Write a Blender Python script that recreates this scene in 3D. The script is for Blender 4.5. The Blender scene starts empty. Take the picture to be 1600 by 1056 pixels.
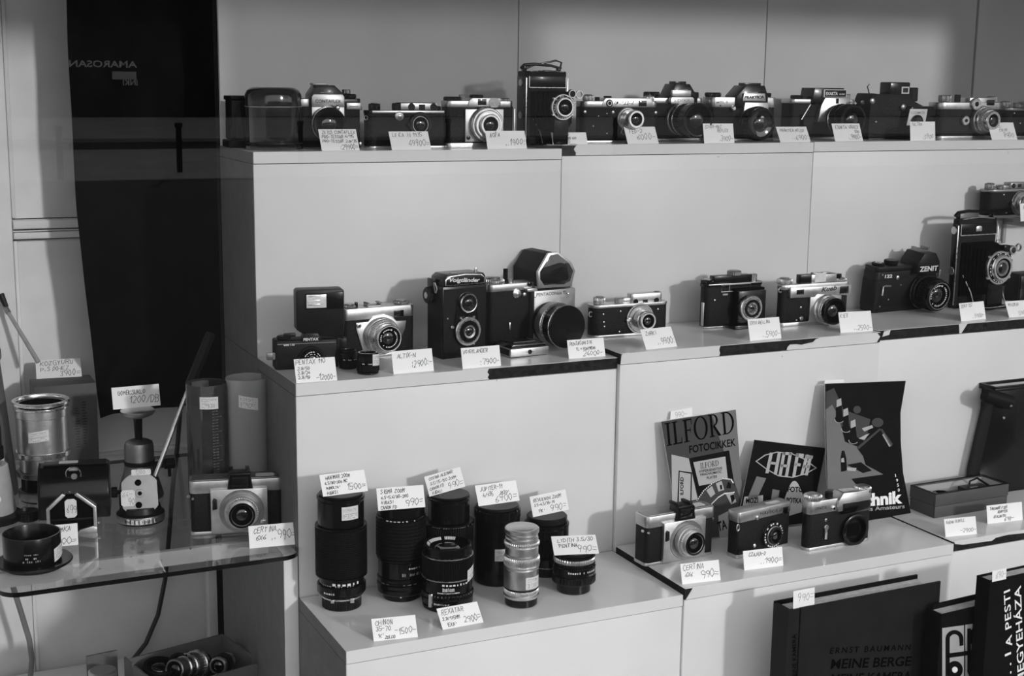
import bpy, bmesh, math, random
from mathutils import Vector, Matrix
C = bpy.context.scene.collection
PI = math.pi
R_ = math.radians
# ------------------------------------------------------------------ camera, world, sun, exposure
CAM_LOC = Vector((-0.5486, -2.0699, 0.1140))
CAM_YAW, CAM_PITCH, CAM_ROLL, FPX = 0.4427, 0.184, 0.0126, 2183.94
def cam_axes():
    cy, sy = math.cos(CAM_YAW), math.sin(CAM_YAW)
    w = Vector((sy*math.cos(CAM_PITCH), cy*math.cos(CAM_PITCH), -math.sin(CAM_PITCH)))
    r = Vector((cy, -sy, 0)); u = r.cross(w)
    c, s = math.cos(CAM_ROLL), math.sin(CAM_ROLL)
    return c*r+s*u, -s*r+c*u, w
CR, CU, CW = cam_axes()
cam_data = bpy.data.cameras.new('camera'); cam = bpy.data.objects.new('camera', cam_data); C.objects.link(cam)
cam_data.sensor_width = 36; cam_data.lens = 36*FPX/1600; cam_data.clip_start = .05; cam_data.clip_end = 400
cam.matrix_world = Matrix(((CR.x, CU.x, -CW.x, CAM_LOC.x), (CR.y, CU.y, -CW.y, CAM_LOC.y), (CR.z, CU.z, -CW.z, CAM_LOC.z), (0, 0, 0, 1)))
bpy.context.scene.camera = cam
vs = bpy.context.scene.view_settings
vs.view_transform = 'Standard'; vs.look = 'None'; vs.gamma = 1; vs.use_curve_mapping = False
vs.exposure = 0.36
world = bpy.data.worlds.new('world'); bpy.context.scene.world = world; world.use_nodes = True
bg = world.node_tree.nodes['Background']; bg.inputs[0].default_value = (1, 1, 1, 1); bg.inputs[1].default_value = 1.15
sun_d = bpy.data.lights.new('sun', 'SUN'); sun = bpy.data.objects.new('sun', sun_d); C.objects.link(sun)
sun_d.energy = 1.05; sun_d.angle = R_(3.5)
SUN_AZ, SUN_EL = R_(20), R_(15)            # from the street, to the right of the window's normal, low
sdir = Vector((math.sin(SUN_AZ)*math.cos(SUN_EL), -math.cos(SUN_AZ)*math.cos(SUN_EL), math.sin(SUN_EL)))
sun.rotation_mode = 'QUATERNION'; sun.rotation_quaternion = sdir.to_track_quat('Z', 'Y')
sun.location = sdir*8

# ------------------------------------------------------------------ layout of the stepped display (metres)
D1, D2, H1, H2 = .2036, .4155, .3139, .6303
ZB1, ZB2, ZT = .0074, .0105, .006           # the middle unit stands a little higher
ZSHELF = -.5537                             # top of the glass shelf
def ray(px, py): return CW+(px-800)/FPX*CR-(py-528)/FPX*CU
def on(px, py, axis, val):
    d = ray(px, py); t = (val-CAM_LOC[axis])/d[axis]; return CAM_LOC+t*d
def proj(p):
    d = Vector(p)-CAM_LOC; z = d.dot(CW); return 800+FPX*d.dot(CR)/z, 528-FPX*d.dot(CU)/z

# ------------------------------------------------------------------ materials (all procedural, black-and-white)
MAT = {}
def mat(name, base, rough=.5, metal=0., noise=0., scale=30., bump=0., bscale=200., coat=0., spec=.5, detail=4.):
    m = bpy.data.materials.new(name); m.use_nodes = True; nt = m.node_tree; b = nt.nodes['Principled BSDF']
    b.inputs['Base Color'].default_value = (base, base, base, 1); b.inputs['Roughness'].default_value = rough
    b.inputs['Metallic'].default_value = metal; b.inputs['Specular IOR Level'].default_value = spec
    b.inputs['Coat Weight'].default_value = coat; b.inputs['Coat Roughness'].default_value = .08
    if noise or bump: tc = nt.nodes.new('ShaderNodeTexCoord')
    if noise:
        n = nt.nodes.new('ShaderNodeTexNoise'); n.inputs['Scale'].default_value = scale; n.inputs['Detail'].default_value = detail
        nt.links.new(tc.outputs['Object'], n.inputs['Vector'])
        r = nt.nodes.new('ShaderNodeMapRange'); r.inputs[1].default_value = .25; r.inputs[2].default_value = .75
        r.inputs[3].default_value = base*(1-noise); r.inputs[4].default_value = min(1, base*(1+noise))
        nt.links.new(n.outputs[0], r.inputs[0]); nt.links.new(r.outputs[0], b.inputs['Base Color'])
        q = nt.nodes.new('ShaderNodeMapRange'); q.inputs[3].default_value = rough*.85; q.inputs[4].default_value = min(1, rough*1.2)
        nt.links.new(n.outputs[0], q.inputs[0]); nt.links.new(q.outputs[0], b.inputs['Roughness'])
    if bump:
        v = nt.nodes.new('ShaderNodeTexVoronoi' if bscale < 0 else 'ShaderNodeTexNoise'); v.inputs['Scale'].default_value = abs(bscale)
        nt.links.new(tc.outputs['Object'], v.inputs['Vector'])
        k = nt.nodes.new('ShaderNodeBump'); k.inputs['Strength'].default_value = bump; k.inputs['Distance'].default_value = .002
        nt.links.new(v.outputs[0], k.inputs['Height']); nt.links.new(k.outputs[0], b.inputs['Normal'])
    MAT[name] = m; return m
mat('white_paint', .74, .42, noise=.04, scale=9, bump=.012, bscale=60)
def specks(name, dark, scale, lo):
    m = MAT[name]; nt = m.node_tree; b = nt.nodes['Principled BSDF']; src = b.inputs['Base Color'].links[0].from_socket
    tc = nt.nodes.new('ShaderNodeTexCoord'); n = nt.nodes.new('ShaderNodeTexNoise'); n.inputs['Scale'].default_value = scale; n.inputs['Detail'].default_value = 3
    r = nt.nodes.new('ShaderNodeMapRange'); r.inputs[1].default_value = lo; r.inputs[2].default_value = lo+.03; x = nt.nodes.new('ShaderNodeMix'); x.data_type = 'RGBA'
    nt.links.new(tc.outputs['Object'], n.inputs['Vector']); nt.links.new(n.outputs[0], r.inputs[0]); nt.links.new(r.outputs[0], x.inputs['Factor']); nt.links.new(src, x.inputs['A']); x.inputs['B'].default_value = (dark, dark, dark, 1); nt.links.new(x.outputs['Result'], b.inputs['Base Color'])
specks('white_paint', .12, 85, .765)
mat('white_wall', .70, .55, noise=.05, scale=5, bump=.012, bscale=50)
mat('old_paint', .74, .45, noise=.10, scale=14, bump=.08, bscale=40)
mat('top_laminate', .74, .22, noise=.07, scale=12)
mat('chipboard', .016, .8, noise=.9, scale=90, bump=.5, bscale=150, spec=0.15)
mat('hardboard', .125, .6, noise=.25, scale=40, bump=.1, bscale=90)
mat('ceiling_board', .45, .8, noise=.05)
mat('gap_and_shade', .004, .9)  # black of the panel joints and of painted shade
mat('paper', .93, .6, noise=.02, scale=40)
mat('sticker', .70, .55, noise=.08, scale=.2)
mat('ink', .03, .6)
mat('pale_ink', .16, .6)
mat('leather', .006, .46, noise=.4, scale=.35, bump=.35, bscale=-.8, spec=0.18)
mat('black_paint', .003, .26, coat=.12, spec=.28)
mat('black_plastic', .007, .38, noise=.2, scale=.2, spec=0.25)
mat('black_matte', .002, .8, spec=.05)
mat('black_rubber', .0045, .55, noise=.3, scale=.3, spec=.14)
mat('bakelite', .008, .14, coat=.5)
mat('chrome', .78, .27, metal=1, noise=.06, scale=.15)
mat('satin', .60, .38, metal=1, noise=.10, scale=.12)
mat('dull_metal', .33, .42, metal=1, noise=.15, scale=.1)
mat('aluminium', .72, .34, metal=1, noise=.08, scale=.15)
mat('grey_plate', .40, .5, noise=.06, scale=.1)
mat('pale_plate', .68, .45, noise=.05, scale=.1)
mat('lens_glass', .004, .03, coat=1, spec=.8)
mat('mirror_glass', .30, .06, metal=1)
mat('flash_lens', .85, .2, metal=.2, noise=.12, scale=.25)
mat('white_mark', .75, .5)
mat('grey_mark', .25, .5)
mat('cloth', .004, .9, noise=.6, scale=18, bump=.5, bscale=30, spec=.04)
mat('card_grey', .065, .6, noise=.12, scale=.05)
mat('card_dark', .035, .5, noise=.2, scale=.05, spec=0.2)
mat('card_brown', .11, .7, noise=.2, scale=25, bump=.1, bscale=60)
mat('cover_grey', .016, .55, noise=.18, scale=30, spec=.06)
mat('cover_dark', .006, .42, noise=.2, scale=40, spec=.04)
mat('cover_slate', .05, .5, noise=.1, scale=30, spec=.2)
mat('letter_black', .001, .7, spec=.03)
mat('cover_mid', .16, .5, noise=.06, scale=40, spec=0.3)
mat('cover_pale', .42, .5, noise=.06, scale=40)
mat('page', .55, .8, noise=.2, scale=120)
mat('cable', .010, .45)
mat('grey_cable', .16, .5)
mat('wood_rod', .34, .45, noise=.15, scale=40)
mat('asphalt', .018, .9, noise=.35, scale=.5, spec=.04)
mat('pavement', .20, .9, noise=.2, scale=.8, spec=.04)
mat('facade_dark', .03, .9, noise=.4, scale=.4, spec=.04)
mat('facade_mid', .22, .9, noise=.3, scale=.4, spec=.04)
mat('facade_pale', .55, .9, noise=.2, scale=.4, spec=.04)
mat('speckle', .10, .5, noise=.6, scale=1.2, detail=8)
def glass_mat(name, tint, ior=1.5, rough=0., body=0., bodycol=.5):
    m = bpy.data.materials.new(name); m.use_nodes = True; nt = m.node_tree
    for n in list(nt.nodes):
        if n.type != 'OUTPUT_MATERIAL': nt.nodes.remove(n)
    out = [n for n in nt.nodes if n.type == 'OUTPUT_MATERIAL'][0]
    tr = nt.nodes.new('ShaderNodeBsdfTransparent'); tr.inputs[0].default_value = (tint, tint, tint, 1)
    gl = nt.nodes.new('ShaderNodeBsdfGlossy'); gl.inputs['Roughness'].default_value = rough
    fr = nt.nodes.new('ShaderNodeFresnel'); geo = nt.nodes.new('ShaderNodeNewGeometry')
    mr = nt.nodes.new('ShaderNodeMapRange'); mr.inputs[3].default_value = ior; mr.inputs[4].default_value = 1/ior
    nt.links.new(geo.outputs['Backfacing'], mr.inputs[0]); nt.links.new(mr.outputs[0], fr.inputs['IOR'])
    mx = nt.nodes.new('ShaderNodeMixShader'); nt.links.new(fr.outputs[0], mx.inputs[0])
    src = tr
    if body:
        df = nt.nodes.new('ShaderNodeBsdfTranslucent'); df.inputs[0].default_value = (bodycol,)*3+(1,)
        d2 = nt.nodes.new('ShaderNodeBsdfDiffuse'); d2.inputs[0].default_value = (bodycol,)*3+(1,)
        ad = nt.nodes.new('ShaderNodeMixShader'); ad.inputs[0].default_value = .5
        nt.links.new(df.outputs[0], ad.inputs[1]); nt.links.new(d2.outputs[0], ad.inputs[2])
        mb = nt.nodes.new('ShaderNodeMixShader'); mb.inputs[0].default_value = body
        nt.links.new(tr.outputs[0], mb.inputs[1]); nt.links.new(ad.outputs[0], mb.inputs[2]); src = mb
    nt.links.new(src.outputs[0], mx.inputs[1]); nt.links.new(gl.outputs[0], mx.inputs[2]); nt.links.new(mx.outputs[0], out.inputs[0])
    MAT[name] = m
glass_mat('window_glass', .985)
glass_mat('shelf_glass', .94)
glass_mat('smoky_glass', .62, body=.16, bodycol=.25)
glass_mat('milky_plastic', .80, body=.42, bodycol=.8, rough=.25)

# ------------------------------------------------------------------ mesh helpers
def tag(o, label=None, cat=None, group=None, kind=None):
    if label: o['label'] = label
    if cat: o['category'] = cat
    if group: o['group'] = group
    if kind: o['kind'] = kind
    return o
class Part:
    """collects shapes and links them as ONE mesh object"""
    def __init__(s, name, m, parent=None, label=None, loc=None):
        s.name, s.m, s.parent, s.label, s.loc = name, m, parent, label, loc
        s.bm = bmesh.new()
    def _merge(s, t):
        me = bpy.data.meshes.new('tmp'); t.to_mesh(me); t.free(); s.bm.from_mesh(me); bpy.data.meshes.remove(me); return s
    def box(s, x0, x1, y0, y1, z0, z1, bev=0, seg=2, M=None):
        t = bmesh.new(); bmesh.ops.create_cube(t, size=1)
        for v in t.verts: v.co = Vector(((x0+x1)/2+v.co.x*(x1-x0), (y0+y1)/2+v.co.y*(y1-y0), (z0+z1)/2+v.co.z*(z1-z0)))
        if bev: bmesh.ops.bevel(t, geom=t.edges[:], offset=min(bev, .45*min(abs(x1-x0), abs(y1-y0), abs(z1-z0))), segments=seg, affect='EDGES', profile=.5)
        if M: bmesh.ops.transform(t, matrix=M, verts=t.verts)
        return s._merge(t)
    def prism(s, pts, a, b, ax='y', bev=0, seg=2, M=None):
        """polygon pts extruded from a to b along axis ax: 'y' (pts x,z), 'z' (pts x,y), 'x' (pts y,z)"""
        t = bmesh.new()
        f = {'y': lambda p, q: (p[0], q, p[1]), 'z': lambda p, q: (p[0], p[1], q), 'x': lambda p, q: (q, p[0], p[1])}[ax]
        lo = [t.verts.new(f(p, a)) for p in pts]; hi = [t.verts.new(f(p, b)) for p in pts]; n = len(pts)
        t.faces.new(lo); t.faces.new(hi)
        for i in range(n): t.faces.new((lo[i], lo[(i+1) % n], hi[(i+1) % n], hi[i]))
        bmesh.ops.recalc_face_normals(t, faces=t.faces)
        if bev:
            es = [e for e in t.edges if len(e.link_faces) == 2 and e.calc_face_angle(0) > .5]
            bmesh.ops.bevel(t, geom=es, offset=bev, segments=seg, affect='EDGES', profile=.5)
        if M: bmesh.ops.transform(t, matrix=M, verts=t.verts)
        return s._merge(t)
    def lathe(s, prof, o=(0, 0, 0), ax='z', n=40, ribs=0, depth=.04, M=None):
        """prof = (radius, height) along ax ('z', '-y' out of the front, 'x', '-x', 'y')"""
        t = bmesh.new(); f = {'z': lambda a, b, h: (a, b, h), '-y': lambda a, b, h: (a, -h, b), 'y': lambda a, b, h: (-a, h, b),
            'x': lambda a, b, h: (h, a, b), '-x': lambda a, b, h: (-h, -a, b)}[ax]
        if ribs: n = ribs*4
        rings = []
        for r, h in prof:
            if r <= 1e-7: rings.append([t.verts.new(Vector(o)+Vector(f(0, 0, h)))]); continue
            ring = []
            for i in range(n):
                k = 1-(depth if ribs and i % 4 > 1 else 0); a = 2*PI*i/n
                ring.append(t.verts.new(Vector(o)+Vector(f(r*k*math.cos(a), r*k*math.sin(a), h))))
            rings.append(ring)
        for A, B in zip(rings, rings[1:]):
            if len(A) == 1 and len(B) == 1: continue
            for i in range(n):
                j = (i+1) % n
                try:
                    if len(A) == 1: t.faces.new((A[0], B[i], B[j]))
                    elif len(B) == 1: t.faces.new((A[i], A[j], B[0]))
                    else: t.faces.new((A[i], A[j], B[j], B[i]))
                except ValueError: pass
        bmesh.ops.recalc_face_normals(t, faces=t.faces)
        if M: bmesh.ops.transform(t, matrix=M, verts=t.verts)
        return s._merge(t)
    def cyl(s, r, h0, h1, o=(0, 0, 0), ax='z', n=32, ch=None, ribs=0, depth=.06, M=None):
        c = min(abs(h1-h0)*.3, r*.12) if ch is None else ch
        d = 1 if h1 > h0 else -1
        return s.lathe([(0, h0), (r-c, h0), (r, h0+d*c), (r, h1-d*c), (r-c, h1), (0, h1)], o, ax, n, ribs, depth, M)
    def tube(s, pts, r, n=10, closed=False, M=None):
        t = bmesh.new(); pts = [Vector(p) for p in pts]; rings = []; N = len(pts); up = None
        for i, p in enumerate(pts):
            a = pts[(i-1) % N] if closed or i else p; b = pts[(i+1) % N] if closed or i < N-1 else p
            d = (b-a).normalized()
            if up is None: up = d.orthogonal().normalized()
            up = (up-d*up.dot(d)).normalized(); q = d.cross(up)
            rr = r[i] if isinstance(r, (list, tuple)) else r
            rings.append([t.verts.new(p+rr*(math.cos(2*PI*k/n)*up+math.sin(2*PI*k/n)*q)) for k in range(n)])
        for i in range(N if closed else N-1):
            A, B = rings[i], rings[(i+1) % N]
            for k in range(n): t.faces.new((A[k], A[(k+1) % n], B[(k+1) % n], B[k]))
        if not closed: t.faces.new(rings[0][::-1]); t.faces.new(rings[-1])
        bmesh.ops.recalc_face_normals(t, faces=t.faces)
        if M: bmesh.ops.transform(t, matrix=M, verts=t.verts)
        return s._merge(t)
    def quads(s, verts, faces):
        vs_ = [s.bm.verts.new(v) for v in verts]
        for f in faces:
            try: s.bm.faces.new([vs_[i] for i in f])
            except ValueError: pass
        return s
    def done(s, smooth=35):
        me = bpy.data.meshes.new(s.name); s.bm.to_mesh(me); s.bm.free()
        if smooth: me.shade_smooth(); me.set_sharp_from_angle(angle=R_(smooth))
        me.materials.append(MAT[s.m]); o = bpy.data.objects.new(s.name, me); C.objects.link(o)
        if s.parent: o.parent = s.parent
        if s.loc is not None: o.location = s.loc
        if s.label: o['label'] = s.label
        return o
def thing(name, label, cat, loc=(0, 0, 0), rot=0, group=None, scale=1):
    o = bpy.data.objects.new(name, None); C.objects.link(o); o.empty_display_size = .01
    o.location = loc; o.rotation_euler = (0, 0, rot); o.scale = (scale,)*3
    return tag(o, label, cat, group)
def rrect(x0, x1, y0, y1, r, n=6):
    r = min(r, abs(x1-x0)/2-1e-6, abs(y1-y0)/2-1e-6); P = []
    for cx, cy, a0 in ((x1-r, y1-r, 0), (x0+r, y1-r, 90), (x0+r, y0+r, 180), (x1-r, y0+r, 270)):
        for k in range(n+1):
            a = R_(a0+90*k/n); P.append((cx+r*math.cos(a), cy+r*math.sin(a)))
    return P
# printed lettering with the built-in font, turned into a mesh that lies on a face
def text(parent, s, m, o, size, xdir=(1, 0, 0), ydir=(0, 0, 1), align='LEFT', bold=0., width=None, depth=.0, name='lettering', shear=0., spacing=1.):
    cu = bpy.data.curves.new('t', 'FONT'); cu.body = s; cu.size = size; cu.align_x = align; cu.offset = bold*size; cu.shear = shear
    cu.space_character = spacing; cu.resolution_u = 3; cu.fill_mode = 'FRONT' if depth == 0 else 'BOTH'; cu.extrude = depth
    ob = bpy.data.objects.new('t', cu); C.objects.link(ob)
    dg = bpy.context.evaluated_depsgraph_get(); me = bpy.data.meshes.new_from_object(ob.evaluated_get(dg))
    bpy.data.objects.remove(ob); bpy.data.curves.remove(cu)
    xs = [v.co.x for v in me.vertices] or [0, 1]
    k = width/(max(xs)-min(xs)) if width else 1; x0 = min(xs) if align == 'LEFT' else ((min(xs)+max(xs))/2 if align == 'CENTER' else max(xs))
    X, Y = Vector(xdir).normalized(), Vector(ydir).normalized(); Z = X.cross(Y); O = Vector(o)
    for v in me.vertices: v.co = O+X*((v.co.x-x0)*k)+Y*v.co.y+Z*v.co.z
    me.name = name; me.materials.clear(); me.materials.append(MAT[m]); q = bpy.data.objects.new(name, me); C.objects.link(q); q.parent = parent
    return q
# handwriting: a single-stroke pen alphabet
GL = {'A': '00,26,40;12,32', 'B': '00,06,36,45,33,03;33,42,41,30,00', 'C': '45,36,16,04,02,10,30,41', 'D': '00,06,26,44,42,20,00', 'E': '46,06,00,40;03,33',
 'F': '46,06,00;03,33', 'G': '45,26,05,02,20,40,43,23', 'H': '00,06;40,46;03,43', 'I': '20,26', 'J': '01,10,20,32,36', 'K': '00,06;46,02;13,40', 'L': '06,00,40',
 'M': '00,06,23,46,40', 'N': '00,06,40,46', 'O': '20,02,04,26,44,42,20', 'P': '00,06,36,45,44,33,03', 'Q': '20,02,04,26,44,42,20;31,50', 'R': '00,06,36,45,44,33,03;23,40',
 'S': '45,26,05,14,33,42,30,10,01', 'T': '06,46;26,20', 'U': '06,01,10,30,41,46', 'V': '06,20,46', 'W': '06,10,23,30,46', 'X': '00,46;06,40', 'Y': '06,23,46;23,20', 'Z': '06,46,00,40',
 '0': '20,02,04,26,44,42,20', '1': '04,26,20', '2': '05,26,45,43,00,40', '3': '06,46,23,43,41,20,01', '4': '36,02,42;33,30', '5': '46,06,03,33,42,30,00', '6': '46,13,01,20,41,32,03',
 '7': '06,46,20', '8': '20,02,43,45,26,05,42,20', '9': '43,13,05,26,45,43,30', '-': '03,43', '.': '10,11', ',': '11,00', ':': '10,11;13,14', '/': '00,46', '!': '26,22;20,21', "'": '26,24', '"': '16,14;36,34', '=': '02,42;04,44', '+': '03,43;25,21'}
ACC = {'Á': 'A', 'Ö': 'O', 'Ü': 'U', 'Ó': 'O', 'Ű': 'U', 'É': 'E', 'Ä': 'A'}
def pen(parent, lines, X, Y, O, w, h, m='ink', seed=0, name='handwriting', pw=None):
    """lines: (text, x, y, height) in fractions of the card; X,Y unit vectors, O bottom-left of card, w,h its size"""
    rnd = random.Random(seed); p = Part(name, m, parent); Z = X.cross(Y)
    for s, fx, fy, fh in lines:
        g = fh*1.1*h/6; cw = g*.80; x = fx*w; tot = sum((4 if c_ == ' ' else 5.4 if c_ not in "1I.,:'!" else 3.4) for c_ in s)*cw; cw *= min(1, (.985-fx)*w/tot); y = fy*h; sl = rnd.uniform(.08, .25); dr = rnd.uniform(-.02, .05)
        for ch in s:
            if ch == ' ': x += cw*4; continue
            acc = ch in ACC; c = ACC.get(ch.upper(), ch.upper())
            strokes = [[(int(q[0]), int(q[1])) for q in st.split(',')] for st in GL.get(c, '03,43').split(';')]
            if acc: strokes.append([(2, 7), (3, 8)])
            kx, ky, jy = rnd.uniform(.8, 1.1), rnd.uniform(.85, 1.12), rnd.uniform(-.5, .5)
            pt = pw or max(g*.34, w*.0115)
            for st in strokes:
                pp = [Vector((x+(a*kx+rnd.uniform(-.38, .38)+b*sl)*cw, y+(b*ky+jy+rnd.uniform(-.38, .38))*g+dr*(x-fx*w))) for a, b in st]
                for a, b in zip(pp, pp[1:]):
                    d = (b-a)
                    if d.length < 1e-9: continue
                    d = d.normalized()*pt*.45; nn = Vector((-d.y, d.x)); a2, b2 = a-d, b+d
                    p.quads([O+X*q.x+Y*q.y for q in (a2-nn, b2-nn, b2+nn, a2+nn)], [(0, 1, 2, 3)])
            x += cw*(5.4 if c not in "1I.,:'!" else 3.4)
    return p.done(0)
CARDS = 'handwritten price cards'
def card(corners, z, lines, label, seed=0, thick=.0005, tilt=None, base=None, roll=None, leg=True, ink='ink', name='price_card', group=CARDS, cat='price card'):
    """corners in the photo TL,TR,BR,BL; the bottom edge rests at height z; lean found so that the card is a true rectangle"""
    TL, TR, BR, BL = corners
    if base: a, b = Vector(base[0]), Vector(base[1])
    else: a, b = on(*BL, 2, z), on(*BR, 2, z)
    X = (b-a); X.z = 0; w = X.length; X.normalize(); n = Vector((X.y, -X.x, 0))   # n points at the viewer
    if n.dot(CW) > 0: n = -n
    if roll:      # tilted in its own plane: bottom-left corner rests at z
        y_, l_ = R_(roll[0]), R_(roll[1]); X = Vector((math.cos(y_), math.sin(y_), 0)); n = Vector((X.y, -X.x, 0)); Y = Vector((0, 0, 1))*math.cos(l_)-n*math.sin(l_); N = X.cross(Y)
        def pt(q): d = ray(*q); return CAM_LOC+d*((a-CAM_LOC).dot(N)/d.dot(N))-a
        v = pt(BR); w = v.length; X = v.normalized(); Y = N.cross(X); best = (0, Y, (pt(TL).dot(Y)+(pt(TR)).dot(Y))/2, l_); tilt = -1
    best = None if not roll else best
    for k in (range(0, 56) if not roll else ()):
        al = R_(k) if tilt is None else R_(tilt)
        Y = Vector((0, 0, 1))*math.cos(al)-n*math.sin(al); N = X.cross(Y)
        d = ray(*TL); t = (a-CAM_LOC).dot(N)/d.dot(N); q = CAM_LOC+t*d-a
        e = abs(q.dot(X))
        if best is None or e < best[0]: best = (e, Y, q.dot(Y), al)
        if tilt is not None: break
    _, Y, h, al = best
    o = thing(name, label, cat, a, 0, group)
    N = X.cross(Y); leg = leg and not roll
    p = Part('sheet', 'paper', o)
    B = X.to_3d()
    def V(u, v, d): return X*u+Y*v-N*d
    vs_ = [V(0, 0, 0), V(w, 0, 0), V(w, h, 0), V(0, h, 0), V(0, 0, thick), V(w, 0, thick), V(w, h, thick), V(0, h, thick)]
    p.quads(vs_, [(0, 1, 2, 3), (7, 6, 5, 4), (0, 4, 5, 1), (3, 2, 6, 7), (0, 3, 7, 4), (1, 5, 6, 2)])
    p.done(0)
    if leg and al > .08:      # the folded strut at its back
        top = V(w*.3, h*.75, thick*1.5); tr = V(w*.7, h*.75, thick*1.5); back = -n*(h*.75*math.sin(al)+.006)
        l0, l1 = X*w*.3+back, X*w*.7+back; l0.z = l1.z = 0
        s = Part('strut', 'paper', o); e = -n*.0004
        s.quads([top, tr, l1, l0, top+e, tr+e, l1+e, l0+e], [(0, 1, 2, 3), (7, 6, 5, 4), (0, 4, 5, 1), (3, 2, 6, 7), (0, 3, 7, 4), (1, 5, 6, 2)]).done(0)
    if lines: pen(o, lines, X, Y, N*.0002, w, h, ink, seed)
    return o

# ------------------------------------------------------------------ placing things traced from the photograph on their real shelves
class It:
    """a thing standing on a surface; X(px) / Z(px,py) turn photo pixels on its front plane into local units, scale s metres per unit"""
    def __init__(s, name, label, cat, A, B=None, z=0., yaw=None, y=None, group=None):
        s.px, s.py = A
        P = on(A[0], A[1], 2, z) if y is None else on(A[0], A[1], 1, y)
        P.z = z
        if B is not None:
            Q = on(B[0], B[1], 2, z); yaw = math.degrees(math.atan2(Q.y-P.y, Q.x-P.x))
        s.yaw = R_(yaw); s.P = P
        ax = Vector((math.cos(s.yaw), math.sin(s.yaw), 0)); ay = Vector((-math.sin(s.yaw), math.cos(s.yaw), 0)); e = 1e-3
        p0 = proj(P); px = proj(P+ax*e); pz = proj(P+Vector((0, 0, e))); py = proj(P-ay*e)
        s.x0, s.y0 = p0
        s.s = e/(p0[1]-pz[1])
        s.ux = 1/((px[0]-p0[0])/e*s.s)              # local x units per px
        s.sl = (px[1]-p0[1])/(px[0]-p0[0])          # base line slope in the picture
        s.ox = (py[0]-p0[0])/e*s.s                  # px shift to the right per unit towards the viewer
        s.oy = (py[1]-p0[1])/e*s.s
        s.ax, s.ay = ax, ay
        s.r = thing(name, label, cat, P, s.yaw, group, s.s)
    def X(s, px, d=0): return (px-s.x0-d*s.ox)*s.ux
    def Z(s, px, py, d=0): return s.y0+s.sl*(px-d*s.ox-s.x0)+d*s.oy-py
    def D(s, dpx): return dpx/s.ox                  # protrusion from a sideways shift
    def part(s, name, m, parent=None, label=None): return Part(name, m, parent or s.r, label)
    def top(s, h): return s.P.z+h*s.s
GLYPH = 0
def ring_marks(parent, x, z, y, r, n, size, m='white_mark', frac=1., a0=0, name='engraving'):
    """small engraved strokes around a lens rim, on a face turned to -y"""
    p = Part(name, m, parent); rnd = random.Random(n)
    for i in range(n):
        if rnd.random() > .8: continue
        a = a0+2*PI*frac*i/n; c, s_ = math.cos(a), math.sin(a); w = 2*PI*r*frac/n*.32*rnd.uniform(.6, 1.2); h = size*rnd.uniform(.6, 1)
        P = [(x+c*(r+dr)-s_*t, y, z+s_*(r+dr)+c*t) for dr, t in ((-h/2, -w), (-h/2, w), (h/2, w), (h/2, -w))]
        p.quads(P, [(0, 3, 2, 1)])
    return p.done(0)
def lens(par, x, z, segs, glass=None, y0=0., name='lens', inner='black_matte', marks=None):
    """segs: (radius, d0, d1, material, ribs, part name); d counts forward from y0. glass=(radius, recess). first seg is the part, the rest its sub-parts"""
    root = None; N = len(segs)
    for i, sg in enumerate(segs):
        r, d0, d1, m = sg[:4]; ribs = sg[4] if len(sg) > 4 else 0; nm = sg[5] if len(sg) > 5 else ('lens_ring' if i else name)
        p = Part(nm, m, root or par)
        c = min(.12*r, .3*abs(d1-d0), 1.2)
        if i == N-1 and glass:
            gr, rec = glass
            p.lathe([(0, d0), (r-c, d0), (r, d0+c), (r, d1-c), (r-c, d1), (gr*1.04, d1), (gr, d1-min(rec*.2, .6)), (gr*.98, d1-rec), (0, d1-rec)], (x, y0, z), '-y', 48, 0)
        else: p.lathe([(0, d0), (r-c, d0), (r, d0+c), (r, d1-c), (r-c, d1), (0, d1)], (x, y0, z), '-y', 48, ribs, .05)
        o = p.done()
        if root is None: root = o
    if glass:
        gr, rec = glass; d = segs[-1][2]-rec
        q = Part('inner_cone', inner, root); g2 = gr*.62
        q.lathe([(gr*.985, d+rec*.75), (gr*.97, d+rec*.55), (g2, d+.12), (g2*.9, d+.1), (0, d+.08)], (x, y0, z), '-y', 40).done()
        g = Part('front_element', 'lens_glass', root)
        g.lathe([(g2*math.cos(a), d+.1+g2*.32*math.sin(a)) for a in [R_(15*k) for k in range(6)]]+[(0, d+.1+g2*.32)], (x, y0, z), '-y', 40).done(60)
        if marks: ring_marks(root, x, z, y0-(d+rec*.66)-.02, gr*.80, marks, gr*.13)
    return root
def knob(it, par, name, x, y, z, r, h, m='satin', ribs=20, cap=None, parent=None):
    p = Part(name, m, parent or par).cyl(r, 0, h, (x, y, z), 'z', 32, None, ribs, .06); o = p.done()
    if cap: Part('cap', cap, o).cyl(r*.62, h, h+r*.12, (x, y, z)).done()
    return o
def stud(par, name, m, x, y, z, r, d, parent=None):
    return Part(name, m, parent or par).lathe([(0, 0), (r, 0), (r, d*.6), (r*.6, d), (0, d)], (x, y, z), '-y', 20).done()
def hbody(name, m, par, x0, x1, y0, y1, z0, z1, r=4, bev=.6):
    return Part(name, m, par).prism(rrect(x0, x1, y0, y1, r), z0, z1, 'z', bev).done()

def tcard(corners, z, lines, label, seed, ink='ink', y=.013):
    a, b = on(*corners[3], 1, y), on(*corners[2], 1, y); a.z = b.z = z
    return card(corners, z, lines, label, seed, base=(a, b), ink=ink)
# ------------------------------------------------------------------ the setting
def struct(name, m, parent=None): 
    return Part(name, m, parent)
def fin(p, smooth=35):
    o = p.done(smooth); o['kind'] = 'structure'; return o
XW, XE, YG, ZW = -.90, 1.87, -.80, .52                # left wall, right wall, window plane
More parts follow.
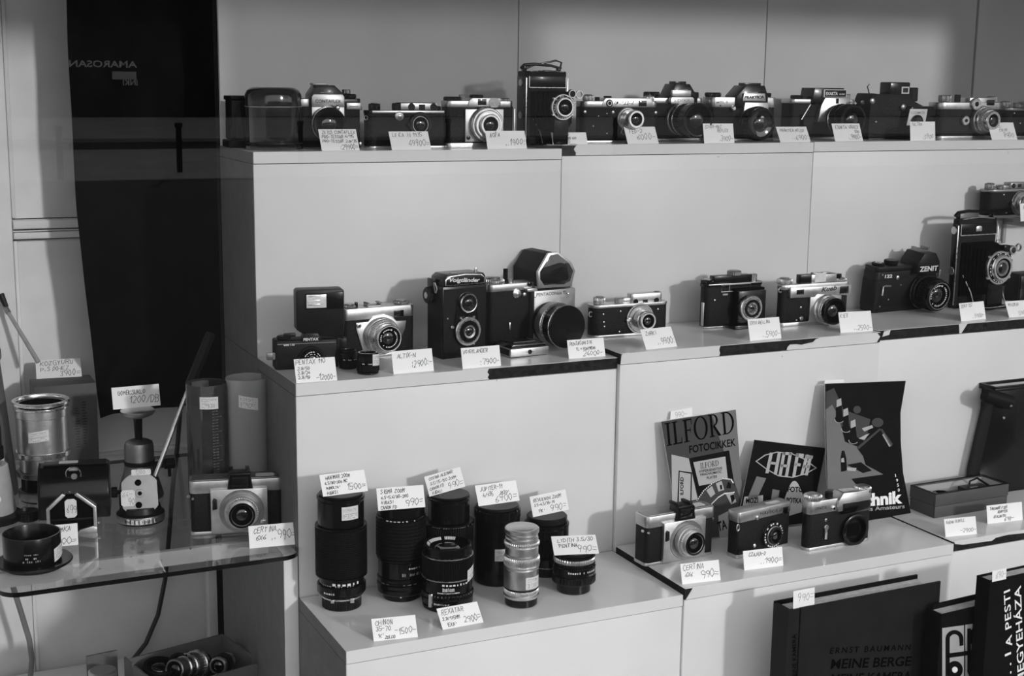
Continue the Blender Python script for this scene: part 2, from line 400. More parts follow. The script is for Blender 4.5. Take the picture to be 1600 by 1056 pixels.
# back wall of panels behind the top step, thin dark joints between
fin(struct('wall_back', 'gap_and_shade').box(.0, XE, .212, .232, -1.3, 1.2))
for i, (a, b) in enumerate(((.002, .5335), (.5355, 1.0600), (1.0622, 1.5838), (1.5900, 1.87))):
    fin(struct('wall_back', 'white_wall').box(a, b, .2036, .2116, -.004, 1.2, .0006))
fin(struct('wall_right', 'white_wall').box(XE, XE+.03, YG, .25, -1.3, 1.2))
fin(struct('wall_left', 'old_paint').box(XW-.03, XW, YG, .43, -1.3, 1.2))
fin(struct('ceiling', 'ceiling_board').box(XW-.03, XE+.03, YG-.03, .45, 1.2, 1.23))
fin(struct('floor', 'hardboard').box(XW-.03, XE+.03, YG-.03, .45, -1.33, -1.3))
# panelled door behind the left bay: flat panels between raised stiles and rails
d = fin(struct('door_1', 'old_paint').box(XW, .30, .412, .43, -1.3, 1.2))
xs = on(16, 300, 1, .405).x
def zat(px, py, y=.405): return on(px, py, 1, y).z
z1, z2 = zat(60, 341), zat(60, 374)
q = Part('door_frame', 'old_paint', d)
q.box(XW, xs, .400, .4125, -1.3, 1.2, .003).box(xs, .30, .400, .4125, z2, z1, .003)
q.done()
q = Part('moulding', 'old_paint', d)
zm = (z1+z2)/2
q.box(xs+.001, .30, .394, .4005, zm+.0015, z1-.002, .002).box(xs+.001, .30, .396, .4005, z2+.002, zm-.0045, .002)
q.box(xs+.0005, xs+.007, .4045, .4125, z1+.001, 1.2, .002).box(xs+.0005, xs+.007, .4045, .4125, -1.3, z2-.001, .002)
q.done()
q = Part('shadow_line', 'gap_and_shade', d)  # thin black strips painting the shadow lines along the mouldings
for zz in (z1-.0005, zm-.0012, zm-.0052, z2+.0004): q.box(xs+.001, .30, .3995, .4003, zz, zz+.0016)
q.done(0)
# baseboard behind the shelf and the batten below it
fin(struct('trim_1', 'old_paint').box(XW, .012, .386, .3995, ZSHELF+.003, ZSHELF+.010, .002))
fin(struct('trim_2', 'old_paint').box(on(325, 960, 1, .38).x, on(339, 960, 1, .38).x, .372, .3995, -1.3, ZSHELF-.03, .002))
fin(struct('void_shade', 'gap_and_shade').box(on(340, 960, 1, .39).x, .30, .388, .399, -1.3, -.58))  # black sheet painting the shade of the enclosed void behind the steps
# side panel of the left bay: its painted front edge stands below the glass shelf
fin(struct('wall_bay', 'hardboard').box(-.0224, -.0215, -D1+.002, .171, -1.3, ZSHELF-.0090))  # darker sheet puts the shade of the inner face into its colour
fin(struct('wall_bay', 'old_paint').box(-.0216, -.0008, -D1+.0003, .172, -1.3, ZSHELF-.0085, .0012))
fin(struct('added_fascia', 'hardboard').box(XW-.1, XE+.1, YG-.06, YG, ZW+.06, 1.25))  # unseen fascia, added to hold back high light from the upper tiers
# shop window pane and its frame
gl = fin(struct('window_1', 'window_glass').box(XW-.03, XE+.03, YG-.006, YG, -1.3, ZW), 0)
fr = Part('window_frame', 'dull_metal', gl)
fr.box(XW-.10, XE+.1, YG-.05, YG+.02, ZW, ZW+.06).box(XW-.10, XE+.1, YG-.05, YG+.02, -1.4, -1.3).box(XW-.10, XW-.03, YG-.05, YG+.02, -1.3, ZW).box(XE+.03, XE+.1, YG-.05, YG+.02, -1.3, ZW)
fr.done()
bl = struct('added_slats', 'old_paint')        # unseen slats added above the view to dim the upper-left back wall
for k in range(24): bl.box(.36, .94, YG+.02, YG+.0222, .30+k*.009, .30+k*.009+.0046)
for x in (.42, .65, .88): bl.box(x, x+.002, YG+.0195, YG+.023, .30, ZW)
fin(bl)

# ------------------------------------------------------------------ the stepped plinths
T_ = .0173
random.seed(3)
def jag(x0, x1, z0, z1, n, amp, side):
    pass
def plinth(label, x0, x1, yf, yb, zt, zb, bands, side_visible=False):
    """yf front face, zt top; bands = list of polygons (fractions of width u, of slab height v) of surviving white edge strip"""
    o = thing('display_plinth', label, 'display plinth', ((x0+x1)/2, yf, zb), 0, 'white stepped display plinths')
    g = .0006; w = x1-x0; cx = (x0+x1)/2; a, b = x0-cx+g, x1-cx-g; D = yb-yf; h = zt-zb
    Part('box', 'white_paint', o).box(a, b, .0012, D, 0, h-T_-.0012, .0008).done()
    top = Part('top_board', 'chipboard', o, 'dark chipboard board under the pale top').box(a, b, .0008, D, h-T_, h-.0009).done()
    Part('laminate', 'top_laminate', top).box(a, b, .0003, D, h-.0009, h, .0002, 1).done()
    for poly in bands: Part('edge_band', 'white_paint', top).prism([(a+u*(b-a), h-T_+v*(T_-.0007)) for u, v in poly], 0, .0009, 'y').done(0)
    if side_visible:
        q = Part('side_panel', 'hardboard', o).box(a-.0012, a, .0008, D, 0, h-T_-.0008)
        if yf < 0: q.box(a-.0012, a, D, .2036-yf, 0, h-.002)
        q.done()
        Part('side_band', 'hardboard', top).box(a-.0012, a, .0008, D, h-T_+.0002, h-.0006).done()
    return o
full = [[(0, 0), (1, 0), (1, 1), (0, 1)]]
def fu(px, py, xa, xb, y): return (on(px, py, 1, y).x-xa)/(xb-xa)
XA, XB_, XC, XD = 0., .52, 1.0317, 1.5575
yb = .2036
plinth('white display plinth of the top tier, at its left end', XA, XB_, 0, yb, 0, -H1-.001, full, True)
u = fu(898, 235, XB_, XC, 0)
plinth('white display plinth of the top tier with a chipped left corner, second from left', XB_, XC, 0, yb, ZT, -H1-.001, [[(u+.003, 0), (1, 0), (1, 1), (u+.007, 1), (u+.001, .85), (u-.004, .6), (u, .4), (u+.004, .25)]])
plinth('white display plinth of the top tier at the right edge of the photo', XC, 1.862, 0, yb, ZT+.001, -H1-.001, full)
u = fu(763, 575, XA, XB_, -D1)
plinth('white display plinth of the middle tier whose top edge is half stripped to dark board', XA, XB_, -D1, -.0005, -H1, -H2-.001,
       [[(0, 0), (u+.004, 0), (u-.002, .2), (u+.003, .45), (u-.003, .7), (u+.002, 1), (0, 1)]], True)
u1 = fu(1121, 548, XB_, XC, -D1); u2 = fu(1225, 545, XB_, XC, -D1); u3 = fu(1278, 530, XB_, XC, -D1)
plinth('white display plinth of the middle tier with two dark chips in its front edge', XB_, XC, -D1-.0077, -.0005, -H1+ZB1, -H2-.001,
       [[(0, 0), (u1-.003, 0), (u1, .3), (u1-.004, .6), (u1, 1), (.008, 1), (.003, .9)],
        [(u2, 0), (.985, 0), (.992, .3), (.999, .6), (.985, 1), (u3, 1), (u3-.02, .88), (u3-.03, .6), (u3-.06, .5), (u3-.075, .42), (u3-.095, .52), (u2+.012, .55), (u2+.003, .3)]])
c1, c2, c3, c4 = [fu(p, 500, XC, 1.862, -D1) for p in (1380, 1391, 1500, 1512)]
plinth('white display plinth of the middle tier at the right, its front edge nearly all dark', XC, 1.862, -D1, -.0005, -H1+.009, -H2-.001,
       [[(c1, .35), (c2-.001, .5), (c2+.002, 1), (c1+.004, .9)], [(c3+.001, 0), (c3+.006, 0), (c4, 1), (c3-.002, 1)]])
plinth('white display plinth of the bottom tier under the telephoto lenses', XA, XB_, -D2, -D1-.0005, -H2, -1.3, full, True)
plinth('white display plinth of the bottom tier under the books and three cameras', XB_, XC, -D2-.0037, -D1-.009, -H2+ZB2, -1.3,
       [[(.003, 0), (1, 0), (1, 1), (.026, 1)]])
e1, e2, e3 = [fu(p, 840, XC, 1.862, -D2) for p in (1493, 1550, 1562)]
plinth('white display plinth of the bottom tier at the right, with a chipped strip', XC, 1.862, -D2, -D1-.0005, -H2+.013, -1.3,
       [[(e1, .75), (e1+.02, .55), (e2, .45), (e2+.01, .7), (e3+.02, .8), (e3+.06, .7), (.5, .5), (1, .4), (1, 1), (.003, 1)]])
# low kerb in front of the bottom tier on which the books stand
fin(struct('trim_3', 'white_paint').box(0.003, 1.862, -.70, -D2-.006, -1.3, -.945, .001))
# ------------------------------------------------------------------ leaning printed things (books, leaflets): flat covers in their own tilted plane
class Leaf:
    def __init__(s, name, label, cat, base, yaw, lean, group=None):
        s.o = thing(name, label, cat, base, 0, group); s.P = Vector(base); y, l = R_(yaw), R_(lean)
        s.X = Vector((math.cos(y), math.sin(y), 0)); back = Vector((-math.sin(y), math.cos(y), 0))
        s.Y = Vector((0, 0, 1))*math.cos(l)+back*math.sin(l); s.N = s.X.cross(s.Y)
    def at(s, px, py):
        d = ray(px, py); t = (s.P-CAM_LOC).dot(s.N)/d.dot(s.N); q = CAM_LOC+t*d-s.P
        return Vector((q.dot(s.X), q.dot(s.Y)))
    def w(s, u, v, d=0): return s.X*u+s.Y*v+s.N*d
    def slab(s, name, m, uv, d0, d1, parent=None, label=None):
        p = Part(name, m, parent or s.o, label); n = len(uv)
        V = [s.w(u, v, d1) for u, v in uv]+[s.w(u, v, d0) for u, v in uv]
        t = bmesh.new(); vv = [t.verts.new(v) for v in V]
        t.faces.new(vv[:n]); t.faces.new(vv[n:][::-1])
        for i in range(n): t.faces.new((vv[i], vv[(i+1) % n], vv[n+(i+1) % n], vv[n+i]))
        bmesh.ops.recalc_face_normals(t, faces=t.faces); bmesh.ops.triangulate(t, faces=[f for f in t.faces if len(f.verts) > 4]); p._merge(t); return p.done(0)
    def art(s, name, m, polys, parent, d=.0004):
        p = Part(name, m, parent)
        for poly in polys:
            t = bmesh.new(); vv = [t.verts.new(s.w(*(s.at(*q) if not isinstance(q, Vector) else q), d)) for q in poly]
            f = t.faces.new(vv); f.normal_update()
            if f.normal.dot(s.N) < 0: f.normal_flip()
            bmesh.ops.triangulate(t, faces=t.faces[:]); p._merge(t)
        return p.done(0)
    def text(s, parent, st, m, A, B, hpx, d=.0005, bold=0., spacing=1., shear=0., name='lettering'):
        a, b = s.at(*A), s.at(*B); x = (b-a).normalized(); y = Vector((-x.y, x.x)); k = (a-s.at(A[0], A[1]-10)).length/10
        return text(parent, st, m, s.w(a.x, a.y, d), hpx*k*1.38, s.w(x.x, x.y), s.w(y.x, y.y), bold=bold, width=(b-a).length, spacing=spacing, shear=shear, name=name)
def arc(cx, cy, r, a0, a1, n=14, k=1.): return [(cx+r*math.cos(R_(a0+(a1-a0)*i/n)), cy-k*r*math.sin(R_(a0+(a1-a0)*i/n))) for i in range(n+1)]
def band(cx, cy, r0, r1, a0, a1, n=14, k=1.): return arc(cx, cy, r1, a0, a1, n, k)+arc(cx, cy, r0, a1, a0, n, k)
def vlens(it, segs, glass=None, x=0, y=0, name=None, par=None, marks=None, M=None):
    """a lens standing upright: segs (radius, z0, z1, material, ribs, part name)"""
    root = par or it.r
    for i, sg in enumerate(segs):
        r, z0, z1, m = sg[:4]; ribs = sg[4] if len(sg) > 4 else 0; nm = sg[5] if len(sg) > 5 else 'barrel'
        c = min(.08*r, .3*abs(z1-z0), 1.5); p = Part(nm, m, root)
        if i == len(segs)-1 and glass:
            gr, rec = glass
            p.lathe([(0, z0), (r-c, z0), (r, z0+c), (r, z1-c), (r-c, z1), (gr*1.03, z1), (gr, z1-.6), (gr*.97, z1-rec), (0, z1-rec)], (x, y, 0), 'z', 56)
        else: p.lathe([(0, z0), (r-c, z0), (r, z0+c), (r, z1-c), (r-c, z1), (0, z1)], (x, y, 0), 'z', 56, ribs, .035)
        o = p.done()
    if glass:
        z = segs[-1][2]-rec; g2 = gr*.66
        Part('inner_cone', 'black_matte', o).lathe([(gr*.96, z+rec*.7), (g2, z+.3), (0, z+.25)], (x, y, 0), 'z', 40).done()
        Part('front_element', 'lens_glass', o).lathe([(g2*math.cos(R_(15*k)), z+.3+g2*.3*math.sin(R_(15*k))) for k in range(6)]+[(0, z+.3+g2*.3)], (x, y, 0), 'z', 40).done(60)
    return o
def cylmark(par, m, r, z, h, a0, a1, n, y=0, x=0, name='scale_marks', seed=1, fill=.7, ax='z'):
    """little engraved characters around a barrel (angle 0 = towards the viewer side -y)"""
    p = Part(name, m, par); rnd = random.Random(seed)
    for i in range(n):
        if rnd.random() > fill: continue
        a = R_(a0+(a1-a0)*(i+.5)/n); w = R_((a1-a0)/n)*rnd.uniform(.3, .75); hh = h*rnd.uniform(.7, 1)
        V = [(x+r*math.sin(a+t*w/2), y-r*math.cos(a+t*w/2), z+zz) for t, zz in ((-1, 0), (1, 0), (1, hh), (-1, hh))]
        p.quads(V, [(0, 1, 2, 3)])
    return p.done(0)
def cylsticker(par, r, a0, a1, z0, z1, lines=None, x=0, y=0, skew=0., name='price_sticker', m='sticker', n=8, seed=0):
    """paper price sticker stuck round a barrel"""
    p = Part(name, m, par); V = []; F = []
    for i in range(n+1):
        a = R_(a0+(a1-a0)*i/n); k = skew*(i/n-.5)
        V += [(x+r*math.sin(a), y-r*math.cos(a), z0+k), (x+r*math.sin(a), y-r*math.cos(a), z1+k)]
    for i in range(n): F.append((2*i, 2*i+2, 2*i+3, 2*i+1))
    o = p.quads(V, F).done(0)
    q = Part('handwriting', 'ink', o); rnd = random.Random(seed+7)
    H = z1-z0
    for row, (v0, v1) in enumerate(((.62, .84), (.12, .46))):
        t = .12
        while t < .84:
            w = rnd.uniform(.03, .07); a = R_(a0+(a1-a0)*t); b = R_(a0+(a1-a0)*(t+w)); rr = r*1.004; k = skew*(t-.5)
            zA, zB = z0+H*v0+k, z0+H*v1+k; l = .12*(zB-zA)
            for za, zb in rnd.choice((((zA, zA+l), (zB-l, zB)), ((zA, zB),), ((zB-l, zB), ((zA+zB)/2, (zA+zB)/2+l)))):
                q.quads([(x+rr*math.sin(g), y-rr*math.cos(g), zz) for g, zz in ((a, za), (b, za), (b, zb), (a, zb))] if (zb-za) < .6*(zB-zA) else [(x+rr*math.sin(g), y-rr*math.cos(g), zz) for g, zz in ((a, za), (a+(b-a)*.35, za), (a+(b-a)*.35, zb), (a, zb))], [(0, 1, 2, 3)])
            t += w*1.7
    q.done(0); return o
def flat_sticker(par, O, X, Y, w, h, lines=(), seed=0, name='price_sticker', m='sticker', cut=.12):
    X, Y = Vector(X).normalized(), Vector(Y).normalized(); N = X.cross(Y); O = Vector(O); e = N*(.01*w)
    p = Part(name, m, par); c = cut*h
    P = [(c, 0), (w-c, 0), (w, c), (w, h-c), (w-c, h), (c, h), (0, h-c), (0, c)]
    o = p.quads([O+e+X*a+Y*b for a, b in P], [tuple(range(8))]).done(0)
    if lines: pen(o, lines, X, Y, O+e*1.6, w, h, 'ink', seed)
    return o

# ------------------------------------------------------------------ left bay: cloth, glass shelf and what stands on it
left = [(104, -12), (106, 60), (113, 200), (120, 330), (128, 400), (140, 500), (150, 590), (158, 655)]
bot = [(158, 655), (173, 649), (193, 643), (239, 637), (280, 635), (352, 645)]
def lerp_tab(tab, v, k):
    for a, b in zip(tab, tab[1:]):
        if a[k] <= v <= b[k]: t = (v-a[k])/(b[k]-a[k]); return a[1-k]+t*(b[1-k]-a[1-k])
    return tab[-1][1-k] if v > tab[-1][k] else tab[0][1-k]
cl = Part('hanging_cloth', 'cloth'); V = []; F = []; NU, NV = 26, 44; YC = .300
xr = .045; ztop = .55
for j in range(NV+1):
    for i in range(NU+1):
        u, v = i/NU, j/NV; ppx = 158+(352-158)*u; pyb = lerp_tab(bot, ppx, 0); zb = on(ppx, pyb, 1, YC).z
        z = ztop+(zb-ztop)*v
        pyl = proj((-.2, YC, z))[1]; xl = on(lerp_tab(left, pyl, 1), pyl, 1, YC).x
        x = xl+(xr-xl)*u
        y = YC+.006*math.sin(u*9+v*2)+.004*math.sin(u*21+1+v*5)*v+.0025*math.sin(v*34+u*3)+.003*math.sin(v*9+u*5)
        V.append((x, y, z))
for j in range(NV):
    for i in range(NU): a = j*(NU+1)+i; F.append((a, a+NU+1, a+NU+2, a+1))
t = bmesh.new(); vv = [t.verts.new(v) for v in V]
for f in F: t.faces.new([vv[i] for i in f])
g_ = bmesh.ops.extrude_face_region(t, geom=t.faces[:]); bmesh.ops.translate(t, verts=[v for v in g_['geom'] if isinstance(v, bmesh.types.BMVert)], vec=(0, .0015, 0))
bmesh.ops.recalc_face_normals(t, faces=t.faces); cl._merge(t)
tag(cl.done(60), 'black cloth hanging down the back of the left bay beside the plinths', 'curtain')

gs = thing('glass_shelf', 'clear glass shelf with rounded front corners carrying the left bay things', 'shelf', (-.2, .07, ZSHELF-.0075))
SX0, SX1, SYF, SYB = -.408, -.0018, -.232, .368
pts = rrect(SX0+.2, SX1+.2, SYF-.07, SYB-.07, .028, 8)
Part('pane', 'shelf_glass', gs).prism(pts, .0002, .0075, 'z').done(0)
e = Part('polished_edge', 'black_paint', gs); n = len(pts)
e.quads([(x*1.0015, y*1.0015, z) for z in (.0006, .0070) for x, y in pts], [(i, (i+1) % n, n+(i+1) % n, n+i) for i in range(n)]).done(60)
rl = thing('support_rail', 'white painted rail with chipped edge carrying the glass shelf', 'rail', (-.22, on(330, 851, 2, ZSHELF-.0078).y, ZSHELF-.030))
Part('rail', 'old_paint', rl).box(-.225, .197, -.006, .006, 0, .0222, .0012).done()
rnd = random.Random(5)
for i in range(14):
    x = rnd.uniform(-.1, .19); w = rnd.uniform(.0006, .003); zz = rnd.choice((.0215, .021, .002, .010)); Part('paint_chip', 'chipboard', rl).box(x, x+w, -.0063, -.0055, zz, zz+rnd.uniform(.0004, .0012)).done(0)

# cables
cb = [on(px, py, 1, .379) for px, py in ((283, 600), (281, 650), (278, 690), (270, 760), (264, 840), (258, 905), (247, 960), (228, 1005), (205, 1034), (180, 1050))]
tag(Part('cable', 'cable').tube(cb, .0042, 10).done(), 'thin black cable hanging behind the glass shelf down to the cardboard box', 'cable')
cb = [on(px, py, 1, .33) for px, py in ((12, 880), (20, 915), (34, 960), (46, 1000), (50, 1030), (46, 1075))]
tag(Part('cable', 'grey_cable').tube(cb, [.0048]*6, 10).done(), 'thick grey cable hanging below the glass shelf at the left edge', 'cable')

# grey carton at the back with the card on it
it = It('carton', 'tall grey carton standing on the glass shelf behind the steel rings', 'box', (61, 742), z=ZSHELF, y=.275, yaw=0)
x0, x1, zt = it.X(61), it.X(158), it.Z(157, 597)
Part('carton_body', 'card_grey', it.r).box(x0, x1, 0, 62, 0, zt, .5).done()
pw = Part('faded_lettering', 'card_dark', it.r)
for k in range(16): pw.box(x1-34+random.random()*3, x1-29+random.random()*3, -.05, 0, zt-98+k*4, zt-96.5+k*4).box(x1-22, x1-18+random.random()*3, -.05, 0, zt-94+k*4.3, zt-92+k*4.3)
pw.done(0)
ZC = it.top(zt)
card(((55, 563), (126, 560), (128, 588), (57, 592)), ZC, [('KOZGYURU', .1, .68, .2), ('P.SIXHEZ', .1, .38, .19), ('3900=', .52, .08, .27)], 'white price card reading 3900 standing on the tall grey carton', 1, leg=False)

# stack of steel extension rings
it = It('extension_tube', 'shiny steel extension rings stacked as a wide open cylinder', 'extension tube', (71, 778), z=ZSHELF, yaw=0)
def ring(name, m, r, z0, z1, thick=3, ribs=0, par=None):
    c = .8; o = Part(name, m, par or it.r).lathe([(r-thick, z0), (r-c, z0), (r, z0+c), (r, z1-c), (r-c, z1), (r-thick+.6, z1), (r-thick, z1-1), (r-thick, z0)], (0, 0, 0), 'z', 64, ribs, .03).done(); return o
H = 156
ring('barrel', 'aluminium', 36.5, 76, 140, 3); ring('rim', 'chrome', 40, 140, 144, 5); ring('rim', 'chrome', 41.5, 147, 152, 6); ring('collar', 'aluminium', 37.5, 128, 141, 3)
ring('flange', 'chrome', 39.5, 68, 76, 5); ring('barrel', 'aluminium', 34, 46, 68, 3); ring('flange', 'dull_metal', 38.5, 38, 46, 5); ring('barrel', 'black_paint', 33, 16, 38, 3); ring('base_ring', 'dull_metal', 38, 4, 16, 5); ring('base_ring', 'black_paint', 35, 0, 4, 5)
Part('inner_wall', 'black_matte', it.r).lathe([(33.3, 60), (33.3, 146)], (0, 0, 0), 'z', 48).done()
cylsticker(it.r, 36.9, -38, 8, 96, 112, skew=4)
# tall speckled tube and small black lens at the very left
it = It('tapered_tube', 'tall speckled grey tube with collar, cut by the left edge of the photo', 'tube', (-21, 771), z=ZSHELF, yaw=0)
zt = 771-548
Part('tube', 'speckle', it.r).lathe([(0, 0), (46, 0), (46, 4), (29, zt-16), (0, zt-16)], (0, 0, 0), 'z', 48).done()
Part('collar', 'dull_metal', it.r).lathe([(24, zt-18), (31, zt-18), (32, zt-14), (31.5, zt-3), (29, zt), (24, zt), (22, zt-3), (0, zt-3)], (0, 0, 0), 'z', 48).done()
it = It('loupe', 'pale grey cone shaped loupe on a black foot at the left edge', 'loupe', (-14, 812), z=ZSHELF, yaw=0)
Part('foot', 'black_plastic', it.r).lathe([(0, 0), (44, 0), (45, 3), (45, 9), (38, 13), (0, 13)], n=48).done()
Part('cone', 'grey_plate', it.r).lathe([(36, 13), (37, 15), (28, 84), (26, 86), (20, 86), (19, 80), (0, 80)], n=48).done()
Part('eye_lens', 'lens_glass', it.r).lathe([(19, 81), (10, 83), (0, 83.5)], n=32).done()
stud(it.r, 'white_mark', 'white_mark', 8, -33, 40, 5.5, 1)
it = It('knob', 'small round black knob lying beside the loupe', 'knob', (44, 812), z=ZSHELF, yaw=0)
Part('knob', 'black_plastic', it.r).cyl(17, 0, 15, n=40, ribs=24, depth=.03).done(); Part('screw', 'dull_metal', it.r).cyl(3.5, 15, 21, (-4, -2, 0)).done()
it = It('lens', 'small dark lens standing at the left edge behind the loupe', 'lens', (-16, 792), z=ZSHELF, y=.158, yaw=0)
vlens(it, [(22, 0, 60, 'black_paint'), (24, 60, 96, 'black_rubber', 30), (22, 96, 128, 'black_paint')], (18, 8)); cylsticker(it.r, 24.4, 20, 80, 62, 78)
# tongs leaning on the door
a, b = on(60, 566, 1, .33), on(2, 470, 1, .388)
rod = thing('tongs', 'pale wooden tongs leaning against the door behind the carton', 'tongs', a)
Part('rod', 'wood_rod', rod).tube([(0, 0, 0), (b-a)*.93], [.0040, .0032], 12).done()
Part('clip', 'dull_metal', rod).tube([(b-a)*.80, (b-a)*.9], .0046, 12).done()
Part('jaw', 'black_plastic', rod).tube([(b-a)*.9+Vector((.002, -.002, 0)), (b-a)*1.07+Vector((.003, -.003, .004))], [.004, .006], 10).done()
a2 = (b-a)
# black leather finder case with a bright frame
it = It('leather_case', 'black leather prism finder with bright metal front frame on the glass shelf', 'viewfinder', (73, 836), (152, 831), z=ZSHELF)
L, Rr = it.X(62), it.X(174)
w = Rr-L; cx = it.X(112); fx0, fx1 = it.X(74), it.X(153)
prof = [(14, 18), (10, 48), (14, 66), (24, 82), (40, 94), (62, 96), (74, 84), (76, 20)]
Part('shell', 'black_paint', it.r).prism(prof, L, Rr, 'x', 2.5, 3).done()
Part('end_panel', 'leather', it.r).prism([(p[0], p[1]) for p in prof], L-1.2, L+.3, 'x', .6).done()
Part('flap_seam', 'leather', it.r).box(L+6, Rr-4, 38, 62, 95.2, 97.2, .8).done()
Part('throat', 'black_matte', it.r).prism([(fx0+3, 0), (fx0+3, 38), (cx-8, 58), (cx+8, 58), (fx1-3, 38), (fx1-3, 0)], 2.5, 16, 'y').done()
f = Part('frame', 'satin', it.r)
f.prism([(fx0, 6), (fx0+5, 6), (fx0+5, 38), (cx-6, 60), (cx-11, 63), (fx0, 40)], -1, 16, 'y', .8)
f.prism([(fx1, 0), (fx1-5, 0), (fx1-5, 38), (cx+6, 60), (cx+11, 63), (fx1, 40)][::-1], -1, 16, 'y', .8)
f.prism([(cx+8, 0), (fx1, 0), (fx1, 7), (fx1-6, 10), (cx+12, 5)], -1.2, 5, 'y', .5)
f.done()
Part('ledge', 'leather', it.r).box(fx0+6, fx1-6, 1.5, 5, 20, 23, .5).done()
Part('foot', 'black_plastic', it.r).box(cx+6, fx1-8, 4, 30, -.0, 4, .8).done()
stud(it.r, 'rivet', 'chrome', cx, 12, 61, 2.2, 3); stud(it.r, 'screw', 'chrome', fx1+2, 10, 12, 2.4, 3)
rg = Part('ring', 'chrome', it.r); rx, rz = cx+5, 84
rg.tube([(rx+11*math.cos(R_(a)), 22+(-10*math.sin(R_(a)))*.6, rz+2+12*math.sin(R_(a))) for a in range(0, 360, 20)], 1.1, 8, True).done()
Part('ring_mount', 'satin', it.r).box(rx-7, rx+7, 24, 34, rz+6, rz+10, 1).cyl(4.5, 0, 5, (rx+1, 26, rz-2), '-y').done()
flat_sticker(it.r, (cx-17, 42, 97.4), (1, 0, 0), (0, 1, 0), 28, 16)
flat_sticker(it.r, (cx-8, 2, 24), (1, 0, .03), (0, 0, 1), 17, 29, [("699", .15, .25, .4)], 3)
stud(it.r, 'side_stud', 'dull_metal', L+2, 20, 44, 5, 4)
card(((44, 824), (119.5, 817), (122.5, 851), (47, 858)), ZSHELF, [('TIMKA', .5, .66, .2), ('900=', .55, .08, .3)], 'white price card ending in 900, half hidden behind the black flanged ring', 2)
# black ring with flange
it = It('lens_hood', 'black ring with wide flange standing at the front left of the glass shelf', 'lens hood', (54, 884), z=ZSHELF, yaw=0)
Part('flange', 'black_paint', it.r).lathe([(38, 4), (54, 7), (55.5, 9), (54, 11), (40, 10), (38, 10)], n=64).done()
Part('base_ring', 'black_plastic', it.r).lathe([(36, 0), (42, 0), (43, 3), (40, 5), (36, 5)], n=64).done()
Part('wall', 'black_paint', it.r).lathe([(39, 4), (41, 8), (41.5, 52), (41, 53), (39.5, 53), (38.5, 51), (38, 4)], (-2, 0, 0), n=64).done()
Part('inner_face', 'black_matte', it.r).lathe([(38.2, 6), (38.6, 50)], (-2, 0, 0), n=48).done()
Part('bottom', 'black_matte', it.r).lathe([(38, 5), (0, 5)], n=40).done()
cylmark(it.r, 'grey_mark', 41.9, 30, 2, -22, 6, 8, x=-2, name='lettering'); cylmark(it.r, 'white_mark', 41.9, 24, 3, -20, 8, 9, x=-2, seed=4, name='lettering'); cylmark(it.r, 'grey_mark', 41.9, 19, 3.4, -26, 14, 10, x=-2, seed=8, name='lettering')
cylsticker(it.r, 42.2, 40, 88, 16, 36, x=-2, skew=6)
# ball head behind
it = It('ball_head', 'bell shaped grey ball head with black neck and round plate', 'ball head', (220, 775), z=ZSHELF, yaw=0)
Part('bell', 'dull_metal', it.r).lathe([(0, 0), (33, 0), (34, 3), (29, 22), (23, 40), (21.5, 46), (21.5, 78), (20, 84), (15, 87), (8, 88.5), (0, 89)], n=48).done()
Part('bell_collar', 'black_plastic', it.r).lathe([(22.1, 50), (22.6, 52), (22.6, 55), (22.1, 57)], n=48).done()
Part('neck', 'black_paint', it.r).lathe([(0, 88), (5.5, 88), (6.5, 122), (0, 122)], n=28).done()
Part('plate', 'satin', it.r).lathe([(0, 122), (12, 122), (23, 127), (25, 130), (25, 133), (22, 135), (0, 135)], n=48).done()
sc = Part('lock_screw', 'black_plastic', it.r).cyl(5.5, 22, 52, (0, 0, 46), 'x', 24); sc.cyl(8, 36, 52, (0, 0, 46), 'x', 28, None, 12, .08).cyl(2.6, -20, -8, (44, 0, 46), 'z').done()
ZBH = it.top(135)
card(((174, 606), (247, 600), (251, 633), (177, 640)), ZBH, [('GOMBCSUKLO', .12, .62, .16), ('1200/db', .36, .2, .32)], 'white price card reading 1200 propped on the ball head plate', 3, leg=False)
# pan head with handle
it = It('pan_head', 'silver plated tripod pan head with scale ring and long black handle', 'tripod head', (220, 812), z=ZSHELF, yaw=-10)
Part('base', 'black_plastic', it.r).lathe([(0, 0), (34, 0), (35, 2), (35, 13), (31, 16), (29, 24), (0, 24)], n=56).done()
b = Part('scale_ring', 'dull_metal', it.r).lathe([(35.15, 2.5), (35.3, 3), (35.3, 12), (35.15, 12.5)], n=64).done(); cylmark(b, 'white_mark', 35.45, 3.5, 8, -36, 40, 7, name='number_fields', fill=1); cylmark(b, 'ink', 35.6, 5, 5, -40, 42, 18, name='numerals', fill=.8)
Part('post', 'black_plastic', it.r).box(-24, 24, 0, 26, 16, 52, 3).box(-30, -22, 2, 18, 12, 40, 2).done()
Mx = Matrix.Translation((0, -13, 44)) @ Matrix.Rotation(R_(-14), 4, 'X')
pl = []
for a in range(-58, 59, 8): pl.append((31*math.sin(R_(a))*1.0, 31*math.cos(R_(a))+1))
for a in range(122, 239, 8): pl.append((31*math.sin(R_(a)), 31*math.cos(R_(a))-1))
pl = [(max(-29, min(29, x)), z) for x, z in pl]
p = Part('plate', 'grey_plate', it.r).prism(pl, -3, 3, 'y', 1, M=Mx).done()
for z, r in ((17, 4.8), (-16, 4.8)): Part('hole', 'black_matte', p).cyl(r, 0, .4, (-2, -3.1, z), '-y', M=Mx).done()
Part('screw_hole', 'dull_metal', p).lathe([(6.5, 0), (6, .9), (4, 1.0), (3.6, .4), (0, .3)], (0, -3, 1), '-y', 32, M=Mx).done(); Part('screw_core', 'black_matte', p).cyl(3, 0, .7, (0, -3.05, 1), '-y', M=Mx).done()
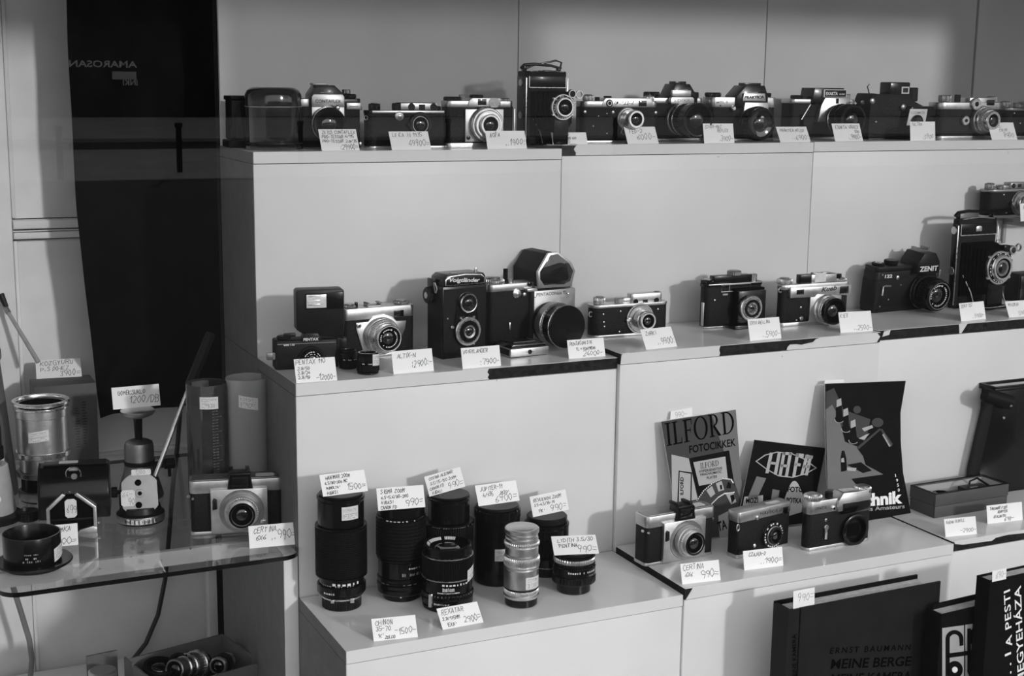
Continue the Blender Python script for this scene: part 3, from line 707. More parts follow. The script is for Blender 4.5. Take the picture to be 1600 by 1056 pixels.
X3, Y3 = Mx.to_3x3() @ Vector((1, 0, 0)), Mx.to_3x3() @ Vector((0, 0, 1))
flat_sticker(p, Mx @ Vector((-27, -3.1, -17)), X3, Y3, 20, 24, [('64%', .1, .6, .25), ('90', .5, .12, .35)], 4)
flat_sticker(p, Mx @ Vector((-11, -3.1, 28)) , X3, Y3, 28, 8.5, [('1200', .2, .2, .6)], 5)
Part('side_knob', 'black_rubber', it.r).cyl(8, 32, 41, (0, 4, 44), '-x', 28, None, 14, .08).cyl(3, 24, 33, (0, 4, 44), '-x').done()
A0, A1, A2 = Vector((it.X(243), 0, 60)), None, None
hx = lambda px, py, d: Vector((it.X(px, -d), d, it.Z(px, py, -d)))
A0, A1, A2 = hx(243, 748, 4), hx(303, 604, 26), hx(341, 517, 40)
Part('handle_rod', 'aluminium', it.r).tube([A0+(A0-A1)*.12, A1], 3.1, 14).done()
gp = Part('grip', 'black_rubber', it.r).tube([A1-(A2-A1)*.02, A1+(A2-A1)*.05, A1+(A2-A1)*.95, A2], [5.5, 8, 8, 6], 6).done()
Part('clamp', 'black_plastic', it.r).tube([A0+(A0-A1)*.14, A0+(A1-A0)*.03], 5.5, 12).done()
# measuring cylinders
it = It('measuring_cylinder', 'dark smoky glass measuring cylinder with a price sticker near its rim', 'measuring cylinder', (328, 808), z=ZSHELF, yaw=0)
zt = 808-601
Part('wall', 'smoky_glass', it.r).lathe([(0, 0), (29, 0), (30, 2), (30, zt-1), (29.5, zt), (28.6, zt-1), (28.4, 3), (0, 3)], n=56).done()
cylmark(it.r, 'grey_mark', 30.15, 40, 1, 6, 26, 1, fill=1)
m_ = Part('graduation', 'grey_mark', it.r)
for k in range(28):
    z = 50+k*4.4; w = 30 if k % 5 == 0 else 18
    m_.quads([(30.2*math.sin(R_(a)), -30.2*math.cos(R_(a)), z+q) for a, q in ((2, 0), (w, 0), (w, .7), (2, .7))], [(0, 1, 2, 3)])
m_.done(0)
cylsticker(it.r, 30.4, -32, 20, zt-34, zt-16, seed=2, skew=-1)
cylsticker(it.r, 28.2, 160, 215, zt-13, zt-3, name='inner_label', m='card_grey', seed=5)
it = It('measuring_cylinder', 'milky plastic measuring cylinder with pouring lip and price sticker', 'measuring cylinder', (390, 807), z=ZSHELF, y=-.036, yaw=0)
zt = 807-593
t = bmesh.new(); n = 56; R0 = []
def lip(a, z): return 1+(.16*max(0, math.cos(a-R_(200)))**24*max(0, (z-zt+16)/16))
rows = [(28, 0), (29, 2), (29, zt-16), (29.4, zt-6), (30, zt), (28.8, zt), (28.2, zt-6), (27.8, 4), (0.01, 4)]
for r, z in rows: R0.append([t.verts.new((r*lip(2*PI*i/n, z)*math.cos(2*PI*i/n), r*lip(2*PI*i/n, z)*math.sin(2*PI*i/n), z)) for i in range(n)])
for A, B in zip(R0, R0[1:]):
    for i in range(n): t.faces.new((A[i], A[(i+1) % n], B[(i+1) % n], B[i]))
t.faces.new(R0[0][::-1]); bmesh.ops.recalc_face_normals(t, faces=t.faces)
Part('wall', 'milky_plastic', it.r)._merge(t).done()
m_ = Part('graduation', 'grey_mark', it.r)
for k in range(30):
    z = 24+k*4.1; w0 = -40 if k % 5 == 0 else -34
    m_.quads([(29.3*math.sin(R_(a)), -29.3*math.cos(R_(a)), z+q) for a, q in ((w0, 0), (-8, 0), (-8, .8), (w0, .8))], [(0, 1, 2, 3)])
m_.done(0)
cylsticker(it.r, 29.6, -38, 18, zt-42, zt-24, seed=3, skew=-6)

# ------------------------------------------------------------------ simple 6x6 viewfinder camera with square silver face (two of them)
def square_face_camera(it, W, sticker):
    r = it.r; k = W/150.; b = lambda *a: [v*k for v in a]
    q = lambda n, m, p=None: Part(n, m, p or r)
    q('body', 'leather').prism(rrect(*b(1, 149, 0, 40), 9*k), 5*k, 72*k, 'z', .6).done()
    q('bottom_plate', 'satin').prism(rrect(*b(0, 150, -1, 41), 9*k), 0, 6*k, 'z', 1.2).done()
    tp = q('top_plate', 'satin').prism(rrect(*b(0, 150, -1.5, 41), 9*k), 70*k, 91*k, 'z', 1.6).done()
    q('top_cover', 'dull_metal', tp).prism(rrect(*b(4, 146, 3, 38), 7*k), 91*k, 92*k, 'z', .3).done()
    fp = q('face_plate', 'satin').box(*b(33, 124, -8, 0, 4, 77), 1.2*k).done()
    q('shutter_lever', 'black_plastic', fp).prism([(a*k, c*k) for a, c in ((36, 44), (43, 46), (43, 62), (38, 64), (36, 60))], -11*k, -7.5*k, 'y', .5).done()
    lens(fp, 82*k, 40*k, [(36*k, 0, 1.2*k, 'dull_metal'), (28*k, 1.2*k, 14*k, 'satin', 0, 'shutter_ring'), (26*k, 14*k, 19*k, 'aluminium', 40, 'aperture_ring'), (21*k, 19*k, 26*k, 'satin', 0, 'focus_ring')], (17*k, 4*k), -8*k, 'shutter_dial')
    l2 = q('rim', 'black_paint', fp).lathe([(21*k, 34.02*k), (21*k, 34.3*k), (17.4*k, 34.3*k), (17.4*k, 34.02*k)], (82*k, 0, 40*k), '-y', 48).done()
    ring_marks(fp, 82*k, 40*k, -22.4*k, 22.9*k, 12, 3.6*k, 'ink', .34, R_(40), 'lettering')
    h = q('finder', 'black_plastic')
    h.prism([(a*k, c*k) for a, c in ((60, 77), (101, 77), (97, 103), (64, 103))], -7*k, 20*k, 'y', 1.*k); h.box(*b(64, 70, -4, 24, 102, 107), .6*k).box(*b(90, 96, -4, 24, 102, 107), .6*k); h = h.done()
    q('finder_window', 'lens_glass', h).box(*b(67, 94, -8.2, -6.5, 81, 99), .5*k).done()
    q('finder_frame', 'black_paint', h).box(*b(65, 96, -9, -8, 98.5, 101)).box(*b(65, 96, -9, -8, 79, 81.5)).box(*b(64, 67, -9, -8, 79, 101)).box(*b(94, 97, -9, -8, 79, 101)).done()
    q('release_lever', 'chrome', fp).box(*b(112, 121, -11, -7.5, 18, 23), .8*k).done()
    for x in (-1.5, 151.5): q('strap_stud', 'chrome').cyl(2.6*k, 0, 3*k, (x*k, 10*k, 64*k), '-y').done()
    q('latch', 'chrome').cyl(2*k, 0, 3*k, (5*k, 1.5*k, 62*k), '-y').done()
    flat_sticker(tp, ((106*k, 8*k, 92*k)), (1, 0, 0), (0, 1, 0), 30*k, 20*k, [('.........', .15, .4, .2)], sticker)
it = It('viewfinder_camera', 'square faced silver and black camera at the right end of the glass shelf', 'camera', (298, 837), (389, 832), z=ZSHELF)
square_face_camera(it, it.X(446)-it.X(298), 11)
card(((388, 822), (465, 812), (466, 850), (390, 857)), ZSHELF, [('CERTINA', .1, .66, .2), ('6X6', .14, .34, .2), ('..990=', .45, .3, .34)], 'white price card reading 990 at the right front corner of the glass shelf', 6)

# ------------------------------------------------------------------ box of loose lenses on the bottom of the left bay
fin(struct('floor', 'white_wall').box(XW, -.0225, -.6, .386, -.945, -.930))
ZR = -.79
A, B = on(195, 1030, 2, ZR), on(347, 990, 2, ZR)
ang = math.atan2(B.y-A.y, B.x-A.x); wB = (B-A).to_2d().length
bx = thing('cardboard_box', 'open cardboard box full of old lenses at the bottom left', 'box', (A.x, A.y, -.9299), ang)
h = ZR+.93; q = Part('box_side', 'card_brown', bx); q.box(0, wB, -.003, 0, 0, h).box(wB-.003, wB, -.14, -.003, 0, h).box(0, .003, -.14, -.003, 0, h).box(0, wB, -.14, -.137, 0, h-.0); q.done()
Part('box_bottom', 'card_brown', bx).box(.003, wB-.003, -.137, -.003, 0, .003).done()
Part('flap', 'card_brown', bx).box(-.0015, .0015, -.03, 0, h-.028, h+.004).done()
bM = Matrix.Translation(bx.location) @ Matrix.Rotation(ang, 4, 'Z')
def loose(name, label, u, v, zc, yaw, tilt, segs, glass=None, m=None, cat='lens'):
    o = thing(name, label, cat, bM @ Vector((u, -v, zc)), 0, None, .001); o.rotation_euler = (R_(tilt), 0, ang+R_(yaw))
    class T: pass
    t_ = T(); t_.r = o; vlens(t_, segs, glass); return o
loose('lens', 'chrome ringed lens lying uppermost in the cardboard box', .118, .030, h-.028, -62, 76, [(20, 0, 12, 'black_paint'), (24, 12, 22, 'chrome'), (21, 22, 40, 'dull_metal', 30), (22, 40, 46, 'chrome'), (18, 46, 52, 'black_paint'), (19, 52, 58, 'chrome'), (17, 58, 78, 'dull_metal')], (14, 4))
loose('lens', 'silver ringed lens on its side at the right wall of the cardboard box', .150, .055, h-.022, -50, 80, [(13, 0, 16, 'chrome'), (16, 16, 34, 'black_paint', 24), (14, 34, 44, 'chrome')], (11, 3))
loose('lens_hood', 'flared black lens hood lying open at the front of the cardboard box', .066, .082, h-.085, 10, 12, [(26, 0, 20, 'black_plastic'), (30, 20, 52, 'black_rubber')], (24, 24), cat='lens hood')
loose('lens', 'round black lens cap ring lying at the left of the cardboard box', .040, .036, h-.022, 10, 12, [(28, 0, 9, 'black_paint'), (26, 9, 16, 'black_rubber', 36)], (21, 5))
loose('lens', 'small dark lens with a bright collar at the back of the cardboard box', .075, .026, h-.026, -20, 50, [(15, 0, 14, 'black_paint'), (17, 14, 18, 'chrome'), (15, 18, 34, 'black_rubber', 24)], (11, 3))
loose('lens', 'short black lens lying under the hood in the cardboard box', .028, .050, h-.085, 30, 10, [(20, 0, 30, 'black_paint'), (22, 30, 44, 'black_rubber', 30)], (16, 4))
loose('lens', 'black telephoto lens lying along the front of the cardboard box', .060, .105, h-.085, 84, 84, [(20, 0, 40, 'black_rubber', 36), (22, 40, 70, 'black_paint')], (18, 5))
a = on(135, 1026, 1, .10); b = on(183, 1016, 1, .10)
t = thing('cardboard_sheet', 'small grey card standing left of the cardboard box', 'card', (a.x, .10, -.93)); Part('sheet', 'card_brown', t).prism([(0, 0), (b.x-a.x, 0), (b.x-a.x, b.z+.93), (0, a.z+.93)], 0, .004, 'y').done(0)
c = on(160, 1046, 1, .05)
t = thing('tin', 'pale round tin left of the cardboard box', 'tin', (c.x, .05, -.93)); hh = c.z+.93
Part('tin', 'dull_metal', t).lathe([(0, 0), (.021, 0), (.021, hh-.004), (.019, hh-.002), (0, hh-.002)]).done(); Part('lid', 'satin', t).lathe([(.0212, hh-.012), (.0218, hh-.002), (.019, hh), (0, hh)], n=40).done()
# ------------------------------------------------------------------ lenses standing on the bottom tier
ZA, ZBt, ZCt = -H2, -H2+ZB2, -H2+.013
ZM, ZMB, ZMC = -H1, -H1+ZB1, -H1+.009
def stand(label, px, py, segs, glass=None, z=ZA, name='zoom_lens'):
    it = It(name, label, 'lens', (px, py), z=z, yaw=-14, group='used lenses on the bottom tier'); o = vlens(it, segs, glass); it.last = o; return it
BR, BP = 'black_rubber', 'black_paint'
it = stand('tallest black zoom lens, at the left with a silver mount ring', 534, 945, [(29, 0, 16, 'black_plastic', 48, 'mount'), (30, 15.5, 20, 'chrome', 0, 'mount_ring'), (33, 20, 24, BP), (36, 24, 38, BP, 0, 'aperture_ring'), (33, 38, 50, BP, 0, 'scale_ring'),
    (38, 50, 52, BP), (37, 52, 124, BR, 42, 'zoom_grip'), (38, 124, 127, BP), (34, 127, 165, BP, 0, 'front_barrel'), (35, 165, 171, BP, 0, 'front_ring'), (32, 171, 174, 'black_plastic', 0, 'lens_cap')])
tp1 = it.top(174); r = it.r
g = Part('grip_ribs', BR, r)
for k in range(23): g.lathe([(36.6, 53.5+k*3), (38, 54+k*3), (38, 55.6+k*3), (36.6, 56+k*3)], n=48)
g.done()
cylmark(r, 'white_mark', 33.3, 41, 4, -30, 60, 7, fill=.9); cylmark(r, 'grey_mark', 33.3, 39, 2.5, -60, 30, 12); cylmark(r, 'white_mark', 36.3, 28, 3, -50, -15, 7, fill=.9)
b = Part('mount_lug', 'satin', r); b.box(10, 16, -31.5, -27, 14, 21, .6).box(-18, -13, -31, -26, 15, 20, .6).done()
cylsticker(r, 34.4, -2, 42, 141, 161, seed=1)
card(((499, 742), (569, 733), (575, 767), (505, 776)), tp1, [('HANIMAR 200M', .12, .74, .13), ('4.5/80-200 MC', .08, .52, .11), ("'MINOLTA'", .08, .29, .11), ('1500=', .56, .14, .26), ('HIBAS!', .1, .06, .12)], 'white price card reading 1500 standing on the tallest zoom lens', 21)
it = stand('black ribbed zoom lens with a white engraved front line, second from left', 627, 931, [(27, 0, 12, 'black_plastic', 0, 'mount'), (35, 11, 20, BP, 0, 'aperture_ring'), (36, 20, 27, BP, 0, 'aperture_ring'), (34, 27, 30, BP), (35.5, 30, 36, BP), (34, 36, 62, BP, 0, 'scale_ring'),
    (36, 62, 66, BP), (35.6, 66, 124, BR, 30, 'zoom_grip'), (36, 124, 128, BP), (34.5, 128, 142, BP, 0, 'front_ring'), (31, 142, 146, 'black_plastic', 0, 'lens_cap')])
tp2 = it.top(146); r = it.r
g = Part('grip_ribs', BR, r)
for k in range(11): g.lathe([(35.2, 67+k*5.2), (37, 67.6+k*5.2), (37, 70.6+k*5.2), (35.2, 71.2+k*5.2)], n=48)
g.done()
cylmark(r, 'white_mark', 36.25, 125.2, 1.6, -45, 40, 9, fill=.9); cylmark(r, 'white_mark', 34.3, 52, 2.5, 12, 45, 8, fill=.9); cylmark(r, 'grey_mark', 34.3, 42, 5, -5, 5, 2, fill=1); cylmark(r, 'grey_mark', 34.3, 42, 4, 15, 50, 10); cylmark(r, 'white_mark', 27.3, 7, 2, -12, -4, 1, fill=1)
cylmark(r, 'grey_mark', 36.2, 29, .8, -60, 60, 9, fill=.6)
card(((588, 763), (661, 758), (664.6, 792), (591, 798)), tp2, [('SIGMA ZOOM', .08, .74, .15), ('4.5-5.6/80-200', .08, .5, .12), ('HIBAS!', .08, .27, .13), ('CANON FD', .06, .05, .12), ('990=', .58, .1, .28)], 'white price card reading 990 standing on the second zoom lens from the left', 22)
it = stand('black zoom lens with narrow front hood standing behind the open lens', 701, 914, [(28, 0, 14, 'black_plastic', 0, 'mount'), (33, 14, 30, BP, 0, 'aperture_ring'), (32, 30, 50, BP), (36, 50, 54, BP), (36, 54, 97, BR, 60, 'zoom_grip'), (37, 97, 102, BP), (30.5, 102, 134, BP, 0, 'front_barrel'), (32, 134, 139, BP, 0, 'front_ring'), (30, 139, 142, 'black_plastic', 0, 'lens_cap')])
tp3 = it.top(142); cylmark(it.r, 'grey_mark', 37.2, 99, 1, -50, 60, 20); cylsticker(it.r, 36.5, -75, -40, 36+16, 70, seed=3)
card(((661, 744), (717.6, 731), (727, 760), (671, 776)), tp3, [('COSINA ALBINAR', .1, .76, .12), ('3.5/75-150 200M', .1, .52, .12), ('CANON FD', .06, .27, .12), ('HIBAS!', .1, .05, .12), ('990=', .55, .12, .3)], 'white tilted price card reading 990 on the lens with the narrow hood', 23, roll=(-12, 14))
it = stand('open black lens showing its front glass, with a white depth scale', 699, 944, [(37, 0, 7, BP), (38, 7, 19, BP, 0, 'aperture_ring'), (38.8, 19, 26, BP, 44, 'aperture_ring'), (36.5, 26, 47, BP, 0, 'scale_ring'), (38.2, 47, 48.5, 'chrome', 0, 'trim_ring'), (37.6, 48.5, 80, BR, 90, 'focus_grip'), (38.2, 80, 81.5, 'chrome', 0, 'trim_ring'), (36.5, 81.5, 96, BP, 0, 'front_ring')], (31, 9), name='telephoto_lens')
r = it.r; cylmark(r, 'white_mark', 36.9, 41, 3, -22, 44, 8, fill=1); cylmark(r, 'white_mark', 36.9, 33, 6, -20, 8, 11, fill=1); cylmark(r, 'white_mark', 36.9, 29.6, 2, -32, 20, 16, fill=.95); cylmark(r, 'white_mark', 38.4, 12, 3, -40, -4, 10, fill=1)
cylsticker(r, 38.9, 40, 68, 46, 64, seed=6, skew=5)
Part('mount_pin', 'chrome', r).box(-31, -26, -29, -23, 14, 28, 1.2).cyl(3, 8, 28, (-29, -26, 0)).done()
n_ = Part('ring_engraving', 'white_mark', it.last)
for i in range(26):
    a = R_(60+i*2.4*2); rr = 30.5
    if i in (7, 8, 19): continue
    n_.quads([((rr-d)*math.cos(a+t), (rr-d)*math.sin(a+t), 95-d*.9+.05) for d, t in ((.2, -.03), (4, -.03), (4, .025), (.2, .025))], [(0, 1, 2, 3)])
n_.done(0)
Part('ring_bevel', 'black_matte', it.last).lathe([(31, 95.2), (26, 90.6)], n=56).done()
card(((682, 951), (746, 938), (755.5, 972), (692, 984)), ZA, [('REXATAR', .08, .66, .2), ('2.8/135mm', .06, .40, .13), ("'EXA'", .12, .10, .14), ('2900=', .56, .14, .26)], 'white price card reading 2900 in front of the open black lens', 24)
it = stand('plain black cylindrical lens case with small ribs at its lid', 776, 905, [(33.5, 0, 100, BP, 0, 'case'), (34.4, 98, 112, BP, 24, 'lid_rim'), (32, 112, 117, 'black_plastic', 0, 'lid')], name='lens_case')
tp5 = it.top(117); cylsticker(it.r, 33.9, -16, 26, 40, 58, seed=7)
card(((742, 758.6), (807, 750), (812, 782), (748, 791)), tp5, [('JUPITER-11', .1, .68, .17), ('4/135', .14, .4, .16), ("M39'", .58, .42, .15), ('6900=', .42, .08, .3)], 'white price card reading 6900 standing on the plain black lens case', 25)
it = stand('bright silver telephoto lens with a black base ring', 814, 942, [(24, 0, 12, BP, 0, 'base_ring'), (26.6, 12, 18, 'aluminium', 0, 'flange'), (26, 18, 25, 'aluminium', 60, 'aperture_ring'), (25.2, 25, 27, 'black_paint', 0, 'trim_ring'), (25.6, 27, 58, 'aluminium'), (26.2, 58, 62, 'satin'), (27, 62, 75, 'aluminium', 56, 'focus_ring'), (25, 75, 78, 'satin'), (24.6, 78, 92, 'aluminium'), (26.4, 92, 98, 'aluminium', 50, 'focus_ring'), (24.4, 98, 104, 'satin'), (23.6, 104, 110, 'aluminium'), (25.4, 110, 118, 'satin', 0, 'lens_cap')], name='telephoto_lens')
cylsticker(it.r, 26.2, 3, 62, 30, 48, seed=8); Part('cap_face', 'satin', it.r).lathe([(21, 118), (20, 118.6), (0, 118.8)], n=40).done()
it = stand('black lens with silver base line and white card on top, at the back right', 853, 894, [(26, 0, 14, BP, 0, 'mount'), (27, 14, 16, 'chrome', 0, 'mount_ring'), (31, 16, 30, BP, 0, 'aperture_ring'), (32, 30, 58, BR, 40, 'focus_grip'), (32.6, 58, 74, BP), (33.2, 74, 80, BP), (30, 80, 90, 'black_plastic', 0, 'lens_cap')])
tp7 = it.top(90); cylmark(it.r, 'grey_mark', 31.4, 40, 2, 30, 60, 5)
card(((824, 776), (880.5, 766), (889, 796), (833, 808)), tp7, [('REVUENON ZOOM', .08, .7, .14), ('3.5-4.5/35-70', .08, .48, .11), ("'PK'", .16, .14, .13), ('990=', .50, .10, .28)], 'white tilted price card reading 990 on the lens at the back right', 26, roll=(-10, 12))
it = stand('short black wide angle lens with a bright ring near its top', 896, 921, [(25, 0, 15, BP, 0, 'mount'), (32.6, 15, 27, BP, 36, 'aperture_ring'), (32, 27, 42, BP, 0, 'scale_ring'), (31.4, 42, 46, BP), (31, 46, 54, 'aluminium', 46, 'focus_ring'), (31.4, 54, 58, BP), (29.5, 58, 63, 'black_plastic', 0, 'lens_cap')], name='wide_angle_lens')
tp8 = it.top(63); cylmark(it.r, 'white_mark', 32.4, 35, 3, -30, 75, 18, fill=.8); cylmark(it.r, 'grey_mark', 32.4, 30, 2, 30, 70, 10)
card(((861, 838), (931, 835), (936, 864.5), (866, 867.5)), tp8, [('LYDITH 3.5/30', .12, .66, .17), ("'PENTINA", .1, .38, .16), ('990=', .54, .1, .34)], 'white price card reading 990 standing on the short wide angle lens', 27)
card(((580, 967), (648.5, 959), (653, 995), (584, 1002)), ZA, [('CHINON', .08, .7, .18), ('35-70', .08, .44, .17), ("'K'", .1, .14, .15), ('zoldo', .26, .06, .12), ('-1500-', .5, .2, .27)], 'white price card reading 1500 alone at the front edge of the bottom tier', 28)

# ------------------------------------------------------------------ leaflets and books on the bottom tier
def pages(lf, uv0, uv1, h, d0, d1, parent, m='page'): return lf.slab('pages', m, [(uv0, .002), (uv1, .002), (uv1, h), (uv0, h)], d0, d1, parent)
P0 = on(1062, 850, 2, ZBt)
lf = Leaf('brochure', 'grey brochure headed in large black serif capitals leaning on the riser', 'book', (P0.x, -.250, ZBt), 3, 8)
TL, TR, ML, MR = lf.at(1033.4, 659), lf.at(1149.5, 640), lf.at(1047, 741), lf.at(1161, 786)
BLq, BRq = TL+(ML-TL)*(TL.y-.004)/(TL.y-ML.y), TR+(MR-TR)*(TR.y-.004)/(TR.y-MR.y)
cv = lf.slab('cover', 'cover_mid', [BLq, BRq, TR, TL], -.0006, 0)
lf.slab('pages', 'page', [BLq+Vector((.001, .001)), BRq+Vector((-.001, .001)), TR+Vector((-.001, -.001)), TL+Vector((.001, -.001))], -.0045, -.0007)
lf.art('dark_panel', 'cover_slate', [[BLq, BRq+(BLq-BRq)*.25, lf.at(1160, 790)*1.0, lf.at(1111, 646.5), TL]], cv, .0002)
lf.art('pale_panel', 'cover_mid', [[TR, lf.at(1111, 646.3), lf.at(1133, 706), lf.at(1150, 760), lf.at(1165, 800), MR]], cv, .0003)
def serif_word(lf, parent, word, A, B, hpx, m, d=.0006):
    """roman capitals with thick and thin strokes and slab serifs"""
    a, b = lf.at(*A), lf.at(*B); x = (b-a).normalized(); y = Vector((-x.y, x.x)); k = (a-lf.at(A[0], A[1]-10)).length/10*hpx
    def rect(x0, x1, y0, y1): return [(x0, y0), (x1, y0), (x1, y1), (x0, y1)]
    def half(cx, cy, rx, ry, tx, ty, a0, a1, n=16): return [(cx+rx*math.cos(R_(t)), cy+ry*math.sin(R_(t))) for t in [a0+(a1-a0)*i/n for i in range(n+1)]]+[(cx+(rx-tx)*math.cos(R_(t)), cy+(ry-ty)*math.sin(R_(t))) for t in [a1+(a0-a1)*i/n for i in range(n+1)]]
    G = {'I': (.34, [rect(.10, .24, 0, 1), rect(0, .34, 0, .05), rect(0, .34, .95, 1)]), 'L': (.60, [rect(.10, .24, 0, 1), rect(0, .56, 0, .06), rect(0, .34, .95, 1), rect(.52, .56, 0, .26)]),
         'F': (.58, [rect(.10, .24, 0, 1), rect(0, .34, 0, .05), rect(0, .56, .94, 1), rect(.24, .44, .48, .54), rect(.52, .56, .74, 1), rect(.42, .46, .4, .62)]),
         'O': (.88, [half(.44, .5, .44, .52, .14, .05, 0, 180), half(.44, .5, .44, .52, .14, .05, 180, 360)]),
         'R': (.74, [rect(.10, .24, 0, 1), rect(0, .34, 0, .05), rect(0, .3, .95, 1), half(.28, .73, .32, .27, .13, .05, -90, 90), [(.24, .46), (.38, .48), (.74, 0), (.56, 0)]]),
         'D': (.84, [rect(.10, .24, 0, 1), rect(0, .3, 0, .05), rect(0, .3, .95, 1), half(.28, .5, .52, .5, .14, .05, -90, 90)])}
    tot = sum(G[c][0]+.07 for c in word)-.07; sc = (b-a).length/tot; P = []; X0 = 0
    for c in word:
        wd, polys = G[c]
        for q in polys: P.append([a+x*((X0+u)*sc)+y*(v*k) for u, v in q])
        X0 += wd+.07
    return lf.art('title', m, P, parent, d)
serif_word(lf, cv, 'ILFORD', (1041.5, 697), (1149, 675.5), 36, 'letter_black')
lf.text(cv, 'FOTOCIKKEK', 'letter_black', (1077, 708), (1149.5, 696), 12, bold=.02)
bxp = lf.art('printed_box', 'cover_dark', [[(1076, 716), (1139, 703.5), (1148, 762), (1090, 775)]], cv, .0004)
lf.art('printed_side', 'cover_pale', [[(1049, 710), (1076, 716), (1090, 780), (1050, 786)]], cv, .0004)
lf.art('printed_label', 'cover_pale', [[(1083, 722), (1133, 713), (1137, 750), (1092, 759)]], bxp, .0006)
serif_word(lf, bxp, 'ILFORD', (1094, 732.5), (1123, 727), 9, 'cover_dark', .0008)
for s_, A_, B_ in (('HYPERSENSITIVE', (1092, 738.5), (1128, 733)), ('PANCHROMATIC', (1094, 743.5), (1127, 738.5)), ('PLATES', (1104, 748.5), (1120, 746))): lf.text(bxp, s_, 'cover_dark', A_, B_, 4, .0008, bold=.02)
lf.art('small_box', 'cover_dark', [[(1060, 735), (1081, 738), (1080, 790), (1058, 785)]], cv, .0006); lf.art('small_label', 'cover_pale', [[(1061.5, 737), (1079, 740), (1078, 790), (1060, 784)]], cv, .0008)
lf.text(cv, 'ILFORD', 'cover_dark', (1067, 773), (1067.3, 745), 6, .001, bold=.03)
st1 = [(1086, 784), (1098, 766), (1113, 753), (1128, 746.5), (1141, 748), (1145, 754)]; st2 = [(1111, 786), (1121, 776), (1131, 770), (1140, 769), (1147, 768)]
lf.art('film_strip', 'cover_slate', [st1+[(1156, 785), (1142, 789), (1130, 772)]+st2[::-1][3:]], cv, .0008)
P_ = []
for tab in (st1, st2):
    L_ = [(tab[i][0]+(tab[i+1][0]-tab[i][0])*k/6, tab[i][1]+(tab[i+1][1]-tab[i][1])*k/6) for i in range(len(tab)-1) for k in range(6)]
    P_ += [[(x, y), (x+1.3, y-.4), (x+1.3, y+1.6), (x, y+2)] for x, y in L_]
lf.art('film_holes', 'paper', P_, cv, .0010)
lf.art('film_frames', 'cover_pale', [[(1103, 766), (1112, 759), (1117, 771), (1110, 777)], [(1118, 755), (1127, 751), (1131, 765), (1122, 768)], [(1133, 771), (1145, 768), (1150, 784), (1142, 788)]], cv, .0010)
lf.art('film_figures', 'cover_dark', [[(1137, 752), (1142, 756), (1141, 763), (1134, 762)], [(1140, 774), (1146, 772), (1148, 779), (1143, 786)], [(1124, 758), (1127, 757), (1128, 764), (1125, 765)]], cv, .0012)
lf.art('lower_band', 'cover_pale', [[(1122, 806), (1140, 797), (1148, 838), (1124, 842)]], cv, .0005)
lf.text(cv, 'TA', 'cover_dark', (1122, 830), (1136, 825), 15, .0008, bold=.03)
a = lf.w(*lf.at(1050, 655)); 
lf.art('price_slip', 'paper', [[(1050, 656), (1085, 650), (1084.5, 636.5), (1051, 643)]], None or lf.o, -.0052)
A_ = lf.at(1057, 655.5); B_ = lf.at(1083, 651); X2 = (B_-A_).normalized(); Y2 = Vector((-X2.y, X2.x))
pen(lf.o, [('990-', .05, .2, .62)], lf.w(X2.x, X2.y).normalized(), lf.w(Y2.x, Y2.y).normalized(), lf.o.location*0+lf.w(A_.x, A_.y, -.0050), .026, .013, 'pale_ink', 31)

lf = Leaf('brochure', 'black brochure with a wide pointed oval logo, tipped sideways between two others', 'book', (on(1200, 850, 2, ZBt).x, -.252, ZBt), 3, 9)
q = [lf.at(1179, 687), lf.at(1290, 700), lf.at(1269, 806), lf.at(1161, 775)]
dn = Vector((q[3].x-q[0].x, q[3].y-q[0].y)); k = 1.0
q2 = [q[0], q[1]]; 
lo = q[0]+dn*((q[0].y-.012)/-dn.y); lo2 = q[1]+dn*((q[1].y-.003)/-dn.y)
cv = lf.slab('cover', 'cover_dark', [lo, lo2, q[1], q[0]], -.0006, 0)
sh = Vector((.0008, .0008))
lf.slab('pages', 'page', [lo+sh, lo2-sh, q[1]-sh, q[0]+Vector((.0008, -.0008))], -.003, -.0007)
oval = [(1180, 720.5), (1195, 710), (1214, 705.5), (1235, 707), (1256, 716), (1276.5, 731), (1258, 741), (1238, 746.5), (1216, 744), (1198, 734)]
inn = [(1182.5, 720.6), (1196, 711.5), (1214, 707), (1235, 708.5), (1255, 717.3), (1273.5, 731), (1257.5, 739.6), (1238, 745), (1216.5, 742.5), (1199, 733)]
lf.art('oval_line', 'cover_pale', [[oval[i], oval[(i+1) % 10], inn[(i+1) % 10], inn[i]] for i in range(10)], cv)
def quadp(x0, y0, x1, y1, w): return [(x0, y0), (x0+w, y0+.2), (x1+w, y1+.2), (x1, y1)]
lg = [quadp(1202.5, 707, 1195.5, 739, 5), quadp(1215, 706.5, 1208.5, 741, 5), [(1203, 721), (1213, 722), (1212, 726), (1202, 725)],
      quadp(1222.5, 706, 1216, 743, 4.8), quadp(1232.5, 706.5, 1226, 744, 4.8), [(1222.5, 706), (1237, 706.5), (1236, 711), (1222, 710.5)], [(1219, 725), (1231, 726), (1230, 730), (1218, 729)],
      quadp(1243.5, 708, 1237.5, 745, 4.8), [(1243.5, 708), (1256, 709), (1255, 715), (1243, 713.5)], [(1242, 723), (1251, 724), (1250, 728.5), (1241, 727.5)],
      quadp(1258.5, 710, 1250, 742, 4.8), quadp(1264, 711.5, 1257, 742.5, 4.8), [(1259, 710), (1270, 712), (1269, 717), (1258, 715.5)], [(1255, 726), (1266, 727), (1265, 731), (1254, 731)]]
lf.art('logo', 'cover_pale', lg, cv, .0006)
lf.art('big_figures', 'cover_mid', [[(1182, 744), (1197, 747), (1183, 778), (1168, 778)], [(1207, 764), (1218, 766), (1214, 790), (1203, 790)]], cv, .0004)
dp = band(1241, 778, 0, 15, 180, 0, 14, 1.9)
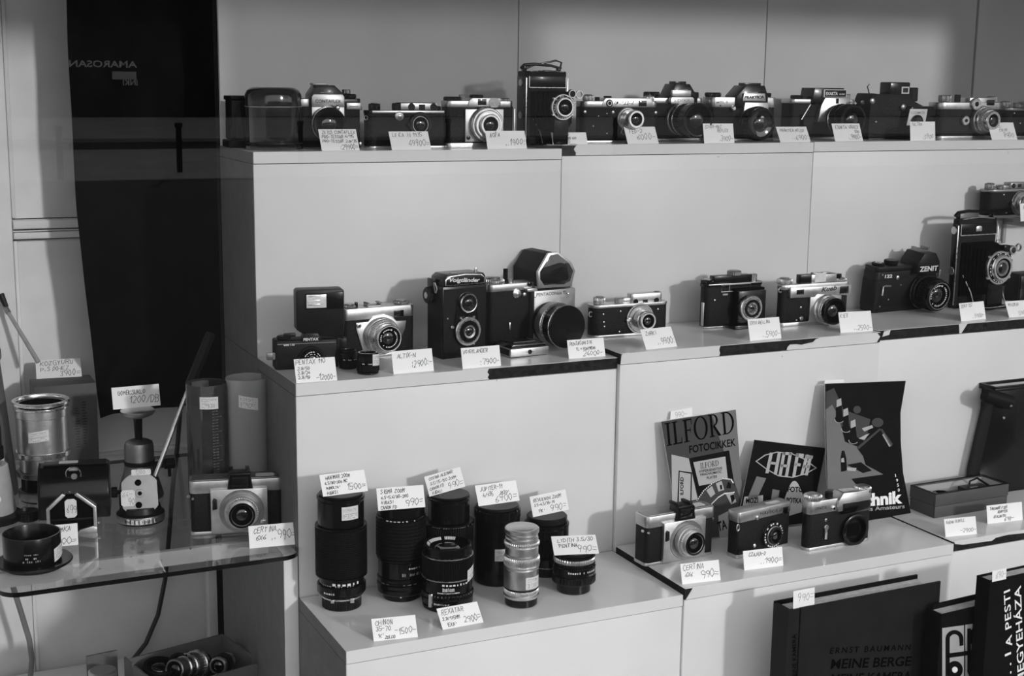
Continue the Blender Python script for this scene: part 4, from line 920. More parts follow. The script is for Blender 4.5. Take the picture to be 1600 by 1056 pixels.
lf.art('big_curve', 'cover_pale', [[(1226, 778)]+[(1226+30*i/12, 778-27*math.sin(PI*i/12)) for i in range(13)]+[(1252, 800), (1232, 806)]], cv, .0004)
lf.text(cv, 'FOTO', 'cover_dark', (1230, 768), (1254.5, 768.5), 8, .0008, bold=.03); lf.text(cv, 'POTKA', 'cover_dark', (1228, 785), (1252, 786), 8, .0008, bold=.03)
lf.art('pale_band', 'cover_pale', [[(1163, 776), (1192, 773.5), (1192, 790), (1160, 790)]], cv, .0004); lf.text(cv, 'MOZI', 'cover_dark', (1165, 786), (1184, 785), 8, .0008, bold=.03)

lf = Leaf('magazine', 'tall dark photographic magazine dated 1950 leaning against the riser', 'book', (on(1360, 815, 2, ZBt).x, -.272, ZBt), 2, 11)
Lp = [(1289.6, 599.6), (1290, 660), (1291, 710), (1293, 765), (1297, 822)]; Rp = [(1415.4, 594.8), (1407, 645), (1407.5, 690), (1411, 738), (1423.5, 803)]
def rul(tab, t, N=20):
    f = t*(len(tab)-1); i = min(int(f), len(tab)-2); w = f-i; return lf.at(tab[i][0]+(tab[i+1][0]-tab[i][0])*w, tab[i][1]+(tab[i+1][1]-tab[i][1])*w)
NJ, NI = 24, 12
def bend(u, v): return .003*math.sin(PI*v)*(u-.3)
def sheet(name, m, d0, d1, parent=None, inset=0):
    t = bmesh.new(); G = {}
    for k, d in ((0, d1), (1, d0)):
        for j in range(NJ+1):
            for i in range(NI+1):
                v = inset+(1-2*inset)*j/NJ; u = inset+(1-2*inset)*i/NI; a, b = rul(Lp, v), rul(Rp, v); p = a+(b-a)*u; p.y = max(p.y, .0005)
                G[k, j, i] = t.verts.new(lf.w(p.x, p.y, d))
    for k in (0, 1):
        for j in range(NJ):
            for i in range(NI): t.faces.new((G[k, j, i], G[k, j, i+1], G[k, j+1, i+1], G[k, j+1, i]))
    for j in range(NJ):
        for i in (0, NI): t.faces.new((G[0, j, i], G[0, j+1, i], G[1, j+1, i], G[1, j, i]))
    for i in range(NI):
        for j in (0, NJ): t.faces.new((G[0, j, i], G[0, j, i+1], G[1, j, i+1], G[1, j, i]))
    bmesh.ops.recalc_face_normals(t, faces=t.faces); return Part(name, m, parent or lf.o)._merge(t).done(30)
cv = sheet('cover', 'cover_dark', -.0005, 0); sheet('pages', 'page', -.004, -.0006, None, .008)
lf.art('pale_ground', 'cover_mid', [[(1290, 640), (1300, 632), (1310, 650), (1320, 690), (1345, 700), (1352, 726), (1380, 741), (1330, 748), (1345, 766), (1293, 764)]], cv, .0003)
lf.art('mid_ground', 'cover_slate', [[(1290.5, 612), (1303, 606), (1318, 640), (1360, 655), (1352, 690), (1312, 668), (1298, 650), (1290.5, 652)], [(1293, 764), (1345, 766), (1370, 790), (1297, 800)]], cv, .0002)
for cx, cy in ((1311, 655), (1321.5, 670), (1333, 688)):
    lf.art('printed_bottle', 'cover_dark', [[(cx-5.5, cy-18), (cx+3.5, cy-22), (cx+6, cy), (cx-5, cy+2)]], cv, .0005); lf.art('printed_bottle_base', 'cover_dark', [arc(cx, cy, 7.5, 0, 350, 20, .75)], cv, .0006); lf.art('printed_glint', 'cover_pale', [[(cx-4, cy-30), (cx+3, cy-33), (cx+4, cy-22), (cx-4, cy-19)]], cv, .0004)
    lf.art('printed_rim', 'cover_pale', [band(cx, cy, 6.6, 7.6, 170, 330, 14, .75)], cv, .0007)
lf.art('printed_tray', 'cover_dark', [[(1338, 699), (1374, 669), (1394, 696), (1360, 728)]], cv, .0006); lf.art('printed_tray_rim', 'cover_slate', [[(1338, 699), (1374, 669), (1376, 671), (1341, 702)], [(1375, 671), (1378, 670), (1395, 694), (1391, 697)]], cv, .0008)
lf.art('printed_tray_glint', 'cover_pale', [[(1378, 679), (1381, 677), (1393, 696), (1389, 698)], [(1341, 685), (1352, 679), (1358, 677), (1350, 687)], [(1346, 669), (1362, 664), (1364, 668), (1350, 674)]], cv, .0008)
lf.art('printed_beads', 'cover_slate', [arc(1371, 660, 9, 0, 350, 18, .8), arc(1339, 640, 6, 0, 350, 14)], cv, .0005)
lf.art('printed_flask', 'cover_dark', [[(1313, 716), (1315, 704), (1319, 704), (1322, 716), (1323, 735), (1314, 737)], [(1323, 726), (1345, 722), (1362, 735), (1348, 739)]], cv, .0006); lf.art('printed_flask_glint', 'cover_pale', [[(1314, 716), (1318, 715), (1319, 722), (1314, 722)], [(1323, 730), (1338, 731), (1336, 736), (1323, 735)]], cv, .0008)
lf.text(cv, 'Technik', 'paper', (1320, 793), (1409.5, 785), 19, .0008, bold=.045)
lf.text(cv, 'Blatt des Amateurs', 'cover_pale', (1322, 801), (1413, 793.5), 6.5, .0008, bold=.01)
for k, c_ in enumerate('1950'): lf.text(cv, c_, 'paper', (1398.5+k*1.3, 745+k*7.6), ((1399.6 if k == 0 else 1401.5)+k*1.3, 744.7+k*7.6), 4.8, .0008, bold=.01)
lf.art('price_slip', 'paper', [[(1291, 599.5), (1322, 597.5), (1322, 592.5), (1292, 594)]], lf.o, -.0046)
# ------------------------------------------------------------------ books in front of the bottom tier
ZK = -.945
yb1 = -.522
P0 = on(1251, 950, 1, yb1)
lf = Leaf('photography_book', 'grey clothbound book with two lines of black capitals, standing half open', 'book', (P0.x, yb1, ZK), 1, 0)
a, b = lf.at(1251, 950), lf.at(1467.5, 942)
W_, H_ = b.x-a.x, a.y
cv = lf.slab('cover', 'cover_grey', [(0, 0), (W_, 0), (W_, H_), (0, H_)], -.003, 0)
lf.slab('hinge_groove', 'cover_dark', [(0, .001), (.0012, .001), (.0012, H_-.002), (0, H_-.002)], 0, .0002, cv)
sp = lf.slab('spine', 'cover_grey', [(-.0205, 0), (-.0008, 0), (-.0008, H_-.001), (-.0205, H_-.001)], -.006, -.001)
lf.slab('spine_side', 'cover_grey', [(-.0205, 0), (-.0130, 0), (-.0130, H_-.002), (-.0205, H_-.002)], -.037, -.006, sp)
lf.text(sp, 'MEINE BERGE MEINE KAMERA', 'letter_black', (1244, 1130), (1244, 990), 7, 0, bold=.01)
lf.slab('back_cover', 'cover_dark', [(-.018, 0), (W_-.012, 0), (W_-.012, H_+.0), (-.018, H_+.0)], -.040, -.037)
for k in range(6): lf.slab('pages', 'page', [(-.0125, .003), (W_-.014-.002*k, .003), (W_-.014-.002*k, H_-.006), (-.012, H_-.006)], -.036+k*.0052, -.036+k*.0052+.0047)
lf.text(cv, 'ERNST BAUMANN', 'letter_black', (1296, 1021), (1421.5, 1015), 9.5, bold=.012, spacing=1.35); lf.text(cv, 'MEINE BERGE', 'letter_black', (1297, 1044.5), (1422, 1039.5), 15, bold=.02); lf.text(cv, 'MEINE KAMERA', 'letter_black', (1297, 1068), (1422, 1063), 15, bold=.02)
card(((1237, 924), (1275, 920), (1279, 949), (1242, 951)), P0.z, [('990=', .2, .42, .34)], 'white price slip reading 990 stuck in the grey clothbound book', 41, base=(lf.o.location+lf.w(a.x-.010, H_-.004, -.004), lf.o.location+lf.w(a.x+.028, H_-.004, -.004)), tilt=3, leg=False, ink='pale_ink')
yb2 = -.560
P0 = on(1471, 960, 1, yb2)
lf = Leaf('photography_book', 'black book with grey square letter tiles on its cover, leaning beside the grey one', 'book', (P0.x, yb2, ZK), 4, 0)
a, b = lf.at(1471, 960), lf.at(1562, 947); W_, H_ = b.x-a.x, a.y
cv = lf.slab('cover', 'cover_dark', [(0, 0), (W_, 0), (W_, H_), (0, H_)], -.002, 0)
lf.slab('back_cover', 'cover_dark', [(.012, 0), (W_-.006, 0), (W_-.006, H_+.004), (.012, H_+.004)], -.030, -.028)
for k in range(5): lf.slab('pages', 'page', [(.01, .003), (W_-.006, .003), (W_-.006, H_-.004), (.01, H_-.004)], -.027+k*.005, -.027+k*.005+.0045)
lf.slab('spine', 'cover_dark', [(0, 0), (.003, 0), (.003, H_), (0, H_)], -.030, -.0022)
tl = lf.art('letter_tile', 'cover_pale', [[(1472, 981), (1506, 976.5), (1506, 1100), (1472, 1100)], [(1508, 976), (1542, 971), (1542, 1100), (1508, 1100)]], cv, .0003)
lt = [band(1491, 998, 7.5, 14, 180, 0), [(1477, 998), (1483.5, 998), (1483.5, 1056), (1477, 1056)], [(1498.5, 998), (1505, 997), (1505, 1008), (1499, 1009)], [(1478, 1021), (1537, 1013), (1537, 1020), (1478, 1028)],
      band(1524, 994.5, 4.6, 12.5, 0, 360, 28, 1.1), [(1511, 982), (1516.5, 981), (1516.5, 1046), (1511, 1046)], [(1530.5, 1028), (1537, 1027), (1537, 1046), (1530.5, 1046)], band(1524, 1046, 7, 13.5, 180, 360), band(1491.5, 1046, 4.6, 12.5, 0, 360, 28, 1.1)]
lf.art('letters', 'cover_dark', lt, tl, .0006); lf.art('letter_dot', 'paper', [arc(1524, 994.5, 4.4, 0, 350, 20), arc(1491.5, 1046, 4.4, 0, 350, 20)], tl, .0006)
lf.art('price_slip', 'paper', [[(1450, 940), (1476, 938), (1480, 965), (1469, 966)]], lf.o, .0006) if False else None
yb3 = -.585
P0 = on(1549, 905, 1, yb3)
lf = Leaf('book', 'black book with tall white serif title running upwards at the right edge', 'book', (P0.x, yb3, ZK), 3, 0)
a, b = lf.at(1549, 907), lf.at(1640, 897); W_, H_ = b.x-a.x, a.y
cv = lf.slab('cover', 'cover_dark', [(0, 0), (W_, 0), (W_, H_), (0, H_)], -.002, 0); lf.slab('pages', 'page', [(.002, .002), (W_-.003, .002), (W_-.003, H_-.003), (.002, H_-.003)], -.024, -.0022); lf.slab('back_cover', 'cover_dark', [(0, 0), (W_, 0), (W_, H_), (0, H_)], -.0265, -.0242)
lf.slab('spine', 'cover_dark', [(-.002, 0), (-.0002, 0), (-.0002, H_), (-.002, H_)], -.0265, 0)
lf.text(cv, 'A PESTI', 'paper', (1581, 1008), (1577.5, 920), 12.5, bold=.012, spacing=1.1); lf.text(cv, '. . . 1', 'paper', (1580, 1065), (1579, 1018), 12, bold=.02); lf.text(cv, 'MEGYEHÁZA', 'paper', (1600, 1066), (1594.5, 914), 13, bold=.012)
card(((1546, 893), (1577, 889), (1580, 904), (1551, 910)), P0.z, [('690-', .25, .25, .5)], 'white price slip reading 690 folded over the top of the black book', 42, base=(lf.o.location+lf.w(.001, H_-.002, .0012), lf.o.location+lf.w(.030, H_-.002, .0012)), tilt=4, leg=False, ink='pale_ink')
# ------------------------------------------------------------------ cameras of the bottom tier, right
LE, BPL, SA, CH, BPT = 'leather', 'black_plastic', 'satin', 'chrome', 'black_paint'
def plain_body(it, x0, x1, D, z1, r=8, bot=5, bm='satin', body='leather', y0=0):
    """leather covered body on a metal bottom plate"""
    Part('body', body, it.r).prism(rrect(x0+.6, x1-.6, y0, y0+D, r), bot-.5, z1, 'z', .5).done()
    if bot: Part('bottom_plate', bm, it.r).prism(rrect(x0, x1, y0-.8, y0+D+.8, r), 0, bot, 'z', .9).done()
def top_plate(it, x0, x1, D, z0, z1, r=8, m='satin', y0=0, bev=1.2):
    return Part('top_plate', m, it.r).prism(rrect(x0, x1, y0-1, y0+D+1, r), z0, z1, 'z', bev).done()
def rect_on(par, name, m, it, x0, x1, y0, y1, d=0., t=.4, bev=.15):
    """small raised rectangle on a front face, photo pixels x0..x1, y0 (top)..y1"""
    xm = (x0+x1)/2
    return Part(name, m, par).box(it.X(x0, d), it.X(x1, d), -d-t, -d+.5, it.Z(xm, y1, d), it.Z(xm, y0, d), bev).done()
def lab(it, par, s, A, B, h, m='ink', d=0., bold=.02, spacing=1., shear=0.):
    x0, x1 = it.X(A[0], d), it.X(B[0], d); z0, z1 = it.Z(*A, d), it.Z(*B, d)
    return text(par, s, m, (x0, -d-.08, z0), h*1.38, (x1-x0, 0, z1-z0), (0, 0, 1), bold=bold, width=math.hypot(x1-x0, z1-z0), spacing=spacing, shear=shear)
CAMS = 'second-hand cameras'
it = It('viewfinder_camera', 'square faced silver and black camera in front of the grey brochure', 'camera', (1008, 886), (1118, 865), z=ZBt)
square_face_camera(it, it.X(1118)-it.X(1008), 12)
card(((1063, 881), (1123, 875), (1126, 906), (1066, 913)), ZBt, [('CERTINA', .06, .66, .22), ('6X6', .1, .34, .18), ('990=', .5, .2, .34)], 'white price card reading 990 in front of the square faced camera on the bottom tier', 51)
it = It('compact_camera', 'small black half frame camera with flat silver top and white numbers round its lens', 'camera', (1151, 874), (1234, 853), z=ZBt); r = it.r
x0, x1 = it.X(1151), it.X(1235); D = 17/it.ox; zt, zb = it.Z(1151, 802), it.Z(1151, 818)
plain_body(it, x0, x1, D, zb+1, 4, 6); tp = top_plate(it, x0, x1, D, zb, zt, 4)
lab(it, tp, 'ЧАЙКА-II', (1185, 805), (1221, 797), 5, d=1, bold=.01, shear=.25); rect_on(tp, 'finder_window', 'lens_glass', it, 1222, 1230, 790, 801, 1)
stud(tp, 'flash_socket', CH, it.X(1180), -1, it.Z(1180, 808), 3.4, 2.5)
lens(r, it.X(1205), it.Z(1205, 834), [(22, 0, 2, BPT), (21, 2, 5, BPT, 0, 'number_ring'), (14.5, 5, 7, SA, 0, 'trim_ring'), (13.5, 7, 11, BPT, 0, 'front_ring')], (10, 3))
ring_marks(r, it.X(1205), it.Z(1205, 834), -5.1, 18, 26, 3.2)
for px, py in ((1178, 852),): stud(r, 'lock_button', CH, it.X(px), 0, it.Z(px, py), 3, 2)
Part('strap_lug', CH, r).tube([(x0-1+2.5*math.cos(a), -1, zb-6+5*math.sin(a)) for a in [k*.5 for k in range(13)]], .9, 8, True).done()
flat_sticker(tp, (x0+(x1-x0)*.62, D*.25, zt), (1, 0, 0), (0, 1, 0), 26, D*.45, [('......', .1, .4, .25)], 13)
Part('frame_counter', 'dull_metal', tp).box(x0+14, x0+22, D*.5, D*.58, zt-.2, zt+.3).done()
card(((1161, 861), (1221.5, 854), (1224, 883.5), (1163, 891)), ZBt, [('CZAJKA-2', .14, .68, .16), ('..1900=', .42, .22, .28)], 'white price card reading 1900 in front of the half frame camera', 52)
it = It('slr_camera', 'black and silver reflex camera body without a lens, in front of the 1950 magazine', 'camera', (1260, 862), (1362, 844), z=ZBt); r = it.r
x0, x1 = it.X(1260), it.X(1362); D = 13/it.ox; zt, zb = it.Z(1262, 785), it.Z(1262, 805)
plain_body(it, x0, x1, D, zb+1, 8, 5); tp = top_plate(it, x0, x1, D, zb, zt, 8)
a, b = it.X(1303), it.X(1355); zp = it.Z(1330, 765)
ph = Part('prism_housing', SA, tp).prism([(a, zb), (b, zb), (b, it.Z(1355, 775)), (b-5, zp-1), (a+9, zp), (a, it.Z(1303, 781))], -6, D*.9, 'y', 1.2).done()
Part('meter_window', 'lens_glass', ph).box(a+8, b-1, -7, -5, it.Z(1330, 797.5), it.Z(1330, 781), .3).done()
lab(it, tp, 'ZENIT-E', (1270, 797), (1288, 794), 4, d=1)
stud(tp, 'flash_socket', CH, it.X(1298), -1, it.Z(1298, 793), 3.8, 3); stud(tp, 'socket_core', 'black_matte', it.X(1298), -3.6, it.Z(1298, 793), 1.6, 1)
knob(it, tp, 'rewind_knob', x0+13, D*.4, zt, 14, 9, CH, 30, SA); knob(it, tp, 'speed_dial', x1-14, D*.4, zt, 13, 10, CH, 30, 'dull_metal'); knob(it, tp, 'shutter_button', a-9, D*.35, zt, 6, 9, BPL, 0)
fr = Part('lens_mount', BPT, r).lathe([(15, 0), (24, 0), (25, 2), (25, 6), (23, 7), (19, 7), (18.5, 5), (18, -1), (0, -2)], (it.X(1333), 0, it.Z(1333, 826)), '-y', 48).done()
Part('mount_throat', 'black_matte', fr).box(it.X(1333)-11, it.X(1333)+11, -2, -1, it.Z(1333, 826)-10, it.Z(1333, 826)+10).done()
sl = Part('self_timer_lever', CH, r); sl.box(it.X(1288)-2.4, it.X(1288)+2.4, -3.2, -1, it.Z(1288, 842), it.Z(1288, 823), 1.2).cyl(4, 0, 3.6, (it.X(1288), 0, it.Z(1288, 823)), '-y').done()
stud(r, 'release_button', CH, it.X(1288), 0, it.Z(1288, 812), 2.6, 2)
flat_sticker(ph, (a+12, 0, zp+.2), (1, 0, -.02), (0, 1, 0), 28, D*.7, [('......', .1, .6, .15), ('....', .3, .2, .2)], 14)
# open two-part box and big black camera at the right end
it = It('presentation_box', 'open grey box with white lining and dark fittings at the right of the bottom tier', 'box', (1460, 810), (1576, 791), z=ZCt); r = it.r
W = it.X(1576); D = 40/it.ox; z1, z2 = 18, 37
def tray(name, m, e, za, zb, th):
    return Part(name, m, r).box(-e, W+e, -e, th, za, zb, .6).box(-e, W+e, D-th, D+e, za, zb, .6).box(-e, th, th, D-th, za, zb).box(W-th, W+e, th, D-th, za, zb).done()
tray('lower_part', 'card_grey', 0, 0, z1, 3); tray('upper_part', 'card_grey', .8, z1+.6, z2, 3.5)
Part('bottom', 'card_grey', r).box(2, W-2, 2, D-2, 0, 1.5).done()
Part('lining', 'cover_pale', r).box(3.6, W-3.6, D-5, D-3.6, 2, z2-2).box(3.6, 4.4, 4, D-4, 2, z2-2).box(W-4.4, W-3.6, 4, D-4, 2, z2-2).box(3.6, W-3.6, 3.6, D-3.6, 18, 20).done()
Part('rim_band', 'cover_dark', r).box(-.9, W+.9, -.9, 3.6, z2, z2+.5).box(-.9, W+.9, D-3.6, D+.9, z2, z2+.5).box(-.9, 3.6, 3.6, D-3.6, z2, z2+.5).box(W-3.6, W+.9, 3.6, D-3.6, z2, z2+.5).done()
sx = it.s
def tucked(name, label, cat, parts):
    o = thing(name, label, cat, Vector(it.P), it.yaw, None, it.s)
    for nm, m, f in parts: f(Part(nm, m, o)).done()
tucked('viewfinder', 'black folded frame finder lying at the right in the open grey box', 'viewfinder', [('body', BPL, lambda p: p.box(W*.56, W*.88, D*.35, D*.75, 20, 30, 1.5)), ('frame', BPT, lambda p: p.tube([(W*.54, D*.3, 21), (W*.62, D*.45, 41), (W*.74, D*.5, 43), (W*.88, D*.4, 30)], 1.6)), ('clip', SA, lambda p: p.box(W*.6, W*.7, D*.33, D*.4, 30, 33, .5))])
tucked('filter', 'small dark fitting lying at the left in the open grey box', 'fitting', [('ring', BPT, lambda p: p.lathe([(9, 20), (13, 20), (14, 23), (14, 29), (12, 30), (9, 30), (9, 20)], (W*.24, D*.45, 0))), ('clip', BPL, lambda p: p.box(W*.33, W*.5, D*.35, D*.6, 20, 28, 1.2))])
card(((1475, 811), (1523.5, 805), (1526.5, 834), (1477.5, 839)), ZCt, [('KODAK DUOFLE', .06, .72, .13), ('-2900-', .48, .16, .22)], 'white price card reading 2900 in front of the open grey box', 53, ink='pale_ink')
card(((1541.5, 790), (1596.5, 784), (1598, 812), (1543, 818.5)), ZCt, [('TAKUMAR FISH', .08, .74, .13), ('ADAPTER', .3, .52, .12), ('ATALAKITO', .18, .28, .12), ('690-', .48, .06, .2)], 'white price card reading 690 at the right edge, beside the open grey box', 54)
it = It('box_camera', 'big black camera with a round side handle at the right edge of the bottom tier', 'camera', (1527, 776), z=ZCt, yaw=0); r = it.r
xl, xr = it.X(1526), it.X(1622)
zt = it.Z(1541, 606); bx0 = it.X(1541)
D = 52
Part('body', BPT, r).prism([(xl, 0), (xr, 0), (xr, zt-8), (bx0, zt-8), (bx0, it.Z(1540, 645)), (xl+1, it.Z(1526, 738))], 0, D*.5, 'y', 1.2).done()
tf = Part('top_frame', BPL, r).box(bx0-1, xr, -3, D*.6, zt-8, zt-3, 1).box(bx0-1, xr, -3, 1, zt-3, zt, .8).box(bx0-1, bx0+3, -3, D*.6, zt-3, zt, .8).box(bx0-1, xr, D*.56, D*.6, zt-3, zt, .8).done()
Part('top_glass', 'lens_glass', tf).box(bx0+4, xr-3, 2, D*.55, zt-3.4, zt-2.6).done()
hz = it.Z(1548, 624)
h = Part('handle', 'black_rubber', r).tube([(it.X(1527), 4, it.Z(1527, 619)), (it.X(1528), 2, it.Z(1528, 619.3)), (it.X(1565, 6), -8, it.Z(1565, 629, 6)), (it.X(1566, 6), -8, it.Z(1566, 629.4, 6))], [9, 11, 11, 9], 20).done()
stud(h, 'screw', CH, it.X(1556), -10, hz-8, 2.4, 8); stud(r, 'screw', CH, it.X(1559), 0, it.Z(1559, 653), 2, 2)

# ------------------------------------------------------------------ cameras of the middle tier
it = It('miniature_camera', 'tiny black reflex camera with a tall flash unit, left of the middle tier', 'camera', (430, 579), (531, 574), z=ZM); r = it.r
x0, x1 = it.X(430), it.X(531); D = 34; zt = it.Z(430, 533)
Part('body', BPL, r).prism(rrect(x0, x1, 0, D, 6), 0, zt, 'z', 3, 3).done()
ph = Part('prism_housing', BPL, r).prism([(it.X(472), zt-2), (it.X(505), zt-2), (it.X(497.5), it.Z(497, 519.5)), (it.X(479), it.Z(479, 519.5))], -4, D*.7, 'y', 1).done()
lab(it, ph, 'PENTAX', (475, 532.6), (499, 531.4), 4.4, 'white_mark', 4.1, .03); lab(it, r, 'auto 110', (444, 540.5), (461, 539.8), 3.4, 'white_mark', .1, .03)
Part('shoulder_line', 'grey_mark', r).box(x0+4, x1-4, -.25, 0, zt-6, zt-5.2).done()
o = lens(r, it.X(487), it.Z(487, 560), [(20, 0, 4, BPL), (17, 4, 9, BPT, 36, 'focus_ring'), (14, 9, 14, BPT, 0, 'front_ring')], (11.5, 3), marks=26)
ring_marks(o, it.X(487), it.Z(487, 560), -14.1, 12.8, 22, 1.6)
Part('advance_lever', BPL, r).cyl(11, zt, zt+5, (x0+16, D*.45, 0)).box(x0+16, x0+34, D*.3, D*.5, zt+3, zt+9, 1.5).done()
st = Part('strap_loop', 'dull_metal', r).box(x0-12, x0+4, 4, 9, 16, 27, 1.2).done(); Part('strap_pad', 'grey_cable', st).box(x0-3, x0+4.5, 3, 4.2, 16.5, 26.5, .8).done()
fl = Part('flash_unit', BPL, r)
fx0, fx1 = it.X(465, -8), it.X(541, -8); fz1 = it.Z(500, 452, -8); fz0 = it.Z(500, 516, -8)
fl.prism([(fx0+9, fz0-4), (fx1-2, fz0-14), (fx1, fz0), (fx1, fz1-3), (fx1-3, fz1), (fx0+3, fz1), (fx0, fz1-3), (fx0, fz0+2)], 8, 38, 'y', 1.6).box(it.X(500), fx1-3, 10, 30, 6, fz0, 1).box(fx1-10, fx1+4, 10, 26, 26, 44, 1.5)
fl = fl.done()
wd = Part('reflector', 'flash_lens', fl).box(it.X(480.5, -8), it.X(512.5, -8), 6.6, 8.2, it.Z(496, 480.5, -8), it.Z(496, 459.5, -8), .4).done()
for k in range(3):
    zz = it.Z(496, 476-k*6.4, -8); Part('reflector_rib', 'chrome', wd).box(it.X(483, -8), it.X(502, -8), 6.2, 6.7, zz, zz+1.6, .2).done()
Part('flash_tube', 'white_mark', wd).box(it.X(482, -8), it.X(503, -8), 6.0, 6.7, it.Z(496, 471, -8), it.Z(496, 468.5, -8), .5).done()
q = Part('reflector_frame', BPT, fl); a, b, c, d_ = it.X(479, -8), it.X(514, -8), it.Z(496, 482, -8), it.Z(496, 458, -8)
q.box(a, b, 6, 8, c, c+1.6).box(a, b, 6, 8, d_-1.6, d_).box(a, a+1.6, 6, 8, c, d_).box(b-1.6, b, 6, 8, c, d_).done()
Part('sensor', 'lens_glass', fl).cyl(4.6, -8.4, -7.5, (it.X(523, -8), 0, it.Z(523, 466, -8)), '-y').done(); Part('sensor_panel', BPT, fl).box(b+1, fx1-2, 7.2, 8.2, c-1, d_+1, .3).done()
card(((459, 561.5), (523.5, 556), (527, 594), (463, 598.5)), ZM, [('PENTAX 110', .03, .76, .18), ('2.8/50', .06, .52, .12), ('2.8/24', .06, .34, .12), ('2.8/18', .06, .16, .12), ('-12000-', .5, .06, .22)], 'white price card reading 12000 at the left corner of the middle tier', 61)
def small_lens(label, px, py, r_, h, stick):
    i2 = It('lens', label, 'lens', (px, py), z=ZM, yaw=-10)
    vlens(i2, [(r_*.94, 0, h*.12, BPT), (r_, h*.12, h*.48, 'black_rubber', 34, 'focus_ring'), (r_*.97, h*.48, h*.56, BPT), (r_*.95, h*.56, h*.9, BPT), (r_*.90, h*.9, h, BPT, 0, 'front_ring')], (r_*.7, h*.15))
    cylmark(i2.r, 'white_mark', r_*.985, h*.5, h*.06, -40, 50, 12, fill=.6)
    if stick: cylsticker(i2.r, r_*1.0, 15, 85, h*.42, h*.95, seed=9, skew=-2)
small_lens('small black lens without sticker beside the tiny camera', 544, 575, 14.5, 29, False)
small_lens('small black lens with a price sticker standing in front of the tiny camera', 575, 583, 17.5, 33, True)
# silver viewfinder camera with a shield shaped face
it = It('viewfinder_camera', 'silver camera with shield shaped front plate, partly behind the flash unit', 'camera', (537, 562), (652, 551), z=ZM); r = it.r
x0, x1 = it.X(537), it.X(652); D = 32; zt, zb = it.Z(541, 484), it.Z(541, 502)
plain_body(it, x0, x1, D, zb+1, 9, 5); tp = top_plate(it, x0, x1, D, zb, zt, 9)
fp = Part('face_plate', SA, r).prism([(it.X(556), it.Z(556, 504)), (it.X(575), it.Z(575, 502)), (it.X(582), it.Z(582, 494)), (it.X(600), it.Z(600, 489.5)), (it.X(614), it.Z(614, 493)), (it.X(620), it.Z(620, 500)), (it.X(636), it.Z(636, 499)), (it.X(634), it.Z(634, 512)), (it.X(618), it.Z(618, 548)), (it.X(568), it.Z(568, 552)), (it.X(556), it.Z(556, 515))][::-1], -3, 1, 'y', .8).done()
mx, mz = it.X(594.5), it.Z(594.5, 523); dd = it.D(13)
lens(fp, mx, mz, [(29, 0, dd*.25, SA), (27, dd*.25, dd*.38, CH, 0, 'aperture_ring'), (25.5, dd*.38, dd*.62, 'aluminium', 50, 'focus_ring'), (23, dd*.62, dd*.74, CH, 0, 'scale_ring'), (21, dd*.74, dd, SA, 0, 'front_ring')], (17, 5), -3, marks=30)
Part('front_rim', BPT, fp).lathe([(18.6, dd+3.05), (17, dd+3.05), (17, dd+2.4)], (mx, 0, mz), '-y', 48).done()
rect_on(tp, 'finder_window', 'lens_glass', it, 617, 633, 483.5, 493.5, 1); stud(fp, 'flash_socket', SA, it.X(560), -3, it.Z(560, 508), 4, 2); stud(fp, 'socket_core', BPT, it.X(560), -4.8, it.Z(560, 508), 1.7, .8)
s_ = Part('accessory_shoe', 'dull_metal', tp); xs_ = it.X(578); s_.box(xs_, xs_+24, D*.2, D*.7, zt, zt+2).box(xs_, xs_+4, D*.2, D*.7, zt+4.4, zt+6).box(xs_+20, xs_+24, D*.2, D*.7, zt+4.4, zt+6).box(xs_, xs_+1.6, D*.2, D*.7, zt, zt+6).box(xs_+22.4, xs_+24, D*.2, D*.7, zt, zt+6).done()
knob(it, tp, 'rewind_knob', it.X(636), D*.5, zt, 12.5, 5, 'dull_metal', 26, SA); knob(it, tp, 'advance_knob', x0+16, D*.5, zt, 12, 5, 'dull_metal', 26, SA); Part('release_lever', BPT, tp).box(it.X(559), it.X(563), D*.2, D*.35, zt, zt+9, .8).done()
flat_sticker(tp, (it.X(606), D*.3, zt), (1, 0, 0), (0, 1, 0), 17, 12, [], 0)
card(((611.5, 549), (674.5, 543), (678, 579), (615, 584.5)), ZM, [('ALTIX-n', .12, .68, .17), (':2900:-', .46, .24, .26)], 'white price card reading 2900 in front of the shield faced camera', 62)
# twin lens reflex
it = It('twin_lens_reflex', 'black twin lens reflex camera with script nameplate on its hood', 'camera', (691, 562), (761, 554), z=ZM); r = it.r
x0, x1 = it.X(691), it.X(761); D = 24/it.ox; zt = it.Z(691, 450)
Part('body', BPT, r).box(x0, x1, 0, D, 0, zt, 1.5).done(); Part('side_leather', LE, r).box(x0-.7, x0+.5, 3, D-3, 3, zt-4, .3).done(); Part('front_leather', LE, r).box(x0+2, x1-2, -.7, .5, 3, zt-4, .3).done()
n0, n1 = it.X(695), it.X(757); h0, h1 = it.Z(725, 444.5), it.Z(725, 429)
hd = Part('focusing_hood', BPT, r).prism([(x0+3, zt), (x1-1, zt), (x1-2, zt+13), (x1-6, zt+18), (x0+12, zt+18), (x0+5, zt+13)], 1, D-4, 'y', 1).done()
out = [(n0, h0), (n1, h0), (n1, h1-6), (n1-6, h1-1), ((n0+n1)/2, h1+1), (n0+8, h1-1), (n0, h1-6)]
cx_, cz_ = (n0+n1)/2, (h0+h1)/2
Part('nameplate_rim', CH, hd).prism(out, -1.4, 0, 'y', .3).done(); np_ = Part('nameplate', BPT, hd).prism([(cx_+(x-cx_)*.955, cz_+(z-cz_)*.86) for x, z in out], -1.9, -1.2, 'y', .2).done()
lab(it, np_, 'Voigtländer', (702, 441.5), (750, 439.5), 6.4, 'white_mark', 1.95, .03, shear=.3)
